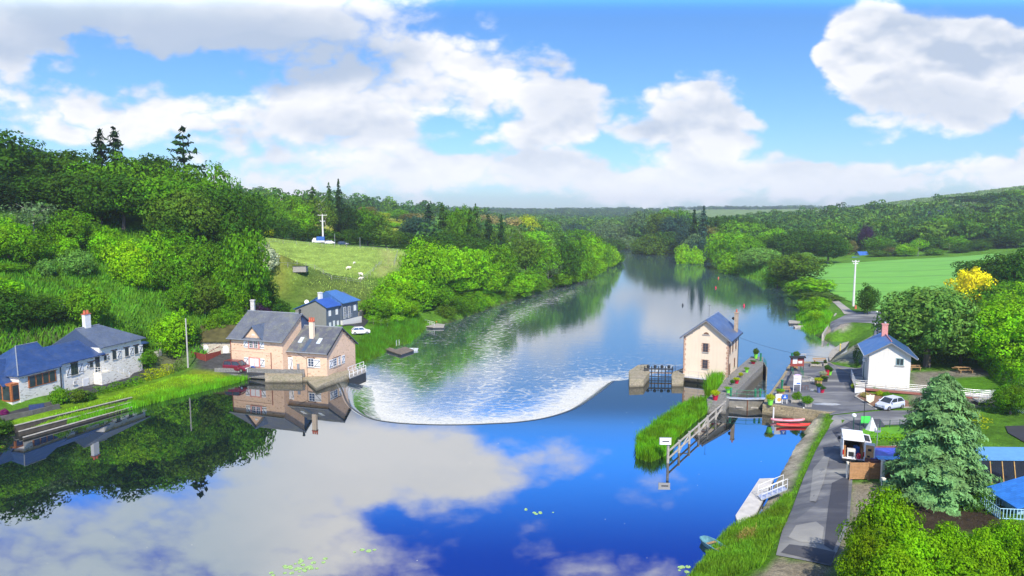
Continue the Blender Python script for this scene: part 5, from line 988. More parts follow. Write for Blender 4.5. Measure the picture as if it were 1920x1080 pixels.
row('between meadow and river', 'tall trees between meadow and river', [
 (805,330,385,50,'spruce0','dd'),(783,300,400,60,'oak2','bl'),(830,320,382,38,'fir0','dk'),(850,330,388,50,'oak0','md'),(868,300,380,44,'oak1','md'),(892,320,384,34,'fir1','dk'),(882,290,392,30,'fir0','dk'),(915,300,402,30,'fir1','dd'),(940,290,405,28,'fir0','dd'),(925,320,425,50,'oak2','ol'),(955,300,430,26,'birch0','ol'),(975,305,425,26,'birch1','ol'),
 (800,280,440,60,'oak3','dk'),(835,280,430,60,'bushy0','dk'),(870,275,440,60,'oak0','dk'),(905,280,445,50,'bushy1','dk'),(982,330,440,50,'oak1','md'),(1000,360,428,60,'oak2','br'),(1040,400,432,70,'oak3','md'),(960,460,405,44,'bushy1','tn'),(915,470,400,50,'bushy2','tn'),(990,460,402,40,'oak0','yg'),(1020,520,410,60,'oak2','md')])
row('along the left river bank', 'trees along the left river bank', [
 (702,164,556,56,'bushy2','md'),(728,174,520,60,'bushy0','br'),(752,178,500,64,'oak1','br'),
 (712,166,555,50,'airy1','br'),(738,168,545,50,'bushy0','br'),(775,180,500,70,'bushy1','br'),(795,190,442,85,'tall1','br'),(835,200,455,80,'oak1','br'),(815,186,530,70,'bushy2','md'),(855,205,520,70,'bushy0','br'),(880,212,456,80,'oak2','br'),(905,216,490,80,'bushy1','br'),(870,202,548,50,'bushy2','dk'),
 (935,226,452,70,'oak3','md'),(925,222,530,60,'bushy0','md'),(968,232,508,66,'bushy1','br'),(1000,245,500,50,'bushy2','md'),(985,262,445,66,'oak0','ol'),(1018,262,452,60,'oak1','md'),(1028,262,480,44,'airy0','gy'),(1060,272,445,60,'oak2','dk'),(1045,268,500,50,'bushy1','md'),(1085,292,442,50,'oak3','md'),(1075,284,480,40,'bushy2','md'),(1105,312,436,50,'oak0','br'),(1100,304,470,40,'bushy1','md'),(1128,345,450,40,'oak1','md'),(1120,335,480,34,'bushy0','br'),(1140,372,456,36,'bushy2','br'),(1148,382,466,26,'shrub','li'),(1082,420,425,50,'oak2','md'),(1115,440,440,40,'oak1','dk'),
 (765,172,560,44,'bushy2','br'),(790,180,560,40,'shrub','md'),(900,213,548,40,'shrub','md'),(950,229,540,40,'shrub','md')])
# right bank
row('in the far wood at the river bend', 'trees at the far river bend', [
 (1135,620,412,50,'oak0','gy'),(1165,640,418,50,'oak1','gy'),(1110,640,425,50,'bushy0','gy'),(1075,640,415,50,'oak2','bl'),(1040,650,410,60,'oak3','gy'),(1195,600,392,44,'tall0','gy'),(1150,560,445,40,'bushy1','dk'),(1180,570,440,44,'bushy2','gy'),(1220,590,390,50,'tall1','gy'),(1250,600,388,50,'tall0','md'),(1240,520,392,56,'oak2','ol'),(1205,500,440,44,'bushy0','ol'),(1265,500,400,60,'oak1','bl'),(1225,490,435,56,'bushy1','ol'),(1250,490,430,50,'oak3','dk'),(1275,560,390,50,'oak0','md'),
 (1300,430,395,40,'fir0','dd'),(1288,470,420,40,'tall1','bl'),(1318,430,388,38,'spruce0','bl'),(1300,420,435,44,'tall0','gy'),(1330,440,420,44,'oak1','bz'),(1315,410,440,50,'bushy2','bl'),(1340,460,400,50,'oak2','dk'),(1360,480,400,50,'oak3','dk'),(1395,500,405,50,'oak0','dk'),(1380,440,410,70,'oak1','md'),(1435,470,410,50,'oak2','dk'),(1410,440,415,60,'tall0','md'),(1350,440,425,44,'bushy0','md')])
row('along the right river bank', 'bushes and trees along the right bank', [
 (1280,400,455,26,'bushy1','li'),(1304,396,460,28,'bushy0','li'),(1355,360,430,60,'oak3','br'),(1385,350,432,60,'oak0','br'),(1370,330,470,40,'bushy1','br'),(1425,312,462,76,'round_dense','pa'),(1400,330,440,50,'bushy2','md'),(1360,350,460,40,'bushy0','md'),(1495,262,472,90,'bushy2','ol'),(1478,280,482,60,'bushy1','md'),(1525,225,520,70,'shrub0','br'),(1510,232,535,46,'bushy0','ol'),(1540,206,548,70,'shrub1','ol'),(1460,270,500,50,'bushy0','md')])
row('behind the crop field', 'trees behind the crop field', [
 (1430,370,438,60,'oak1','md'),(1470,360,432,60,'oak2','dk'),(1450,400,425,60,'bushy0','br'),(1500,380,428,60,'oak3','dk'),(1500,480,419,50,'tall0','dk'),(1480,500,424,50,'oak3','md'),(1530,480,422,60,'oak0','dk'),(1540,420,428,50,'oak1','md'),(1553,345,435,66,'round_dense','dk'),(1580,440,415,60,'oak3','md'),(1590,460,421,50,'oak2','md'),(1600,420,435,50,'oak2','dk'),(1623,400,419,26,'tall1','pu'),(1592,395,448,30,'bushy1','bz'),(1650,430,420,50,'oak0','dk'),(1655,450,410,70,'oak1','md'),(1645,390,440,44,'bushy2','md'),(1690,420,423,60,'oak2','md'),(1670,380,455,44,'bushy0','dk'),(1700,470,408,60,'oak3','dk'),(1740,470,412,60,'oak0','md'),(1720,400,425,60,'oak1','dk'),(1770,440,404,60,'oak2','md'),(1745,385,440,50,'bushy1','dk'),(1700,365,455,36,'bushy2','br'),(1722,362,446,30,'birch0','br'),(1675,372,462,30,'airy1','bz'),(1790,380,440,44,'bushy0','md'),
 (1827,420,394,70,'airy0','dk'),(1810,400,412,60,'oak3','md'),(1850,420,420,60,'oak1','dk'),(1780,375,455,30,'birch1','md'),(1880,400,410,60,'oak2','md'),(1915,400,400,60,'oak3','dk'),(1860,370,445,60,'bushy1','dk'),(1835,365,450,40,'bushy2','dk'),(1905,360,435,60,'oak0','dk'),(1750,362,465,30,'shrub','md'),(1650,372,468,36,'bushy1','ol'),(1570,385,440,40,'bushy0','md'),(1800,364,462,34,'bushy2','dk')])
row('on the right hillside skyline', 'trees on the right hillside skyline', [
 (1480+340,640,366,60,'oak0','dk'),(1870,600,358,70,'oak1','dk'),(1905,590,352,60,'oak2','md'),(1800,700,366,34,'oak3','dd'),(1775,720,368,30,'bushy0','dd'),(1850,560,385,70,'oak3','dk'),(1900,540,380,70,'oak0','dk'),(1940,560,360,60,'oak1','dk'),(1820,600,392,50,'bushy1','md')])
row('right of the golden tree', 'trees right of the golden tree', [
 (1850,200,480,100,'oak2','dk'),(1890,190,470,100,'oak3','dk'),(1925,180,462,90,'oak0','dk'),(1870,160,520,90,'bushy1','md'),(1905,140,545,110,'near_leafy','br'),(1935,150,520,90,'oak1','br'),(1800,150,570,60,'bushy2','br'),(1840,135,600,80,'bushy0','br')])
row('beside the crop field', None, [(1822,165,497,70,'oak1','ye','golden yellow tree at the right edge of the crop field')])
row('', None, [(1629,172,528,36,'bushy0','dk','small dark round tree beside the turning area lamp post')])
row('', None, [(1742,110,528,172,'round_dense','pa','huge round chestnut tree behind the white house')])
row('', None, [(1806,112,580,100,'oak2','md','broad tree shading the picnic lawn right of the chestnut')])
row('', None, [(1775,122,560,110,'bushy1','dk','dark bushy tree behind the chestnut trunk')])
row('', None, [(1885,105,555,140,'near_leafy','br','large bright leafy tree at the right edge above the hedge')])
row('', None, [(1901,84,718,62,'round_dense','md','small round-headed tree on a short trunk beside the ramp')])
row('', None, [(1822,78,770,62,'airy1','yg','pale drooping shrub right of the big spruce')])
# hedges: each one object
def hedge(name, pts, w, h, colr, label, cat='hedge', size=.16, dens=120, wob_=.18, seed=1):
    rng = np.random.RandomState(seed); Q = []
    for a, b in zip(pts[:-1], pts[1:]):
        a = np.array(a, float); b = np.array(b, float); L_ = np.linalg.norm(b-a); n = int(L_*dens*(w+2*h)/3); d = (b-a)/max(L_,1e-6); nn = np.array([-d[1], d[0]])
        t = rng.rand(n)*L_; s = rng.rand(n)*(2*h+w); hh = h*(1+wob_*np.sin(t*1.9+seed)+wob_*.6*np.sin(t*5.1))
        off = np.where(s < h, -w/2, np.where(s < h+w, s-h-w/2, w/2)); z = np.where(s < h, s/h, np.where(s < h+w, 1, (s-h-w)/h))*hh
        nr = np.where(s[:,None] < h, [-1,0], np.where(s[:,None] < h+w, [0,0], [1,0]))[:, 0]; up = ((s >= h) & (s < h+w))*1.0
        off = off*(1-.25*(z/np.maximum(hh,.01))**2)+rng.normal(0, .06, n); P_ = a+d*t[:,None]+nn*off[:,None]; gz = hfun(P_[::40] if n > 400 else P_); gz = np.interp(np.arange(n), np.arange(0, n, 40)[:len(gz)] if n > 400 else np.arange(n), gz)
        gz = hfun(P_) if n < 60000 else gz
        Q.append(leafquads(np.column_stack([P_, gz+z]), np.column_stack([nn[0]*nr, nn[1]*nr, up+.25]), size, rng))
    o = quadmesh(name, np.concatenate(Q), FOL); o.color = tuple(PAL[colr][0])+(1,); return tag(o, label, cat)
hedge('hedge', [W(178,741,1.2),W(215,732,1.2),W(262,719,1.2)], 1.2, 1.0, 'md', 'long low dark hedge between the road and the river lawn')
hedge('hedge', [W(266,716,1.2),W(295,707,1.2),W(320,699,1.2)], 1.3, 1.4, 'yg', 'yellow-leaved hedge at the lawn beside the utility pole', seed=4)
hedge('hedge', [W(324,698,1.2),W(343,692,1.2)], 1.2, 1.3, 'ol', 'brownish hedge end beside the utility pole', seed=5)
hedge('hedge', [W(1840,770,2),W(1925,772,2)], 1.6, 1.3, 'md', 'clipped green hedge below the access ramp', size=.13, seed=6)
hedge('hedge', [W(1700,680,2.4),W(1760,678,2.4),W(1850,678,2.4)], 2.0, 2.6, 'dk', 'tall dark hedge behind the picnic lawn', size=.2, seed=7)
hedge('hedge', [W(1850,682,2.4),W(1880,708,2.4),W(1925,735,2.4)], 2.6, 2.8, 'br', 'bright leafy hedge curving right of the picnic lawn', size=.22, seed=8)
hedge('hedge', [W(1795,950,1.9),W(1860,960,1.9)], 1.2, 1.5, 'dk', 'dark clipped hedge in front of the chalet yard', size=.10, dens=300, seed=9)
hedge('hedge', [W(1612,822,1.6),W(1700,826,1.6)], .8, .8, 'br', 'low hedge along the lawn behind the white van', size=.12, seed=10)
hedge('hedge', [W(1622,690,1.7),W(1612,672,1.7)], 2.2, 2.3, 'dk', 'square dark hedge against the white house wall', size=.14, dens=200, seed=11)
for x_, y_, w_, h_, k_, c_, l_ in ((112,757,34,2.6,'shrub0','md','round dark green shrub on the river lawn'),(148,753,30,2.2,'shrub1','ol','brownish shrub right of the round lawn shrub'),(170,748,18,1.3,'shrub0','dk','small dark shrub at the end of the lawn hedge'),(157,712,24,1.4,'shrub1','ol','mossy bush at the foot of the stone stair'),
    (8,778,14,1.0,'shrub0','mg','magenta flower clump against the stone house bay'),(225,690,34,1.4,'shrub1','wh','white-flowered bush below the stone house shutters'),(262,683,30,3.0,'shrub0','dk','dark bush at the far corner of the stone house'),(8,820,60,3.2,'shrub0','br','bright bush at the left water edge by the steps'),(-20,800,60,3.0,'shrub1','dk','dark bush at the left frame edge by the road'),(0,742,26,3.2,'bushy0','dk','small tree in front of the glazed gable')):
    x, y = W(x_, y_, 1.2); plant(k_, x, y, H(x, y)-.1, w_*y/FPX, h_, c_, l_)
# foreground shrubs, bottom right
FG = [(1655,43.5,908,150,'br','tallest pointed green shrub at the bottom right beside the lane'),(1622,41.5,988,95,'br','green shrub spreading over the lane edge at the bottom'),(1700,40.5,985,170,'br','green shrub below the tallest pointed one'),(1770,42.5,975,120,'br','round-topped green shrub under the spruce tips'),(1830,41.5,985,110,'br','green shrub below the chalet porch'),(1885,43,965,130,'li','bright fresh green shrub in front of the chalet'),(1930,41,985,120,'br','green shrub at the right frame edge in the corner'),(1680,38.5,1020,150,'br','lowest green shrub at the bottom frame edge by the lane'),(1800,38.5,1030,160,'br','wide green shrub at the bottom edge below the chalet')]
for px_, y, top, wpx, colr, lab in FG:
    z = 1.7; x = XAT(px_, y, 3); zt = ZAT(top, y); plant('hero_shrub', x, y, z-.2, wpx*y/FPX*.98, zt-z+.2, (.16,.33,.004), lab)
# the big blue-green spruce: drooping sprays
rng = np.random.RandomState(5); C_ = []; N_ = []; Cw = []
tiers = 26
for t in range(tiers):
    f = t/(tiers-1); z = .07+.91*f; R = .5*(1-f)**.50*(1-.16*rng.rand())+.015
    for b in range(int(17*(1-.55*f))+4):
        a = rng.rand()*6.283; L_ = R*(.72+.36*rng.rand()); n = int(30*L_/.4)+5
        for j in range(n):
            u = (j+rng.rand())/n; rr = L_*u; dr = -.02*u-.17*L_*u*u+.035*u
            for s in range(7):
                side = rng.normal(0, 1)*.055*(1-.55*u); hang = abs(side)*.45+rng.rand()*.018
                C_.append((math.cos(a)*rr-math.sin(a)*side, math.sin(a)*rr+math.cos(a)*side, z+dr-hang)); N_.append((math.cos(a)*.75, math.sin(a)*.75, .75))
C_ = np.array(C_); PROTO['hero_spruce'] = (quadmesh('crown', leafquads(C_, np.array(N_), .015, rng, 2.6, .3), FOL, False), None)
tmh = MB(); tmh.tube([(0,0,-.02),(0,0,.5),(0,0,.97)], [.03,.018,.003], 10); tmm = D.meshes.new('trunk'); tmm.from_pydata(tmh.v, [], tmh.f); tmm.materials.append(BARK)
hx, hy = XAT(1762, 59.5, 5), 59.5; g0 = H(hx, hy); hh = ZAT(698, 59.5)-g0
r = thing('spruce_tree', 'big blue-green spruce with drooping branches beside the white van', 'tree', (hx,hy,g0), .3)
for nm_, me_, cc in (('crown', PROTO['hero_spruce'][0], (.17,.34,.115,1)), ('trunk', tmm, (1,1,1,1))):
    o = D.objects.new(nm_, me_); COL.objects.link(o); o.parent = r; o.scale = (10.2,10.2,hh); o.color = cc
# ---------------- far woods (stuff)
base = crown_round(99, 16, 22, .0, .095, .18, .2, clr=(.16,.24))[:300]; base_s = crown_round(98, 8, 14, .0, .15, .15, .2, clr=(.2,.28))[:90]
def wood(name, label, pts, tints, seed=1, base=base):
    rng = np.random.RandomState(seed); Q = []; T_ = []
    P_ = np.array([(p[0], p[1]) for p in pts]); g = hfun(P_)
    for (x, y, h, w), z in zip(pts, g):
        a = rng.rand()*6.28; c, s = math.cos(a), math.sin(a); q = base.reshape(-1, 3)@np.array([[c,s,0],[-s,c,0],[0,0,1]])*np.array([w,w,h])+np.array([x,y,z-.5]); Q.append(q.reshape(-1, 4, 3))
        t = np.array(tints[rng.randint(len(tints))])*(.8+.4*rng.rand()); T_.append(np.repeat(t[None], len(base), 0))
    o = quadmesh(name, np.concatenate(Q), FOLFAR, attr=np.concatenate(T_)); return tag(o, label, 'wood', kind='stuff')
def scatter(poly, n, h=(8,13), w=(8,13), seed=1, gap=0.0, gs=.006):
    rng = np.random.RandomState(seed); pl = np.array(poly, float); lo, hi_ = pl.min(0), pl.max(0); out = []; P_ = lo+rng.rand(n*4, 2)*(hi_-lo); ins = (sdf(P_, pl) < 0) & (sdf(P_, RIV) > 4)
    for x, y in P_[ins][:n]:
        if gap and math.sin(x*gs+seed)+math.cos(y*gs*.9)+.8*math.sin((x+y)*gs*1.7) < gap: continue
        out.append((x, y, rng.uniform(*h), rng.uniform(*w)))
    return out
gT = [(.05,.13,.018),(.075,.18,.02),(.11,.22,.022),(.06,.15,.03)]; bT = [(.04,.10,.03),(.06,.14,.035),(.09,.18,.035)]
wood('far_wood', 'dense bluish wood covering the far valley slope', scatter([(-240,1250),(60,1250),(330,1200),(420,1500),(380,2150),(-200,2050)], 1500, (10,17), (12,20), 1), bT, 1)
wood('far_wood', 'strips of trees on the far right plateau', scatter([(330,1300),(700,1750),(1300,1900),(1400,2400),(300,2300)], 600, (9,15), (12,20), 2, .5), gT+bT, 2)
wood('hillside_wood', 'pale young plantation covering the right hillside', scatter([(400,560),(500,640),(900,640),(900,980),(620,1010),(470,1000),(360,860),(330,700)], 4200, (4,6.5), (4,6.5), 3), [(.22,.34,.13),(.18,.30,.10),(.26,.38,.15)], 3, base_s)
wood('far_wood', 'dark trees filling the valley floor beyond the river bend', scatter([(30,640),(160,560),(330,520),(420,560),(340,700),(300,850),(200,1150),(0,1200),(-60,820)], 700, (12,19), (13,20), 4), gT, 4)
wood('far_wood', 'wood on the left plateau beyond the clearing', scatter([(-330,330),(-110,330),(-130,520),(-60,560),(-20,640),(-60,1200),(-700,1200),(-700,500)], 650, (11,17), (12,18), 5), gT, 5)
wood('far_wood', 'trees inside the left hill wood beyond its skyline', scatter([(-260,150),(-140,180),(-105,215),(-110,300),(-330,320)], 120, (10,15), (9,13), 6), gT, 6)
wood('far_wood', 'woodland filling behind the crop field trees', scatter([(130,420),(200,400),(330,370),(420,420),(420,560),(320,520),(150,560)], 260, (12,17), (12,17), 7), gT, 7)
wood('far_wood', 'woodland between the meadow wood and the river trees', scatter([(-45,285),(-5,270),(25,330),(40,420),(0,520),(-55,500),(-35,400)], 90, (9,13), (9,12), 8), gT, 8)
wood('far_wood', 'hazy trees along the distant ridge line', scatter([(-1000,2100),(1500,2100),(1500,2700),(-1000,2700)], 800, (9,14), (16,26), 9, .35), bT, 9)
# ---------------- grass, reeds
def blades(name, label, region, n, h, wid, colr, lean=.25, seed=1, cat='grass', zfn=None, cols=None):
    rng = np.random.RandomState(seed); pl = np.array(region, float); lo, hi_ = pl.min(0), pl.max(0); P_ = lo+rng.rand(n*5, 2)*(hi_-lo); P_ = P_[sdf(P_, pl) < .0][:n]; n = len(P_)
    z = hfun(P_) if zfn is None else np.full(n, zfn); cl = .55+.9*(np.sin(P_[:,0]*1.7+seed)*np.cos(P_[:,1]*2.1)*.25+.5)
    hh_ = h*(.55+.6*rng.rand(n))*cl; a = rng.rand(n)*6.283; d = np.column_stack([np.cos(a), np.sin(a)]); w_ = wid*(.6+.8*rng.rand(n)); side = np.column_stack([-np.sin(a+.7), np.cos(a+.7)])*w_[:,None]*.5; ln = (lean*hh_*rng.rand(n)*1.4)[:,None]
    b0 = np.column_stack([P_-side, z-.1]); b1 = np.column_stack([P_+side, z-.1]); t0 = np.column_stack([P_+d*ln+side*.35, z+hh_]); t1 = np.column_stack([P_+d*ln-side*.35, z+hh_])
    o = quadmesh(name, np.stack([b0,b1,t0,t1], 1), FOL); o.color = tuple(colr)+(1,); return tag(o, label, cat, kind='stuff')
RG = (.15,.40,.012)
blades('reeds', 'tall bright reeds along the left river lawn', PX([(250,756),(300,738),(420,712),(464,700),(470,710),(425,724),(300,754),(160,791),(125,797),(135,787),(200,770)],0), 13000, .8, .06, RG, .3, 1, 'reeds', 0.0)
blades('lawn_grass', 'short grass tufts on the left river lawn', PX([(10,800),(110,772),(250,732),(300,716),(345,704),(460,702),(300,735),(150,772),(40,808)],1.1), 9000, .22, .08, (.26,.48,.015), .3, 2, 'grass')
blades('reeds', 'lush reed bed between mill tower base and timber fender', PX([(1193,860),(1195,830),(1245,790),(1300,757),(1340,765),(1305,790),(1262,828),(1258,850),(1220,868)],0), 18000, 1.25, .07, (.13,.34,.010), .4, 3, 'reeds', 0.0)
blades('reeds', 'reeds growing at the foot of the lock wall', PX([(1325,735),(1340,712),(1362,712),(1368,706),(1352,728),(1335,750),(1322,752)],0), 2600, 1.9, .10, (.14,.36,.010), .4, 4, 'reeds', 0.2)
blades('reeds', 'wild grasses along the near right bank', PX([(1275,1090),(1330,1020),(1370,970),(1430,962),(1470,930),(1485,930),(1470,1000),(1425,1085)],.6), 20000, .50, .05, (.16,.34,.02), .5, 5, 'reeds')
blades('verge_grass', 'short bright grass on the verge of the lane', PX([(1551,778),(1560,779),(1530,834),(1508,882),(1490,929),(1467,992),(1440,1060),(1430,1010),(1478,930),(1497,882),(1519,834)],1.2), 9000, .22, .05, (.17,.40,.015), .5, 6, 'grass')
blades('reeds', 'dry golden grass clump on the near bank', PX([(1380,1012),(1395,995),(1418,992),(1415,1008),(1390,1022)],.8), 700, .55, .05, (.45,.33,.10), .9, 7, 'reeds')
blades('reeds', 'grass and reeds on the left bank beside the jetties', PX([(668,690),(660,672),(700,640),(720,615),(760,605),(800,612),(795,622),(768,645),(732,655),(715,668),(700,680),(690,690)],LOW), 12000, .9, .08, (.08,.23,.010), .4, 8, 'reeds')
blades('reeds', 'bright reeds below the slipway wall', PX([(1492,598),(1505,585),(1545,600),(1560,612),(1552,630),(1520,628),(1500,615)],LOW), 5000, .8, .12, (.15,.42,.010), .4, 9, 'reeds')
blades('reeds', 'reeds at the foot of the round pale tree on the right bank', PX([(1385,518),(1400,512),(1450,522),(1455,532),(1420,530)],LOW), 3500, 2.0, .3, (.14,.34,.03), .4, 10, 'reeds')
_r = np.random.RandomState(3)
hl = [(-74,98),(-70,114),(-64,118),(-56,118),(-50,124),(-60,140),(-70,150),(-95,150),(-112,140),(-104,110)]
blades('hill_grass', 'long grass on the steep left slope', hl, 26000, .9, .22, (.11,.29,.016), .6, 11, 'grass')
blades('meadow_grass', 'tussocky grass across the sloping meadow', [(-84,206),(-63,180),(-55,172),(-42,172),(-36,185),(-37,262),(-90,262)], 9000, .35, .16, (.36,.50,.10), .6, 12, 'grass')

def bankrow(desc, group, poly, step, hr, kinds, cols, seed, off=1.6):
    rg = random.Random(seed); pts = []
    for a, b in zip(poly[:-1], poly[1:]):
        a = Vector(a); b = Vector(b); L_ = (b-a).length; n = max(1, int(L_/step))
        for i in range(n): pts.append(a.lerp(b, (i+rg.random()*.6)/n))
    its = []
    for p in pts:
        d = p.y*_c-(0-CAMZ)*_s; its.append((960+p.x/d*FPX, p))
    its.sort(key=lambda t: t[0])
    for i, (px_, p) in enumerate(its):
        k = rg.choice(kinds); c = rg.choice(cols); h = rg.uniform(*hr); fam = k.rstrip('0123456789')
        o_ = 'leftmost' if i == 0 else ('rightmost' if i == len(its)-1 else ORD[i]+' from left')
        gx = off*(-1 if p.x < 50 + 0*p.y and desc.find('left') >= 0 else 1)
        plant(k, p.x+gx, p.y, LOW-.2, h*rg.uniform(1.0,1.35), h, c, f"{PAL[c][1]} {KW[fam][0]}, {o_} {desc}", group)
bankrow('of those overhanging the left water', 'bushes overhanging the left river edge', PX([(850,603),(950,567),(1050,537),(1100,517),(1155,491)],LOW), 5.5, (3.5,6.5), ['bushy0','bushy1','bushy2','shrub0'], ['md','br','md','ol','dk'], 3, 2.5)
bankrow('of those overhanging the right water', 'bushes overhanging the right river edge', PX([(1190,468),(1260,479),(1345,496)],LOW), 9, (5,9), ['bushy0','bushy1','bushy2'], ['md','gy','ol','dk'], 4, 4)
bankrow('of the low bushes by the right bend', 'low bushes by the right bend', PX([(1450,531),(1500,572),(1492,598)],LOW), 6, (2.5,5), ['bushy0','shrub0','shrub1'], ['md','br','ol'], 5, 3)

for px_, y, w, h, k, c, lab in ((1512,190,4.5,3.6,'bushy0','br','bright green bush at the tip before the slipway'),(1535,180,5.5,4.2,'bushy1','br','bright green bush leaning over the small grey boat'),(1528,172,4.0,3.0,'bushy2','li','lime green bush against the slipway wall')):
    x = XAT(px_, y, 0); plant(k, x, y, max(H(x, y), LOW)-.2, w, h, c, lab)
# ================================================================== vehicles and small things
def paint(name, col): return mat(name, col, .28, .04, 2, 0, 0, .6)
HEADL = mat('headlight_lens', (.75,.78,.8), .1, .05, 3, 0, 0, .8); TAILL = mat('tail_light_lens', (.45,.01,.01), .2, .1, 3, 0)
def wheel(parent, x, y, r, w=.2):
    m = MB(); n = 14
    for (rr, y0, y1, nm, mt_) in ((r, -w/2, w/2, 'wheel', TYRE),):
        m.tube([(0,y0,0),(0,y1,0)], rr, n); o = m.build(nm, mt_, parent, loc=(x,y,r))
    q = MB(); q.tube([(0,-w/2-.012,0),(0,w/2+.012,0)], r*.62, 10); q.build('rim', RIM, o); return o
def car(name, label, loc, rz, col, st, roof, L, wid, wheelr=.31, cat='car', group=None, H0=.28):
    """st: stations (x, belt height, half-width scale); roof: (x windscreen base, x roof front, x roof rear, x rear base, z belt, z roof)"""
    t = thing(name, label, cat, loc, rz, group); w = wid/2; m = MB(); vs = []; fs = []; pf = paint('paint_%s' % ('%02x%02x%02x' % tuple(int(c*255) for c in col)), col)
    for (x, zb, k) in st:
        for (yy_, z) in ((-w*.93*k, H0-.06), (-w*k, H0+.12), (-w*k, zb-.18), (-w*.90*k, zb), (w*.90*k, zb), (w*k, zb-.18), (w*k, H0+.12), (w*.93*k, H0-.06)): vs.append((x, yy_, z))
    n = 8
    for i in range(len(st)-1):
        for k in range(n): fs.append((i*n+k, (i+1)*n+k, (i+1)*n+(k+1)%n, i*n+(k+1)%n))
    fs += [tuple(range(n)), tuple((len(st)-1)*n+k for k in range(n))[::-1]]
    m.add(vs, fs); m.build('body', pf, t, smooth=False)
    xa, xb, xc, xd, zb, zr = roof; wb, wr = w*.88, w*.72
    g = MB(); g.add([(xa,-wb,zb-.03),(xb,-wr,zr),(xc,-wr,zr),(xd,-wb,zb-.03),(xa,wb,zb-.03),(xb,wr,zr),(xc,wr,zr),(xd,wb,zb-.03)], [(0,1,2,3),(7,6,5,4),(0,4,5,1),(1,5,6,2),(2,6,7,3),(3,7,4,0)]); gl = g.build('windows', GLASS, t)
    r = MB(); r.slab([(xb+.05,-wr-.01,zr+.045),(xc-.05,-wr-.01,zr+.045),(xc-.05,wr+.01,zr+.045),(xb+.05,wr+.01,zr+.045)], .06)
    r.build('roof', pf, t)
    for s in (-1, 1):
        for (p, q) in (((xa,s*(wb+.005),zb-.02),(xb,s*(wr+.01),zr+.02)), ((xc,s*(wr+.01),zr+.02),(xd,s*(wb+.005),zb-.02)), (((xa+xd)/2,s*(wb+.005),zb-.02),((xb+xc)/2,s*(wr+.01),zr+.02))): r = MB(); r.tube([p, q], .045, 5); r.build('pillar', pf, t)
    for s in (-1, 1):
        for x in (st[0][0]+L*.17, st[0][0]+L*.82): wheel(t, x, s*(w-.10), wheelr)
        h = MB(); h.box(st[-1][0]-.10, st[-1][0]+.02, s*w*.62-.17, s*w*.62+.17, H0+.30, H0+.46); h.build('headlight', HEADL, t)
        h = MB(); h.box(st[0][0]-.02, st[0][0]+.08, s*w*.72-.12, s*w*.72+.12, H0+.35, H0+.62); h.build('tail_light', TAILL, t)
        h = MB(); h.box(xa-.35, xa-.17, s*(w+.08)-.08, s*(w+.08)+.08, zb-.02, zb+.14); h.build('mirror', pf, t)
    for x, d in ((st[-1][0], .03), (st[0][0], -.03)): h = MB(); h.box(min(x,x+d), max(x,x+d), -.26, .26, H0+.08, H0+.19); h.build('number_plate', WHITE, t)
    h = MB(); h.box(st[-1][0]-.03, st[-1][0]+.035, -w*.7, w*.7, H0-.02, H0+.07); h.build('bumper_grille', DARK, t)
    return t
hatch = [(0,.80,.86),(.12,.95,.96),(.6,.98,1),(1.9,.97,1),(2.75,.95,1),(3.3,.86,.97),(3.75,.74,.90),(3.88,.62,.78)]
hroof = (3.0,2.25,.65,.10,.95,1.45)
x, y = W(1680,768,1.6); car('parked_car', 'silver hatchback parked facing left beside the flower bed', (x+1.2,y+1.3,1.66), math.radians(205), (.52,.56,.66), hatch, hroof, 3.88, 1.72)
x, y = W(675,622,2.0); car('parked_car', 'white hatchback parked on the road above the jetties', (x-1.6,y-1.0,H(x,y)+.12), math.radians(18), (.82,.82,.82), hatch, hroof, 3.9, 1.75)
mpv = [(0,.95,.93),(.1,1.10,.98),(.8,1.12,1),(2.4,1.1,1),(3.2,1.05,1),(3.8,.93,.97),(4.2,.80,.9),(4.32,.65,.8)]
x, y = W(417,697,1.2); car('parked_car', 'dark red family van parked in front of the larger peach house', (x,y+1.4,1.15), math.radians(-14), (.16,.012,.03), mpv, (3.45,2.7,.25,.05,1.1,1.72), 4.32, 1.8, .32)
x, y = W(462,694,1.2); car('parked_car', 'dark blue car half hidden behind the red family van', (x-.6,y+2.9,1.15), math.radians(-10), (.02,.03,.05), hatch, hroof, 3.9, 1.7)
x, y = W(616,461,15); car('parked_car', 'white car parked beside the tall pole above the meadow', (-72,263,H(-72,263)), .2, (.75,.75,.75), hatch, hroof, 3.9, 1.7)
car('parked_car', 'dark blue car parked on the crest of the meadow', (XAT(636,264),264,H(XAT(636,264),264)), -.1, (.02,.05,.12), hatch, hroof, 3.9, 1.7)
t = thing('small_truck', 'small blue covered truck parked on the crest of the meadow', 'truck', (XAT(595,262),262,H(XAT(595,262),262)), .1)
MB().extx([(0,.4),(2,.4),(2,1.1),(0,1.1)], -1.5, 3.2).build('chassis', WHITE, t); MB().extx([(.02,1.1),(1.98,1.1),(1.9,2.6),(.1,2.6)], .2, 3.1).build('cover', RB, t); MB().extr([(-1.5,1.1),(0,1.1),(0,2.1),(-1.0,2.1)], .05, 1.95).build('cab', WHITE, t)
for xx in (-.8, 2.4): wheel(t, xx, .1, .35); wheel(t, xx, 1.9, .35)
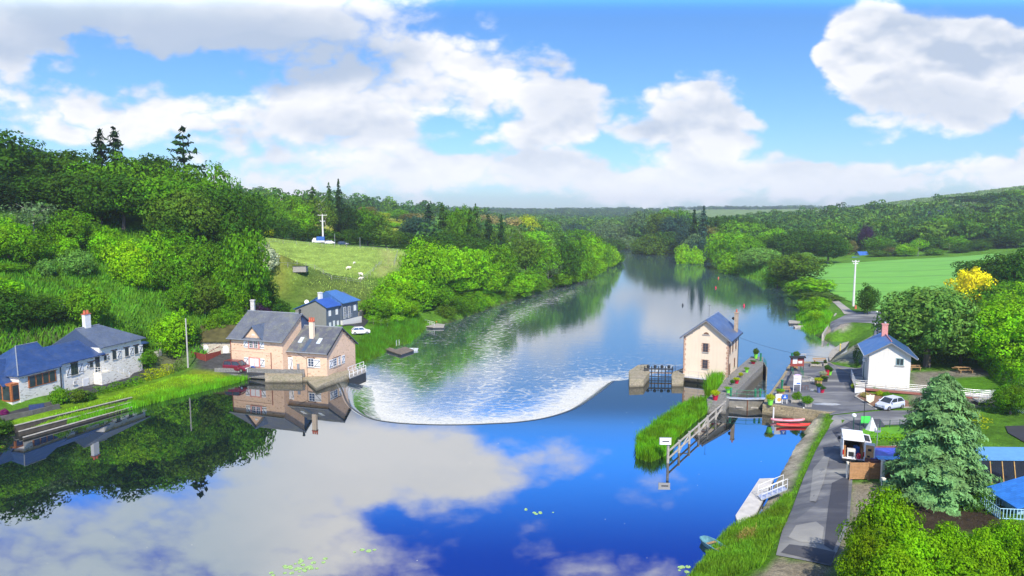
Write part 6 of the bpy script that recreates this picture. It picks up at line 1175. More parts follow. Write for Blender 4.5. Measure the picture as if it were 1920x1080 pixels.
# white van with open doors
vx, vy = W(1577,869,1.6); vn = thing('white_van', 'white van with open rear doors and tools inside on the lane', 'van', (vx+.1,vy,1.68), math.radians(-23)); vw = 2.0; vl = 5.2; PWH = paint('van_white', (.86,.86,.86))
m = MB(); m.extx([(0,.35),(3.6,.35),(3.6,2.45),(0,2.45)], -.0, .06); m.extx([(0,.35),(3.6,.35),(3.6,2.45),(0,2.45)], vw-.06, vw)
m.extx([(3.6,.35),(5.15,.40),(5.2,.85),(4.55,1.15),(3.95,1.95),(3.6,2.45)], 0, vw); m.slab([(0,0,2.53),(vw,0,2.53),(vw,3.6,2.55),(0,3.6,2.55)], .1); m.box(0,vw,0,3.6,.35,.52); m.build('body', PWH, vn)
m = MB(); m.slab([(.12,3.97,1.97),(vw-.12,3.97,1.97),(vw-.12,4.5,1.24),(.12,4.5,1.24)], .03); m.box(-.012,0,3.5,4.2,1.2,1.8); m.box(vw,vw+.012,3.5,4.2,1.2,1.8); m.build('windows', GLASS, vn)
m = MB(); m.box(.06,vw-.06,3.4,3.58,.52,2.4); m.build('bulkhead', DARK, vn)
m = MB(); m.box(.07,.3,.3,3.3,.6,1.7); m.box(1.7,1.93,.4,3.3,.6,1.5); m.build('shelves', BROWNW, vn)
m = MB(); m.box(0,vw,-.12,0,.3,.5); m.build('bumper', DARK, vn)
def vdoor(hx, ang, nm):
    d = thing('rear_door', None, None, (hx,0,.45), ang); d.parent = vn; del_ = 0
    return d
m = MB(); m.box(0,.93,-.06,.0,0,2.0); rd = m.build('rear_door', PWH, vn, loc=(vw,0,.45)); rd.rotation_euler = (0,0,math.radians(-12))
m = MB(); m.box(.1,.82,-.10,-.06,.25,1.75); m.build('door_lining', mat('orange_ply', (.62,.33,.14), .8, .25, 4, 0), rd)
m = MB(); m.box(.3,.62,-.13,-.10,1.15,1.4); m.box(.25,.5,-.13,-.10,.5,.7); m.build('tool_rack', DARK, rd)
m = MB(); m.box(-.06,.0,-.93,0,0,2.0); ld = m.build('rear_door', PWH, vn, loc=(0,0,.45)); ld.rotation_euler = (0,0,math.radians(-172))
m = MB(); m.extx([(0,0),(1.0,0),(1.0,.8),(.75,1.5),(0,1.5)], 0, .06); fd = m.build('front_door', PWH, vn, loc=(vw,4.2,.6)); fd.rotation_euler = (0,0,math.radians(-110)); m = MB(); m.extx([(.1,.8),(.9,.8),(.7,1.4),(.1,1.4)], -.01, .07); m.build('window', GLASS, fd)
for s in (.12, vw-.12):
    for yy_ in (.9, 4.4): wl_ = MB(); wl_.tube([(-.1,0,0),(.1,0,0)], .34, 14); o = wl_.build('wheel', TYRE, vn, loc=(s,yy_,.34)); q = MB(); q.tube([(-.112,0,0),(.112,0,0)], .2, 10); q.build('rim', RIM, o)
m = MB(); m.box(-.28,-.04,4.0,4.1,1.25,1.55); m.build('mirror', DARK, vn)
for s in (.0, vw-.12): m = MB(); m.box(s,s+.12,-.03,.0,.9,1.4); m.build('tail_light', TAILL, vn)
def VP(a, b): c, s = math.cos(math.radians(-23)), math.sin(math.radians(-23)); return (vx+.1+a*c-b*s, vy+a*s+b*c)
t = thing('site_heater', 'white boxy machine standing inside the open van', 'machine', (*VP(.45,.3),2.22), math.radians(-23)); m = MB(); m.box(0,.75,0,.7,0,.85); m.build('case', WHITE, t); m = MB(); m.box(.12,.6,-.03,0,.15,.62); m.build('grille', DARK, t)
m = MB(); m.lathe([(.17,0),(.2,.1),(.2,.45),(.12,.55)], (*VP(1.5,.3),2.22), 10); tag(m.build('gas_bottle', RED), 'red bottle beside the machine in the van', 'bottle')
bx_, by_ = VP(1.35,1.4); m = MB(); m.box(bx_-.2,bx_+.2,by_-.25,by_+.25,2.22,3.2); tag(m.build('blue_crate', RB), 'blue crate deep inside the open van', 'crate')
# fence panels, posts, mailbox, pool cover
def fpanel(a, b, z0, h, label, n=9, mt_=BROWNW):
    a = Vector(a); b = Vector(b); rz, L_ = frame_of(a, b); t = thing('fence_panel', label, 'fence', (a.x,a.y,z0), rz)
    m = MB()
    for k in range(n): m.box(.08, L_-.08, -.02-(k%2)*.015, .02, h*k/n, h*(k+.93)/n)
    m.build('slats', mt_, t)
    for s in (0, L_-.08): q = MB(); q.box(s, s+.08, -.05, .05, -.1, h+.06); q.build('post', mt_, t)
fpanel(W(1592,900,1.6), W(1628,900,1.6), 1.7, 1.65, 'lighter brown wooden fence panel behind the van bumper', mt_=mat('tan_wood', (.40,.22,.10), .7, .2, 4, .1))
fpanel(W(1629,900,1.6), W(1651,900,1.6), 1.7, 1.6, 'darker wooden gate panel right of the light fence panel')
fpanel(W(1660,898,1.6), W(1690,896,1.6), 1.7, 1.55, 'wooden fence panel half hidden by the spruce')
def post(px_, py_, h, w, mt_, label, nm='gate_post', cat='post'):
    x, y = W(px_, py_, 1.7); m = MB(); m.box(x-w/2,x+w/2,y-w/2,y+w/2,1.4,1.7+h); m.box(x-w/2-.03,x+w/2+.03,y-w/2-.03,y+w/2+.03,1.7+h,1.76+h); tag(m.build(nm, mt_), label, cat)
CRM = mat('cream_post', (.75,.70,.58), .85, .08, 3, .05)
post(1588,895,1.5,.16,CRM,'thin pale post at the left end of the fence'); post(1654,902,2.0,.28,CRM,'cream gate post at the right end of the wooden gate'); post(1655,925,1.4,.26,CRM,'short cream gate post beside the green mailbox')
x, y = W(1660,928,1.7); t = thing('mailbox', 'green mailbox on a thin post in front of the spruce', 'mailbox', (x,y,1.7)); m = MB(); m.box(-.28,.28,-.2,.2,.95,1.3); m.build('box', mat('dark_green', (.02,.12,.08), .5, .1, 3, 0), t); m = MB(); m.tube([(.15,0,0),(.15,0,.95)], .04, 6); m.build('post', DARK, t)
t = thing('covered_pool', 'raised pool with blue tarpaulin cover and brown frame beside the van', 'pool', (*W(1632,880,1.7),1.7), -.02)
m = MB(); m.box(-.1,5.6,0,4.6,-.2,.85); m.build('frame', mat('red_brown_wood', (.20,.07,.05), .75, .25, 4, .1), t); m = MB(); m.slab([(.3,.5,.93),(5.2,.5,.93),(5.2,3.8,.93),(.3,3.8,.93)], .05); m.build('tarpaulin', mat('violet_blue_tarp', (.05,.06,.42), .35, .35, 1.2, .4), t); m = MB(); m.slab([(.8,.1,1.0),(5.0,.1,1.0),(5.2,.9,1.02),(1.0,1.1,1.02)], .04); m.build('tarpaulin_fold', mat('sky_blue_tarp', (.10,.42,.80), .35, .3, 2, .5), t)
m = MB()
for k, (px_, py_) in enumerate(((1655,848),(1664,848),(1675,847))): x, y = W(px_, py_, 1.8); b = MB(); b.box(x-.3,x+.3,y-.05,y+.05,1.6,2.5); tag(b.build('stone_slab', CONC), ['leftmost','middle','rightmost'][k]+' of three pale slabs standing behind the pool', 'slab')
# lamp posts
GL = mat('white_globe', (.82,.84,.82), .3, .03, 3, 0); PG = mat('post_green', (.012,.07,.06), .5, .2, 3, 0)
def lamp(px_, py_, top, label, r=.26):
    x, y = W(px_, py_, 1.65); h = ZAT(top, y)-1.65; t = thing('street_lamp', label, 'street lamp', (x,y,1.65), 0, 'green street lamps with white globes'); m = MB(); m.lathe([(.11,0),(.08,.1),(.06,.5),(.045,h-2*r)], (0,0,0), 8); m.build('post', PG, t); m = MB(); m.ball((0,0,h-r), r, 12); m.build('globe', GL, t, smooth=True)
lamp(1599,822,775,'street lamp with white globe rising behind the white van'); lamp(1618,720,672,'street lamp with white globe against the dark hedge of the white house'); lamp(1638,640,606,'street lamp with white globe on the verge below the chestnut'); lamp(1643,614,583,'farthest street lamp with white globe at the turning area')
# wharf furniture
def at(px_, py_, z=1.52): return W(px_, py_, z)
LEAF = lambda c: c
def pot(px_, py_, r, h, mt_, label, plant_c='br', ph=.7, sq=False, z=1.52, pk='shrub0'):
    x, y = at(px_, py_, z); t = thing('flower_pot', label, 'flower pot', (x,y,z)); m = MB()
    if sq: m.extx([(-r*.8,0),(r*.8,0),(r,h),(-r,h)], -r*.9, r*.9)
    else: m.lathe([(r*.68,0),(r,h*.9),(r*1.08,h*.92),(r*1.05,h),(r*.8,h*.95)], (0,0,0), 12)
    m.build('pot', mt_, t)
    o = D.objects.new('plant', PROTO[pk][0]); COL.objects.link(o); o.parent = t; o.location = (0,0,h*.9); o.scale = (r*2.9,r*2.9,ph); o.color = tuple(PAL[plant_c][0])+(1,)
pot(1341,750,.42,.75,RED,'large red pot on the near corner of the lock wall','yg',.8,z=1.35); pot(1365,736,.38,.7,LIME,'lime green pot beside the left end of the lock gate','br',.2,z=1.35); pot(1381,719,.36,.65,RED,'red pot on the middle of the lock wall','yg',.35,z=1.35); pot(1400,698,.32,.65,LIME,'lime green pot farther along the lock wall','br',.25,z=1.35); pot(1412,682,.4,.5,RED,'red pot near the far end of the lock wall','dk',.1,z=1.35)
pot(1417,672,.35,.8,LIME,'lime green pot with tall spiky plant at the lock wall end','ol',1.2,z=1.35); pot(1389,708,.25,.3,GSTONE,'low bowl with yellow-green plant on the lock wall','yg',.6,z=1.35); pot(1373,722,.25,.3,GSTONE,'small dark plant bowl on the lock wall','dk',.6,z=1.35)
pot(1444,759,.42,.8,LIME,'lime green pot at the right end of the lock gate','yg',.8); pot(1493,675,.4,.7,RED,'crimson pot with spiky palm at the far wharf edge','ol',1.0); pot(1463,741,.42,.6,TIMB,'square wooden tub beside the green winch on the wharf','br',.4,True)
pot(1551,703,.32,.9,RED,'tall crimson pot in the middle of the wharf','dk',.9); pot(1556,703,.3,.6,LIME,'lime green pot touching the tall crimson pot','dk',.8); pot(1543,709,.4,.55,TIMB,'wooden tub with white flowers on the wharf','wh',.7,True); pot(1546,715,.35,.5,DARK,'black tub below the white flower tub','dk',.4,True)
pot(1534,722,.42,.75,TIMB,'ochre tub with yellow flowers on the wharf','yg',.5,True); pot(1535,736,.30,.9,mat('blue_pot', (.10,.13,.30), .5, .1, 3, 0),'slate blue pot on the wharf','dk',.6); pot(1541,736,.36,.55,RED,'crimson pot right of the slate blue pot','dk',.5)
pot(1513,762,.5,.45,GREYW,'square grey planter near the wharf front edge','md',1.1,True); pot(1491,690,.35,.6,TIMB,'square wooden tub under the red notice board','br',.2,True)
def trough(px_, py_, l, w, h, label, pc='md', ph=.9):
    x, y = at(px_, py_); t = thing('planter', label, 'planter', (x,y,1.52), -.05); m = MB(); m.box(-l/2,l/2,-w/2,w/2,.08,h); m.box(-l/2,-l/2+.1,-w/2,w/2,0,.08); m.box(l/2-.1,l/2,-w/2,w/2,0,.08); m.build('trough', GREYW, t); o = D.objects.new('plant', PROTO['shrub1'][0]); COL.objects.link(o); o.parent = t; o.location = (.0,0,h*.8); o.scale = (l*.7,w*1.2,ph); o.color = tuple(PAL[pc][0])+(1,)
trough(1494,755,1.7,.55,.4,'long grey planter with tall plant near the wharf front','md',1.3); trough(1529,687,1.9,.6,.45,'long planter with low greenery at the back of the wharf','ol',.5); trough(1547,686,.7,.5,.45,'short planter beside the long rear planter','dk',.8)
def board(px_, py_, w, h, z0, label, mt_, cat='sign', cols=None, posts=WHITE, nm='sign'):
    x, y = at(px_, py_); t = thing(nm, label, cat, (x,y,1.52), .0); m = MB(); m.box(-w/2,w/2,-.04,.0,z0,z0+h); p = m.build('panel', mt_, t); 
    for s in (-1, 1): q = MB(); q.box(s*(w/2-.06)-.04, s*(w/2-.06)+.04, .0, .06, 0, z0+h*.9); q.build('post', posts, t)
    return t, p
ORG = mat('orange_disc', (.82,.34,.08), .6, .05, 3, 0); SBL = mat('sign_blue', (.02,.12,.50), .5, .05, 3, 0)
def disc(parent, x, z, r, y, mt_, nm='emblem'): m = MB(); m.tube([(x,y,z),(x,y-.012,z)], r, 16); return m.build(nm, mt_, parent)
t, p = board(1460,756,.95,1.25,.05,'white sign with an orange disc at the wharf front',WHITE); disc(p, .02, .5, .27, -.04, ORG)
t, p = board(1471,757,.75,.62,.65,'small blue sign with white symbol right of the orange disc sign',SBL); m = MB(); m.box(-.2,.2,-.055,-.04,.82,.90); m.box(-.06,.06,-.055,-.04,.90,1.08); m.ball((0,-.045,1.12), .06, 8, .9); m.build('symbol', WHITE, p)
t, p = board(1494,734,1.1,1.35,1.0,'tall white information board with rounded top on the wharf',WHITE)
m = MB(); m.extr([(-.5,2.35)]+[(.5*math.cos(a),2.35+.22*math.sin(a)) for a in np.linspace(math.pi,0,9)]+[(.5,2.35)], -.045, .005); m.build('board_top', mat('lilac_print', (.55,.42,.66), .6, .1, 3, 0), p)
m = MB(); m.box(-.1,.45,-.05,-.04,1.12,1.3); m.build('printed_band', SBL, p); m = MB(); m.box(-.45,.1,-.05,-.04,1.9,2.05); m.box(-.45,.3,-.05,-.04,1.6,1.66); m.box(-.45,.3,-.05,-.04,1.45,1.51); m.build('printed_lines', mat('grey_print', (.45,.42,.5), .7, .1, 3, 0), p)
RBW = mat('red_brown_board', (.26,.05,.04), .7, .2, 3, 0)
t, p = board(1494,697,2.2,1.45,.9,'dark red roofed notice board with pinned papers on the wharf',RBW,'notice board',posts=DARK,nm='notice_board'); m = MB(); m.slab([(-1.3,-.35,2.4),(1.3,-.35,2.4),(1.3,.1,2.62),(-1.3,.1,2.62)], .08); m.build('board_roof', DARK, t)
for (a, b, c, d) in ((-.75,.0,1.35,2.2),(.15,.8,1.4,1.8)): m = MB(); m.box(a,b,-.055,-.04,c,d); m.build('paper', WHITE, p)
t, p = board(1506,676,1.0,.25,1.0,'thin grey signs on posts at the far wharf edge',GALV,posts=GALV)
def bench(px_, py_, l, label, rz=0, z=1.52, table=False):
    x, y = W(px_, py_, z); t = thing('picnic_table' if table else 'bench', label, 'picnic table' if table else 'bench', (x,y,z), rz)
    m = MB(); [m.box(-l/2,l/2,-.2+k*.14,-.09+k*.14,.42,.46) for k in range(3)]; m.build('seat', TIMB, t)
    for s in (-1, 1): q = MB(); q.box(s*l*.38-.05,s*l*.38+.05,-.2,.2,0,.42); q.build('leg', TIMB, t)
    if table:
        m = MB(); m.box(-l/2,l/2,.35,1.1,.72,.77); m.build('table_top', TIMB, t); m = MB(); m.box(-l/2,l/2,1.45,1.75,.42,.46); m.build('seat', TIMB, t)
        for s in (-1, 1): q = MB(); q.add([(s*l*.38-.04,-.1,0),(s*l*.38+.04,-.1,0),(s*l*.38+.04,.1,0),(s*l*.38-.04,.1,0),(s*l*.38-.04,.5,.72),(s*l*.38+.04,.5,.72),(s*l*.38+.04,.7,.72),(s*l*.38-.04,.7,.72)], [(0,3,2,1),(4,5,6,7),(0,1,5,4),(1,2,6,5),(2,3,7,6),(3,0,4,7)]); q.build('leg', TIMB, t)
    else: m = MB(); [m.box(-l/2,l/2,.22,.25,.55+k*.14,.65+k*.14) for k in range(2)]; m.build('backrest', TIMB, t)
bench(1537,680,2.3,'wooden bench at the back edge of the wharf'); bench(1716,694,1.8,'grey bench beside the white house wall',0,2.4); bench(1811,699,2.4,'wooden picnic table on the lawn behind the spruce',0,2.4,True); bench(1475,735,1.0,'small wooden seat beside the white information board')
# curb round the lock machinery pit, machinery, rack
m = MB(); cc = at(1495,710); pr_ = [(cc[0]+2.1*math.cos(a), cc[1]+1.6*math.sin(a)) for a in np.linspace(-1.6, 1.6, 12)]
for a, b in zip(pr_[:-1], pr_[1:]): d = Vector((b[0]-a[0],b[1]-a[1])).normalized(); m.prism([a, b, (b[0]+d.y*.3,b[1]-d.x*.3), (a[0]+d.y*.3,a[1]-d.x*.3)], 1.45, 1.72)
tag(m.build('stone_kerb', CONC), 'curved pale kerb round the pit behind the information board', 'kerb')
m = MB(); a = at(1473,722); b = at(1484,706); m.tube([(a[0],a[1],1.6),(b[0],b[1],2.3)], .12, 6); m.box(a[0]-.15,a[0]+.15,a[1]-.15,a[1]+.15,1.5,1.8); tag(m.build('lock_beam', DARK), 'black slanting lock beam beside the wharf railing', 'lock beam')
x, y = at(1466,730); m = MB(); m.lathe([(.2,0),(.14,.2),(.14,1.2),(.22,1.3),(.22,1.42)], (x,y,1.5), 10); tag(m.build('winch_post', GREEN), 'green winch post standing alone on the wharf edge', 'winch')
x, y = at(1522,718); t = thing('bicycle_rack', 'small dark metal stand in the middle of the wharf', 'stand', (x,y,1.52)); m = MB(); m.rail([(-.4,0,0),(.5,.1,0)], .7, .04, .5, (1.0,.5)); m.build('frame', GREYM, t)
x, y = at(1509,731); t = thing('bicycle_rack', 'low rusty metal stand right of the information board', 'stand', (x,y,1.52)); m = MB(); m.rail([(-.4,0,0),(.5,.1,0)], .6, .035, .45, (1.0,)); m.build('frame', D.materials['rust'], t)
# kayaks and mooring poles
def kayak(px_, py_, L_, rz, mt_, label, z=.05, nm='kayak'):
    x, y = W(px_, py_, 0); m = MB(); vs = []; fs = []; n = 8; st_ = 11
    for i in range(st_):
        u = i/(st_-1); w = .42*math.sin(math.pi*min(max(u,.0),1))**.6+.02; up = .12*(2*u-1)**4
        for k in range(n): a = 2*math.pi*k/n; vs.append(((u-.5)*L_, w*math.cos(a), up+.22+.2*math.sin(a)*(1 if math.sin(a) < 0 else .6)))
    for i in range(st_-1):
        for k in range(n): fs.append((i*n+k, i*n+(k+1)%n, (i+1)*n+(k+1)%n, (i+1)*n+k))
    fs += [tuple(range(n))[::-1], tuple((st_-1)*n+k for k in range(n))]; m.add(vs, fs); t = thing(nm, label, 'kayak', (x,y,z), rz); m.build('hull', mt_, t, smooth=True)
    c = MB(); c.box(-.7,.7,-.2,.2,.33,.37); c.build('cockpit', mat('dark_red_well', (.35,.02,.03), .6, .2, 3, 0), t)
kayak(1489,800,4.6,.02,mat('coral_red', (.85,.06,.05), .4, .05, 2, 0),'coral red rowing shell moored below the wharf wall'); kayak(1477,791,4.4,-.03,mat('rose_white', (.75,.30,.36), .4, .3, 1, 0),'pink and white kayak behind the coral red one')
for px_, lab in ((1449,'left white mooring pole against the wharf wall'),(1505,'right white mooring pole against the wharf wall')): x, y = W(px_,785,0); m = MB(); m.lathe([(.1,-1),(.1,1.55),(.02,1.62)], (x,y-.15,0), 8); tag(m.build('mooring_pole', WHITE), lab, 'pole')
# timber fender (estacade) with sign
fe = thing('timber_fender', 'long slanting timber fender running from the lock wall to the sign post', 'timber fender', (0,0,0)); a = Vector((*W(1252,868,0),0)); b = Vector((*W(1360,770,0),0))
m = MB()
for zz in (1.25, .45): m.tube([a+Vector((0,0,zz)), b+Vector((0,0,zz+.1))], .11, 6)
q = m; q.build('rail', GREYW, fe)
for k in range(7): p = a.lerp(b, k/6.3); m = MB(); m.tube([(p.x,p.y,-2),(p.x,p.y,1.5 if k else 2.6)], .15, 7); m.build('pile', GREYW, fe)
for k in (1, 3, 5): p = a.lerp(b, k/6.3); p2 = a.lerp(b, (k+1)/6.3); m = MB(); m.tube([(p.x,p.y,.1),(p2.x,p2.y,1.2)], .08, 6); m.build('brace', GREYW, fe)
t = thing('river_sign', 'white river sign with a black bar on the fender end post', 'sign', (a.x-.2,a.y-.25,2.15), -.05); m = MB(); m.box(-.75,.45,-.03,.03,0,.72); p = m.build('panel', WHITE, t); m = MB(); m.box(-.5,.25,-.045,-.03,.30,.42); m.build('bar_symbol', DARK, p); m = MB(); m.box(-.82,.52,.0,.05,.72,.8); m.box(-.82,-.76,.0,.05,-.02,.72); m.build('frame', GREYM, t)
# white jetty and gangway on the near right bank
jt = thing('floating_jetty', 'long pale plank jetty floating along the stony right bank', 'jetty', (0,0,0)); jp = PX([(1379,967),(1424,898),(1451,897),(1418,962),(1385,985)],.3); MB().prism(jp, .12, .34).build('deck', mat('pale_planks', (.50,.48,.45), .85, .15, 1.5, .2), jt); MB().prism([(p[0],p[1]) for p in jp], -.4, .12).build('float', DARK, jt)
gw = thing('gangway', 'white railed gangway from the verge down to the pale jetty', 'gangway', (0,0,0)); a = Vector((*W(1428,938,.45),.5)); b = Vector((*W(1476,918,1.3),1.35)); n_ = Vector((0,1.0,0)); m = MB(); m.slab([a, b, b+n_, a+n_], .1); m.build('deck', GALV, gw); m = MB(); m.rail([a, b], 1.0, .03, .5, (1.0,.5)); m.rail([a+n_, b+n_], 1.0, .03, 1.2, (1.0,.5)); m.build('railing', WHITE, gw)
def punt(px_, py_, L_, w, rz, mt_, label, z=0):
    x, y = W(px_, py_, z); t = thing('rowing_boat', label, 'boat', (x,y,z), rz)
    m = MB(); pr = [(-.5,.8),(-.3,1),(.2,1),(.42,.7),(.5,.35)]
    top = [(L_*a_, w/2*b_) for a_, b_ in pr]+[(L_*a_, -w/2*b_) for a_, b_ in pr[::-1]]; inn = [(p[0]*.93, p[1]*.86) for p in top]; bot = [(p[0]*.85, p[1]*.7) for p in top]; n = len(top)
    m.add([(p[0],p[1],.42) for p in top]+[(p[0],p[1],.42) for p in inn]+[(p[0],p[1],-.08) for p in bot]+[(p[0]*.85,p[1]*.8,.05) for p in inn], [(i,(i+1)%n,n+(i+1)%n,n+i) for i in range(n)]+[(2*n+i,2*n+(i+1)%n,(i+1)%n,i) for i in range(n)]+[(n+i,n+(i+1)%n,3*n+(i+1)%n,3*n+i) for i in range(n)]+[tuple(range(3*n,4*n))]); m.build('hull', mt_, t)
    for s in (-.25, .12): q = MB(); q.box(L_*s-.12,L_*s+.12,-w*.42,w*.42,.30,.34); q.build('seat', TIMB, t)
punt(1338,1028,2.9,1.25,2.0,mat('teal_boat', (.10,.25,.30), .6, .3, 3, .1),'small teal rowing boat among the reeds on the near right bank'); punt(1320,1027,.01,.01,0,GREYW,'x') if False else None
punt(773,657,2.6,1.1,.1,mat('grey_boat', (.45,.50,.50), .6, .2, 3, 0),'small grey boat tied to the lower wooden jetty',LOW)
# left jetties
def jetty(pxs, z, label, mt_=GREYW, piles=True):
    pts = PX(pxs, z); t = thing('wooden_jetty', label, 'jetty', (0,0,0)); MB().prism(pts, z-.15, z).build('deck', mt_, t); MB().prism(pts, LOW-.6, z-.15).build('float', DARK, t); return t
jetty([(698,645),(700,641),(742,655),(760,650),(776,656),(752,664),(735,659)], LOW+.45, 'brown wooden jetty below the reeds with a grey boat', mat('brown_planks', (.16,.13,.10), .85, .3, 2, .2))
j2 = jetty([(788,607),(800,604),(834,608),(832,613),(812,613),(790,611)], LOW+.5, 'short jetty with white rails at the end of the left lawn')
m = MB(); q = [(*W(785,602,LOW+1),LOW+.6),(*W(802,605,LOW+1),LOW+.6),(*W(814,608,LOW+1),LOW+.6)]; m.rail(q, 1.0, .05, 1.2, (1.0,.5)); m.build('railing', WHITE, j2)
punt(806,612,4.5,1.5,-.1,mat('white_boat', (.78,.76,.74), .4, .05, 2, 0),'white boat with red cover at the white railed jetty',LOW)
x, y = W(812,609,LOW); m = MB(); m.extx([(-.5,.4),(.5,.4),(.3,.9),(-.3,.9)], -1, 1); o = m.build('boat_cover', mat('orange_red', (.75,.12,.04), .6, .1, 3, 0), loc=(x,y,LOW)); tag(o, 'orange red cover lying on the white boat', 'cover')
x, y = W(817,602,LOW); m = MB(); m.extx([(-.8,.3),(.8,.3),(.4,.8),(-.4,.8)], -1.3, 1.3); o = m.build('upturned_boat', mat('boat_green', (.03,.22,.14), .6, .1, 3, 0), loc=(x,y,LOW+.1)); tag(o, 'green upturned boat behind the white railed jetty', 'boat')
for px_, py_, lab in ((743,648,'left white hoop rail on the brown jetty'),(748,647,'right white hoop rail on the brown jetty')): x, y = W(px_, py_, LOW+.5); m = MB(); m.tube([(x,y,LOW+.4),(x,y,LOW+1.6),(x,y+.6,LOW+1.6),(x,y+.6,LOW+.4)], .04, 5); tag(m.build('ladder_hoop', GALV), lab, 'rail')
# young staked trees on the left lawn
row('staked on the left lawn', 'young staked trees', [(699,158,590,26,'birch0','br'),(713,156,598,22,'birch1','md'),(725,157,596,22,'birch0','md'),(745,162,590,30,'birch1','br')])
bench(0,0,1,'x') if False else None
x, y = W(762,606,-.3); t = thing('information_panel', 'small white panel on a post near the white railed jetty', 'panel', (XAT(754,170,0),170,H(XAT(754,170,0),170))); m = MB(); m.box(-.4,.4,-.03,.03,1.2,1.9); m.build('panel', WHITE, t); m = MB(); m.box(-.05,.05,.03,.1,0,1.9); m.build('post', TIMB, t)
# poles and pylons
def pole(px_, y, top, r, mt_, label, arms=(), x=None, zb=None, cat='utility pole', nm='utility_pole'):
    x = XAT(px_, y, 8) if x is None else x; zb = H(x, y) if zb is None else zb; h = ZAT(top, y)-zb; t = thing(nm, label, cat, (x,y,zb)); m = MB(); m.lathe([(r,-.5),(r*.95,0),(r*.6,h)], (0,0,0), 8); m.build('shaft', mt_, t)
    for (dz, w) in arms: q = MB(); q.box(-w,w,-.07,.07,h-dz-.1,h-dz+.08); [q.tube([(s*w*.9,0,h-dz),(s*w*.9,0,h-dz+.35)], .06, 5) for s in (-1,0,1)]; q.build('crossarm', mt_, t)
    return t
PCON = mat('pole_concrete', (.68,.66,.62), .9, .08, 1, .05)
pole(349,113.5,597,.16,mat('pole_grey', (.40,.39,.36), .9, .1, 2, .1),'grey concrete utility pole at the edge of the river lawn')
pole(607,266,402,.42,PCON,'tall white concrete pole with crossarm on the meadow crest',((.3,1.8),(2.6,1.0))); pole(1602,188,488,.34,PCON,'tall white concrete pole at the near edge of the crop field',((.3,1.0),(.9,.7)))
for i, (px_, y, top) in enumerate(((676,258,445),(762,245,463),(629,262,438))): pole(px_, y, top, .12, GREYM, ['thin pole at the right of the meadow crest','thin pole near the right meadow corner','thin dark pole right of the white meadow pylon'][i])
pole(1597,85,790,.05,PG,'x') if False else None
pole(1637,90,600,.04,GREYM,'x') if False else None
x, y = W(1643,852,1.7); t = pole(0,y,795,.05,GREYM,'thin metal mast with small crosspiece beside the pool',((.8,.3),),x=x,zb=1.7,cat='mast',nm='mast')
x, y = W(1619,800,1.6); t = thing('green_banner', 'plain bright green banner on a thin mast at the lawn corner', 'banner', (x,y,1.6)); m = MB(); m.lathe([(.05,0),(.035,5.5)], (0,0,0), 6); m.build('mast', DARK, t); m = MB(); m.box(-.35,.75,-.04,.02,.45,1.3); m.build('banner_cloth', mat('signal_green', (.08,.66,.10), .6, .05, 3, 0), t)
x, y = W(1634,806,1.6); m = MB(); m.lathe([(.75,0),(.4,.7),(.05,1.5)], (x,y,1.6), 8); tag(m.build('garden_cloche', mat('pale_net', (.55,.58,.55), .8, .15, 6, .2)), 'pale cone shaped net tent on the lawn edge', 'net tent')
# lawn wire fence behind van
t = thing('wire_fence', 'green post and wire fence round the small lawn behind the van', 'fence', (0,0,0)); a = W(1612,806,1.6); b = W(1705,800,1.6)
for k in range(6): p = Vector(a).lerp(Vector(b), k/5); m = MB(); m.tube([(p.x,p.y,1.5),(p.x,p.y,2.6)], .04, 5); m.build('post', PG, t)
m = MB(); [m.tube([(a[0],a[1],z),(b[0],b[1],z)], .012, 4) for z in (1.9,2.2,2.5)]; m.build('wire', PG, t)
lw = PX([(1612,822),(1618,804),(1705,800),(1720,822)],1.6); drape('small_lawn', lw, mat('lawn', (.10,.30,.012), .9, .25, .6, .2), .10, 1.2, 'bright small lawn behind the white van')
drape('car_park', PX([(1885,800),(1960,800),(1960,835),(1925,832),(1890,812)],1.9), ASPHD, .12, 1.5, 'dark asphalt car park at the right edge')
# flower bed with shield sign
bp = PX([(1602,744),(1625,728),(1700,742),(1716,765),(1668,766),(1641,768)],1.6); t = thing('flower_bed', 'kerbed bark mulch bed below the terrace of the white house', 'flower bed', (0,0,0)); MB().prism(bp, 1.4, 1.72).build('kerb', CONC, t)
c_ = np.mean(bp, axis=0); MB().prism([tuple(c_+(np.array(p)-c_)*.92) for p in bp], 1.5, 1.76).build('mulch', mat('bark_mulch', (.20,.11,.07), .95, .35, 5, .4), t)
for k, (px_, py_, c, lab) in enumerate(((1650,742,'yg','yellow-green clump in the mulch bed behind the shield sign'),(1662,744,'md','green clump at the right of the mulch bed'),(1622,745,'tn','sandy flowering clump at the left of the mulch bed'),(1640,735,'br','small palm-like plant in the mulch bed'),(1604,728,'yg','yellow flowers in the tub beside the terrace end'),(1607,722,'dk','dark shrub beside the terrace end wall'))): x, y = W(px_, py_, 1.7); plant('shrub0', x, y, 1.65, 1.2, .8, c, lab)
x, y = W(1631,757,1.7); t = thing('shield_sign', 'blank cream shield shaped sign in the mulch bed', 'sign', (x,y,1.75)); m = MB(); m.extr([(-.55,1.15),(-.5,.4),(0,.05),(.5,.4),(.55,1.15),(.2,1.1),(0,1.25),(-.2,1.1)], -.04, .04); m.build('panel', mat('cream_panel', (.80,.74,.55), .6, .04, 3, 0), t); m = MB(); m.tube([(0,.06,-.1),(0,.06,.5)], .05, 5); m.build('post', GREYM, t)
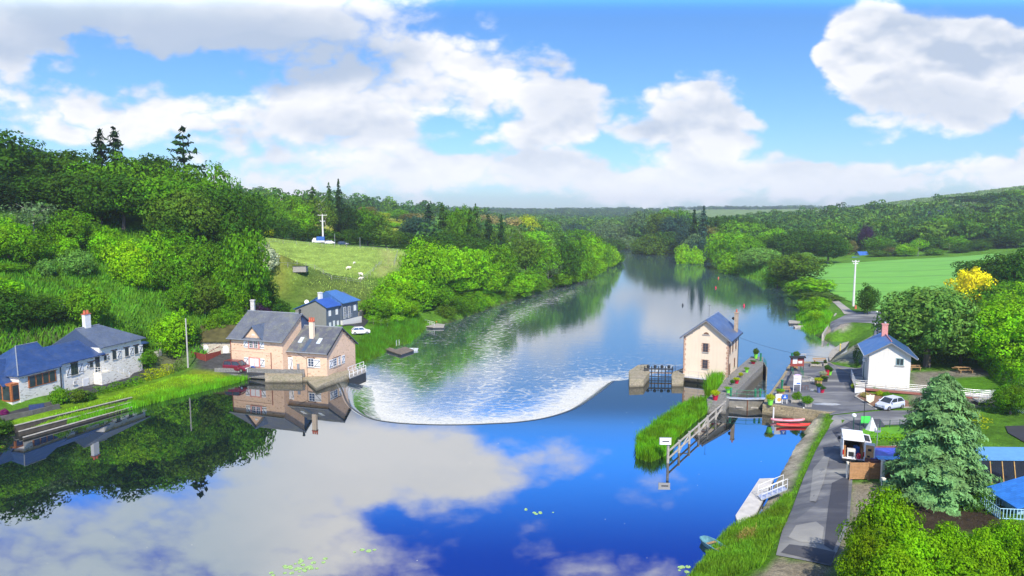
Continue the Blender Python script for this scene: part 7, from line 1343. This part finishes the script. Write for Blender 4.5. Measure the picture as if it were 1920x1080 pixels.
# buoys
for px_, py_, c, lab in ((1280,573,DARK,'small dark buoy left of the mill antenna'),(1395,574,RED,'small dark red buoy right of the mill chimney'),(1342,540,RED,'small red buoy in the middle of the far river'),(1347,522,TERRA,'orange red buoy farthest up the river')): x, y = W(px_, py_, LOW); m = MB(); m.lathe([(.25,-.2),(.3,.1),(.22,.4),(.1,.75)], (x,y,LOW), 10); tag(m.build('buoy', c), lab, 'buoy')
# left bank steps, low wall
sp = thing('stone_steps', 'three long pale stone steps down to the water at the left lawn', 'steps', (0,0,0))
for k in range(3):
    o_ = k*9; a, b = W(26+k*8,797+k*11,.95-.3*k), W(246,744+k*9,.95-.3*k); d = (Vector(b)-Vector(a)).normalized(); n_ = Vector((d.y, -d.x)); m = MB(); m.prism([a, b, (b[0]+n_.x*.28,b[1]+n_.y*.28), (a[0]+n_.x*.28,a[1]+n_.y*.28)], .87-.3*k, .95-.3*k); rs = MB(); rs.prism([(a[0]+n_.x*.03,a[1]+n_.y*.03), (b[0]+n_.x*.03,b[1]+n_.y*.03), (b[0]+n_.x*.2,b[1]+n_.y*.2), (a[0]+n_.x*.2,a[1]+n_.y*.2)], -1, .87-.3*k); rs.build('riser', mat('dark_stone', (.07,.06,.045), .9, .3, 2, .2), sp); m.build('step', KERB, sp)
m = MB()
for a, b in zip([(0,787),(60,775)],[(60,775),(110,763)]):
    a = W(*a,1.3); b = W(*b,1.3); d = (Vector(b)-Vector(a)).normalized(); m.prism([a, b, (b[0]+d.y*.35,b[1]-d.x*.35), (a[0]+d.y*.35,a[1]-d.x*.35)], .6, 1.75)
tag(m.build('roadside_wall', mat('dark_wall', (.10,.10,.085), .9, .3, 2, .3)), 'low dark wall between road and river lawn at the left edge', 'wall')
x, y = W(68,766,1.3); m = MB(); m.extx([(-.4,0),(.4,0),(.3,.75),(-.3,.75)], -.8, .9); o = m.build('covered_bin', mat('navy_tarp', (.02,.04,.12), .5, .3, 3, .2), loc=(x,y,1.1)); o.rotation_euler = (0,0,.6); tag(o, 'small dark blue covered box beside the roadside wall', 'box')
# garden steps, patio, red fence, bins, garden chairs
gs = thing('garden_steps', 'curving pale stone garden steps climbing the slope', 'steps', (0,0,0))
pp = [(291,664),(295,657),(299,650),(304,645),(310,641)]
for k, (a, b) in enumerate(pp): p0 = HIT(a, b); m = MB(); m.box(p0[0]-.8,p0[0]+.8,p0[1]-.5,p0[1]+.7,p0[2]-.6,p0[2]+.15); m.build('step', CONC, gs)
p0 = W(312,666,2.0); m = MB(); m.box(p0[0]-2.5,p0[0]+2.8,p0[1]-.3,p0[1]+.1,.8,2.35); tag(m.build('patio_edge', CONC), 'pale low retaining edge under the garden furniture', 'garden wall')
t = thing('garden_table', 'round white garden table on the gravel terrace', 'table', (*W(318,662,2.2),2.2)); m = MB(); m.lathe([(.5,.68),(.5,.73)], (0,0,0), 12); m.build('table_top', WHITE, t); m = MB(); m.lathe([(.2,0),(.05,.1),(.05,.68)], (0,0,0), 8); m.build('leg', WHITE, t)
def chair(x, y, z, rz, mt_, label, group=None):
    t = thing('garden_chair', label, 'chair', (x,y,z), rz, group); m = MB(); m.box(-.25,.25,-.25,.25,.38,.43); m.build('seat', mt_, t); m = MB(); m.slab([(-.25,.22,.43),(.25,.22,.43),(.25,.27,.43),(-.25,.27,.43)], .01); m.box(-.25,.25,.22,.27,.43,.95); m.build('backrest', mt_, t)
    for sx in (-.22, .22):
        for sy in (-.22, .22): q = MB(); q.box(sx-.025,sx+.025,sy-.025,sy+.025,0,.38); q.build('leg', mt_, t)
a = W(311,663,2.2); chair(a[0], a[1], 2.2, .4, WHITE, 'white garden chair left of the round table'); a = W(326,663,2.2); chair(a[0], a[1], 2.2, -.9, WHITE, 'white garden chair right of the round table')
CG = mat('lime_chair', (.32,.72,.20), .5, .08, 3, 0); a = W(494,695,1.2); chair(a[0], a[1], 1.13, .2, CG, 'left lime green garden chair behind the channel parapet'); a = W(503,695,1.2); chair(a[0], a[1], 1.13, -.2, CG, 'right lime green garden chair behind the channel parapet')
t = thing('garden_table', 'white rectangular table in front of the dark red van', 'table', (*W(457,696.5,1.2),1.13)); m = MB(); m.box(-.8,.8,-.4,.4,.68,.73); m.build('table_top', WHITE, t)
for sx in (-.7, .7): q = MB(); q.box(sx-.03,sx+.03,-.3,.3,0,.68); q.build('leg', WHITE, t)
t = thing('motorbike', 'dark motorbike under the peach house shutter', 'motorbike', (*W(478,694,1.2),1.13), .3)
for sx in (-.7, .7): q = MB(); q.tube([(sx,-.06,.32),(sx,.06,.32)], .32, 12); q.build('wheel', TYRE, t)
m = MB(); m.add(*(lambda b_: (b_.v, b_.f))(MB().box(-.55,.1,-.12,.12,.62,.8).box(-.3,.35,-.14,.14,.3,.62).box(.05,.4,-.15,.15,.7,.95))); m.build('body', mat('bike_blue', (.05,.10,.30), .35, .2, 3, 0), t); m = MB(); m.tube([(.7,0,.32),(.45,0,1.0),(.4,-.3,1.05)], .03, 5); m.tube([(.45,0,1.0),(.4,.3,1.05)], .03, 5); m.build('handlebar', DARK, t)
x, y = W(487,692,1.2); m = MB(); m.box(x-.55,x+.55,y+.6,y+1.2,1.1,2.2); m.box(x-.6,x+.6,y+.55,y+1.25,2.2,2.3); tag(m.build('log_store', GREYW), 'brown weathered cupboard against the larger peach house', 'cupboard')
x, y = W(428,668,1.4); t = thing('wheelie_bin', 'dark wheelie bin beside the white arched door', 'bin', (x,y-.4,1.35)); m = MB(); m.extx([(-.3,0),(.3,0),(.36,.95),(-.36,.95)], -.3, .3); m.build('body', DARK, t); m = MB(); m.slab([(-.34,-.4,1.0),(.34,-.4,1.0),(.34,.4,1.06),(-.34,.4,1.06)], .05); m.build('lid', DARK, t)
RW = mat('red_wood_fence', (.22,.045,.03), .75, .2, 3, .1)
t = thing('red_fence', 'dark red board fence with trellis top left of the outbuilding doors', 'fence', (0,0,0)); pts = [W(356,672,1.6),W(386,680,1.5),W(414,673,1.5)]
for a, b in zip(pts[:-1], pts[1:]): rz, L_ = frame_of(a, b); m = MB(); m.box(0,L_,-.04,.04,0,1.5); q = m.build('boards', RW, t, loc=(a[0],a[1],1.45)); q.rotation_euler = (0,0,rz)
a, b = pts[1], pts[2]; m = MB(); m.tube([(a[0],a[1],3.0),(b[0],b[1],3.9)], .05, 5); m.tube([(a[0],a[1],2.95),(b[0],b[1],2.95)], .05, 5); m.build('trellis', RW, t)
for p in pts: m = MB(); m.tube([(p[0],p[1],1.2),(p[0],p[1],3.05)], .08, 5); m.build('post', RW, t)
# white fence and timber by the grey house
t = thing('white_fence', 'white post and rail fence left of the grey house', 'fence', (0,0,0)); a = HIT(568,607); b = HIT(598,600); m = MB(); m.rail([(a[0],a[1],a[2]),(b[0],b[1],b[2])], 1.3, .07, 1.8, (1.0,.65,.3), 4); m.build('rails', WHITE, t)
p0 = HIT(580,597); m = MB(); [m.box(p0[0]-2.2,p0[0]+2.2-k*.3,p0[1]+.6*k,p0[1]+.6*k+.5,p0[2],p0[2]+.35+.3*k) for k in range(4)]; tag(m.build('timber_stack', BROWNW), 'stacked brown timber behind the white fence', 'timber stack')
p0 = HIT(596,600); m = MB(); m.box(p0[0]-.7,p0[0]+.7,p0[1],p0[1]+.8,p0[2],p0[2]+1.8); tag(m.build('white_cabinet', WHITE), 'white cabinet at the end of the white fence', 'cabinet')
m = MB(); q = [HIT(672,606), HIT(690,590), HIT(705,583)]
for a, b in zip(q[:-1], q[1:]): m.prism([(a[0]-.5,a[1]),(b[0]-.5,b[1]),(b[0]+.2,b[1]+.3),(a[0]+.2,a[1]+.3)], 0, 4.4)
tag(m.build('rock_wall', rubble('rock_wall', (.22,.20,.16), (.10,.10,.07), 2, .5, (.10,.10,.07))), 'rough rock retaining wall behind the grey house road', 'retaining wall')
# meadow: shelter, sheep, fences
p0 = HIT(549,517); t = thing('field_shelter', 'small dark wooden field shelter on the lower meadow', 'shelter', p0, .1); m = MB(); m.box(0,3.4,0,.1,0,1.5); m.box(0,.1,0,2.4,0,1.5); m.box(3.3,3.4,0,2.4,0,1.5); m.build('walls', GREYW, t); m = MB(); m.slab([(-.2,-.2,1.7),(3.6,-.2,1.7),(3.6,2.6,1.45),(-.2,2.6,1.45)], .1); m.build('roof', DARK, t)
FL = mat('fleece', (.72,.68,.56), .95, .1, 6, .3)
def sheep(px_, py_, label, rz, s=1.0):
    p0 = HIT(px_, py_); t = D.objects.new('sheep', None); bm_ = D.meshes.new('sheep'); vs = [(-.48,0,.62),(-.2,0,.66),(.15,0,.66),(.45,0,.68),(.66,0,.78),(.84,0,.66)]+[(.38,.13,.34),(.38,.13,.02),(.38,-.13,.34),(.38,-.13,.02),(-.42,.13,.34),(-.46,.13,.02),(-.42,-.13,.34),(-.46,-.13,.02)]+[(.70,.12,.86),(.70,-.12,.86),(-.62,0,.5)]
    es = [(0,1),(1,2),(2,3),(3,4),(4,5),(3,6),(6,7),(3,8),(8,9),(0,10),(10,11),(0,12),(12,13),(4,14),(4,15),(0,16)]; bm_.from_pydata(vs, es, []); o = D.objects.new('sheep', bm_); COL.objects.link(o); bm_.materials.append(FL)
    md = o.modifiers.new('skin', 'SKIN'); rr = [.30,.33,.33,.27,.13,.07]+[.09,.045]*4+[.03,.03,.05]
    for v, r_ in zip(bm_.skin_vertices[0].data, rr): v.radius = (r_, r_)
    bm_.skin_vertices[0].data[0].use_root = True; o.modifiers.new('sub', 'SUBSURF').levels = 1; o.location = p0; o.rotation_euler = (0,0,rz); o.scale = (s,s,s); return tag(o, label, 'sheep', 'sheep grazing on the meadow')
sheep(653,507,'sheep grazing in the middle of the meadow',.3,1.25); sheep(677,519,'sheep near the meadow fence with another just below it',2.8,1.25); sheep(676,526,'lowest sheep at the meadow fence',.1,1.1); sheep(664,496,'smallest farthest sheep on the meadow',1.2,.9)
def wire(pxs, label, cat='fence', h=1.2, n=10, grp=None):
    q = [HIT(*p) for p in pxs]; t = thing('field_fence', label, cat, (0,0,0)); 
    for a, b in zip(q[:-1], q[1:]):
        a = Vector(a); b = Vector(b); k = max(2, int((b-a).length/4))
        for i in range(k): p = a.lerp(b, i/k); z = H(p.x, p.y); m = MB(); m.tube([(p.x,p.y,z-.2),(p.x,p.y,z+h)], .07, 4); m.build('post', GREYW, t)
        m = MB(); [m.tube([(a.x,a.y,a.z+f),(b.x,b.y,b.z+f)], .03, 3) for f in (h*.5,h*.95)]; m.build('wire', GREYM, t)
wire([(676,529),(700,510),(716,496)],'post and wire fence down the right side of the meadow'); wire([(502,500),(540,508),(590,505),(622,527),(676,533)],'post and wire fence across the foot of the meadow'); wire([(505,456),(580,460),(650,465),(700,468),(752,475)],'post and rail fence along the meadow crest')
wire([(745,476),(738,500)],'short fence at the right meadow corner')
p0 = HIT(35,480) if False else None
p0 = HIT(118,500); t = thing('garden_shelter', 'small grey wooden shelter on the left slope', 'shelter', p0, .2); m = MB(); m.box(0,2.0,1.2,1.3,0,1.6); m.box(0,.1,0,1.3,0,1.6); m.box(1.9,2.0,0,1.3,0,1.6); m.build('walls', GREYW, t); m = MB(); m.slab([(-.3,-.3,1.9),(2.3,-.3,1.9),(2.3,1.5,1.65),(-.3,1.5,1.65)], .1); m.build('roof', DARK, t)
# slipway furniture
m = MB(); a = W(1541,628,0); b = W(1566,590,1.5); m.prism([a, b, (b[0]+.4,b[1]), (a[0]+.4,a[1])], -3, [ .2,1.9,1.9,.2]); tag(m.build('slipway_wall', GREYW), 'dark sloping wall at the left side of the slipway', 'wall')
jetty([(1478,602),(1480,600),(1512,603),(1512,606),(1480,605)], LOW+.5, 'narrow grey jetty in the bend before the slipway'); jetty([(1553,668),(1560,655),(1580,643),(1592,640),(1585,650),(1568,662),(1556,676)], LOW+.5, 'grey floating pontoon below the stony bank behind the wharf')
x, y = W(1575,658,LOW+.5); m = MB(); m.lathe([(.12,0),(.1,1.2),(.18,1.25),(.12,1.5)], (x,y,LOW+.5), 8); tag(m.build('yellow_bollard', mat('yellow_paint', (.60,.50,.10), .6, .1, 3, 0)), 'yellow bollard on the grey pontoon', 'bollard')
x, y = W(1604,580,1.8); m = MB(); m.lathe([(.35,0),(.2,.9),(.15,1.0)], (x,y,H(x,y)), 8); tag(m.build('traffic_marker', TERRA), 'orange and white marker at the gravel path entrance', 'marker')
m = MB(); m.tube([(*W(1645,630,1.7),1.9),(*W(1648,612,1.7),2.3),(*W(1658,600,1.7),2.3)], .07, 5); q = thing('road_barrier', 'dark low rail curving along the lane by the chestnut tree', 'barrier', (0,0,0)); m.build('rail', DARK, q)
for p in ((1645,632),(1646,622),(1648,613),(1653,606)): x, y = W(*p,1.7); m = MB(); m.tube([(x,y,1.5),(x,y,2.4)], .09, 5); m.build('post', DARK, q)
punt(1502,614,4.0,1.3,.1,mat('grey_hull', (.40,.38,.36), .7, .2, 3, 0),'small grey boat beside the bright reeds before the slipway',LOW)
# lily pads
pm = MB(); nn = 10; pm.add([(0,0,.02)]+[(.16*math.cos(a),.16*math.sin(a)*.9,.012) for a in np.linspace(.25, 6.03, nn)], [(0,i+1,i+2) for i in range(nn-1)]); pm.v += [(v[0],v[1],.002) for v in pm.v[:]]; k0 = nn+1; pm.f += [(k0,k0+i+2,k0+i+1) for i in range(nn-1)]+[(i+1,k0+i+1,k0+i+2,i+2) for i in range(nn-1)]
LP = mat('lily_leaf', (.32,.50,.16), .5, .25, 3, 0); first = None; rr_ = random.Random(4)
for (cx_, cy_, n, sx, sy, lab, grp) in ((560,1062,34,46,16,'pale green lily pad floating in the patch near the bottom','lily pads in the patch near the bottom'),(672,1035,5,30,5,'lily pad drifting between the patch and the blue reflection','lily pads drifting right of the patch'),(1005,963,7,40,12,'tiny pale leaf floating in the middle of the pool','leaves floating mid pool'),(1283,1068,5,14,10,'pale lily pad beside the near right bank','lily pads at the near right bank')):
    for k in range(n):
        x, y = W(cx_+rr_.gauss(0, sx*.55), cy_+rr_.gauss(0, sy*.6), 0); 
        if first is None: o = first = pm.build('lily_pad', LP)
        else: o = first.copy(); COL.objects.link(o)
        s = rr_.uniform(.7, 1.5)*(1 if cx_ < 900 or cx_ > 1200 else .8); o.location = (x,y,.004); o.scale = (s,s,1); o.rotation_euler = (0,0,rr_.uniform(0,6)); tag(o, lab, 'lily pad', grp)
# power lines across the river
for (a, b, sag, lab) in (((XAT(1375,114,7),114,ZAT(628,114)),(XAT(1625,97,6),97,ZAT(672,97)),1.2,'thin cable crossing from the mill tower to the white house'),((-72.5,266,26.5),(-110,240,36),1.0,'thin power line leaving the meadow pylon to the left')):
    a = Vector(a); b = Vector(b); m = MB(); m.tube([a.lerp(b, i/12)-Vector((0,0,sag*4*(i/12)*(1-i/12))) for i in range(13)], .018, 4); tag(m.build('cable', DARK), lab, 'cable')
hz = MB(); hz.box(-2600, 2600, -70, 4300, -6, 130)
hm = D.materials.new('haze_air'); hm.use_nodes = True; ht = hm.node_tree; ht.nodes.clear(); ho = ht.nodes.new('ShaderNodeOutputMaterial'); hv = ht.nodes.new('ShaderNodeVolumePrincipled')
hv.inputs['Color'].default_value = (.88,.95,1,1); hv.inputs['Density'].default_value = .00020; hv.inputs['Anisotropy'].default_value = .2; ht.links.new(hv.outputs[0], ho.inputs['Volume'])
o = hz.build('haze', hm); tag(o, 'thin blue haze over the far valley', kind='stuff')
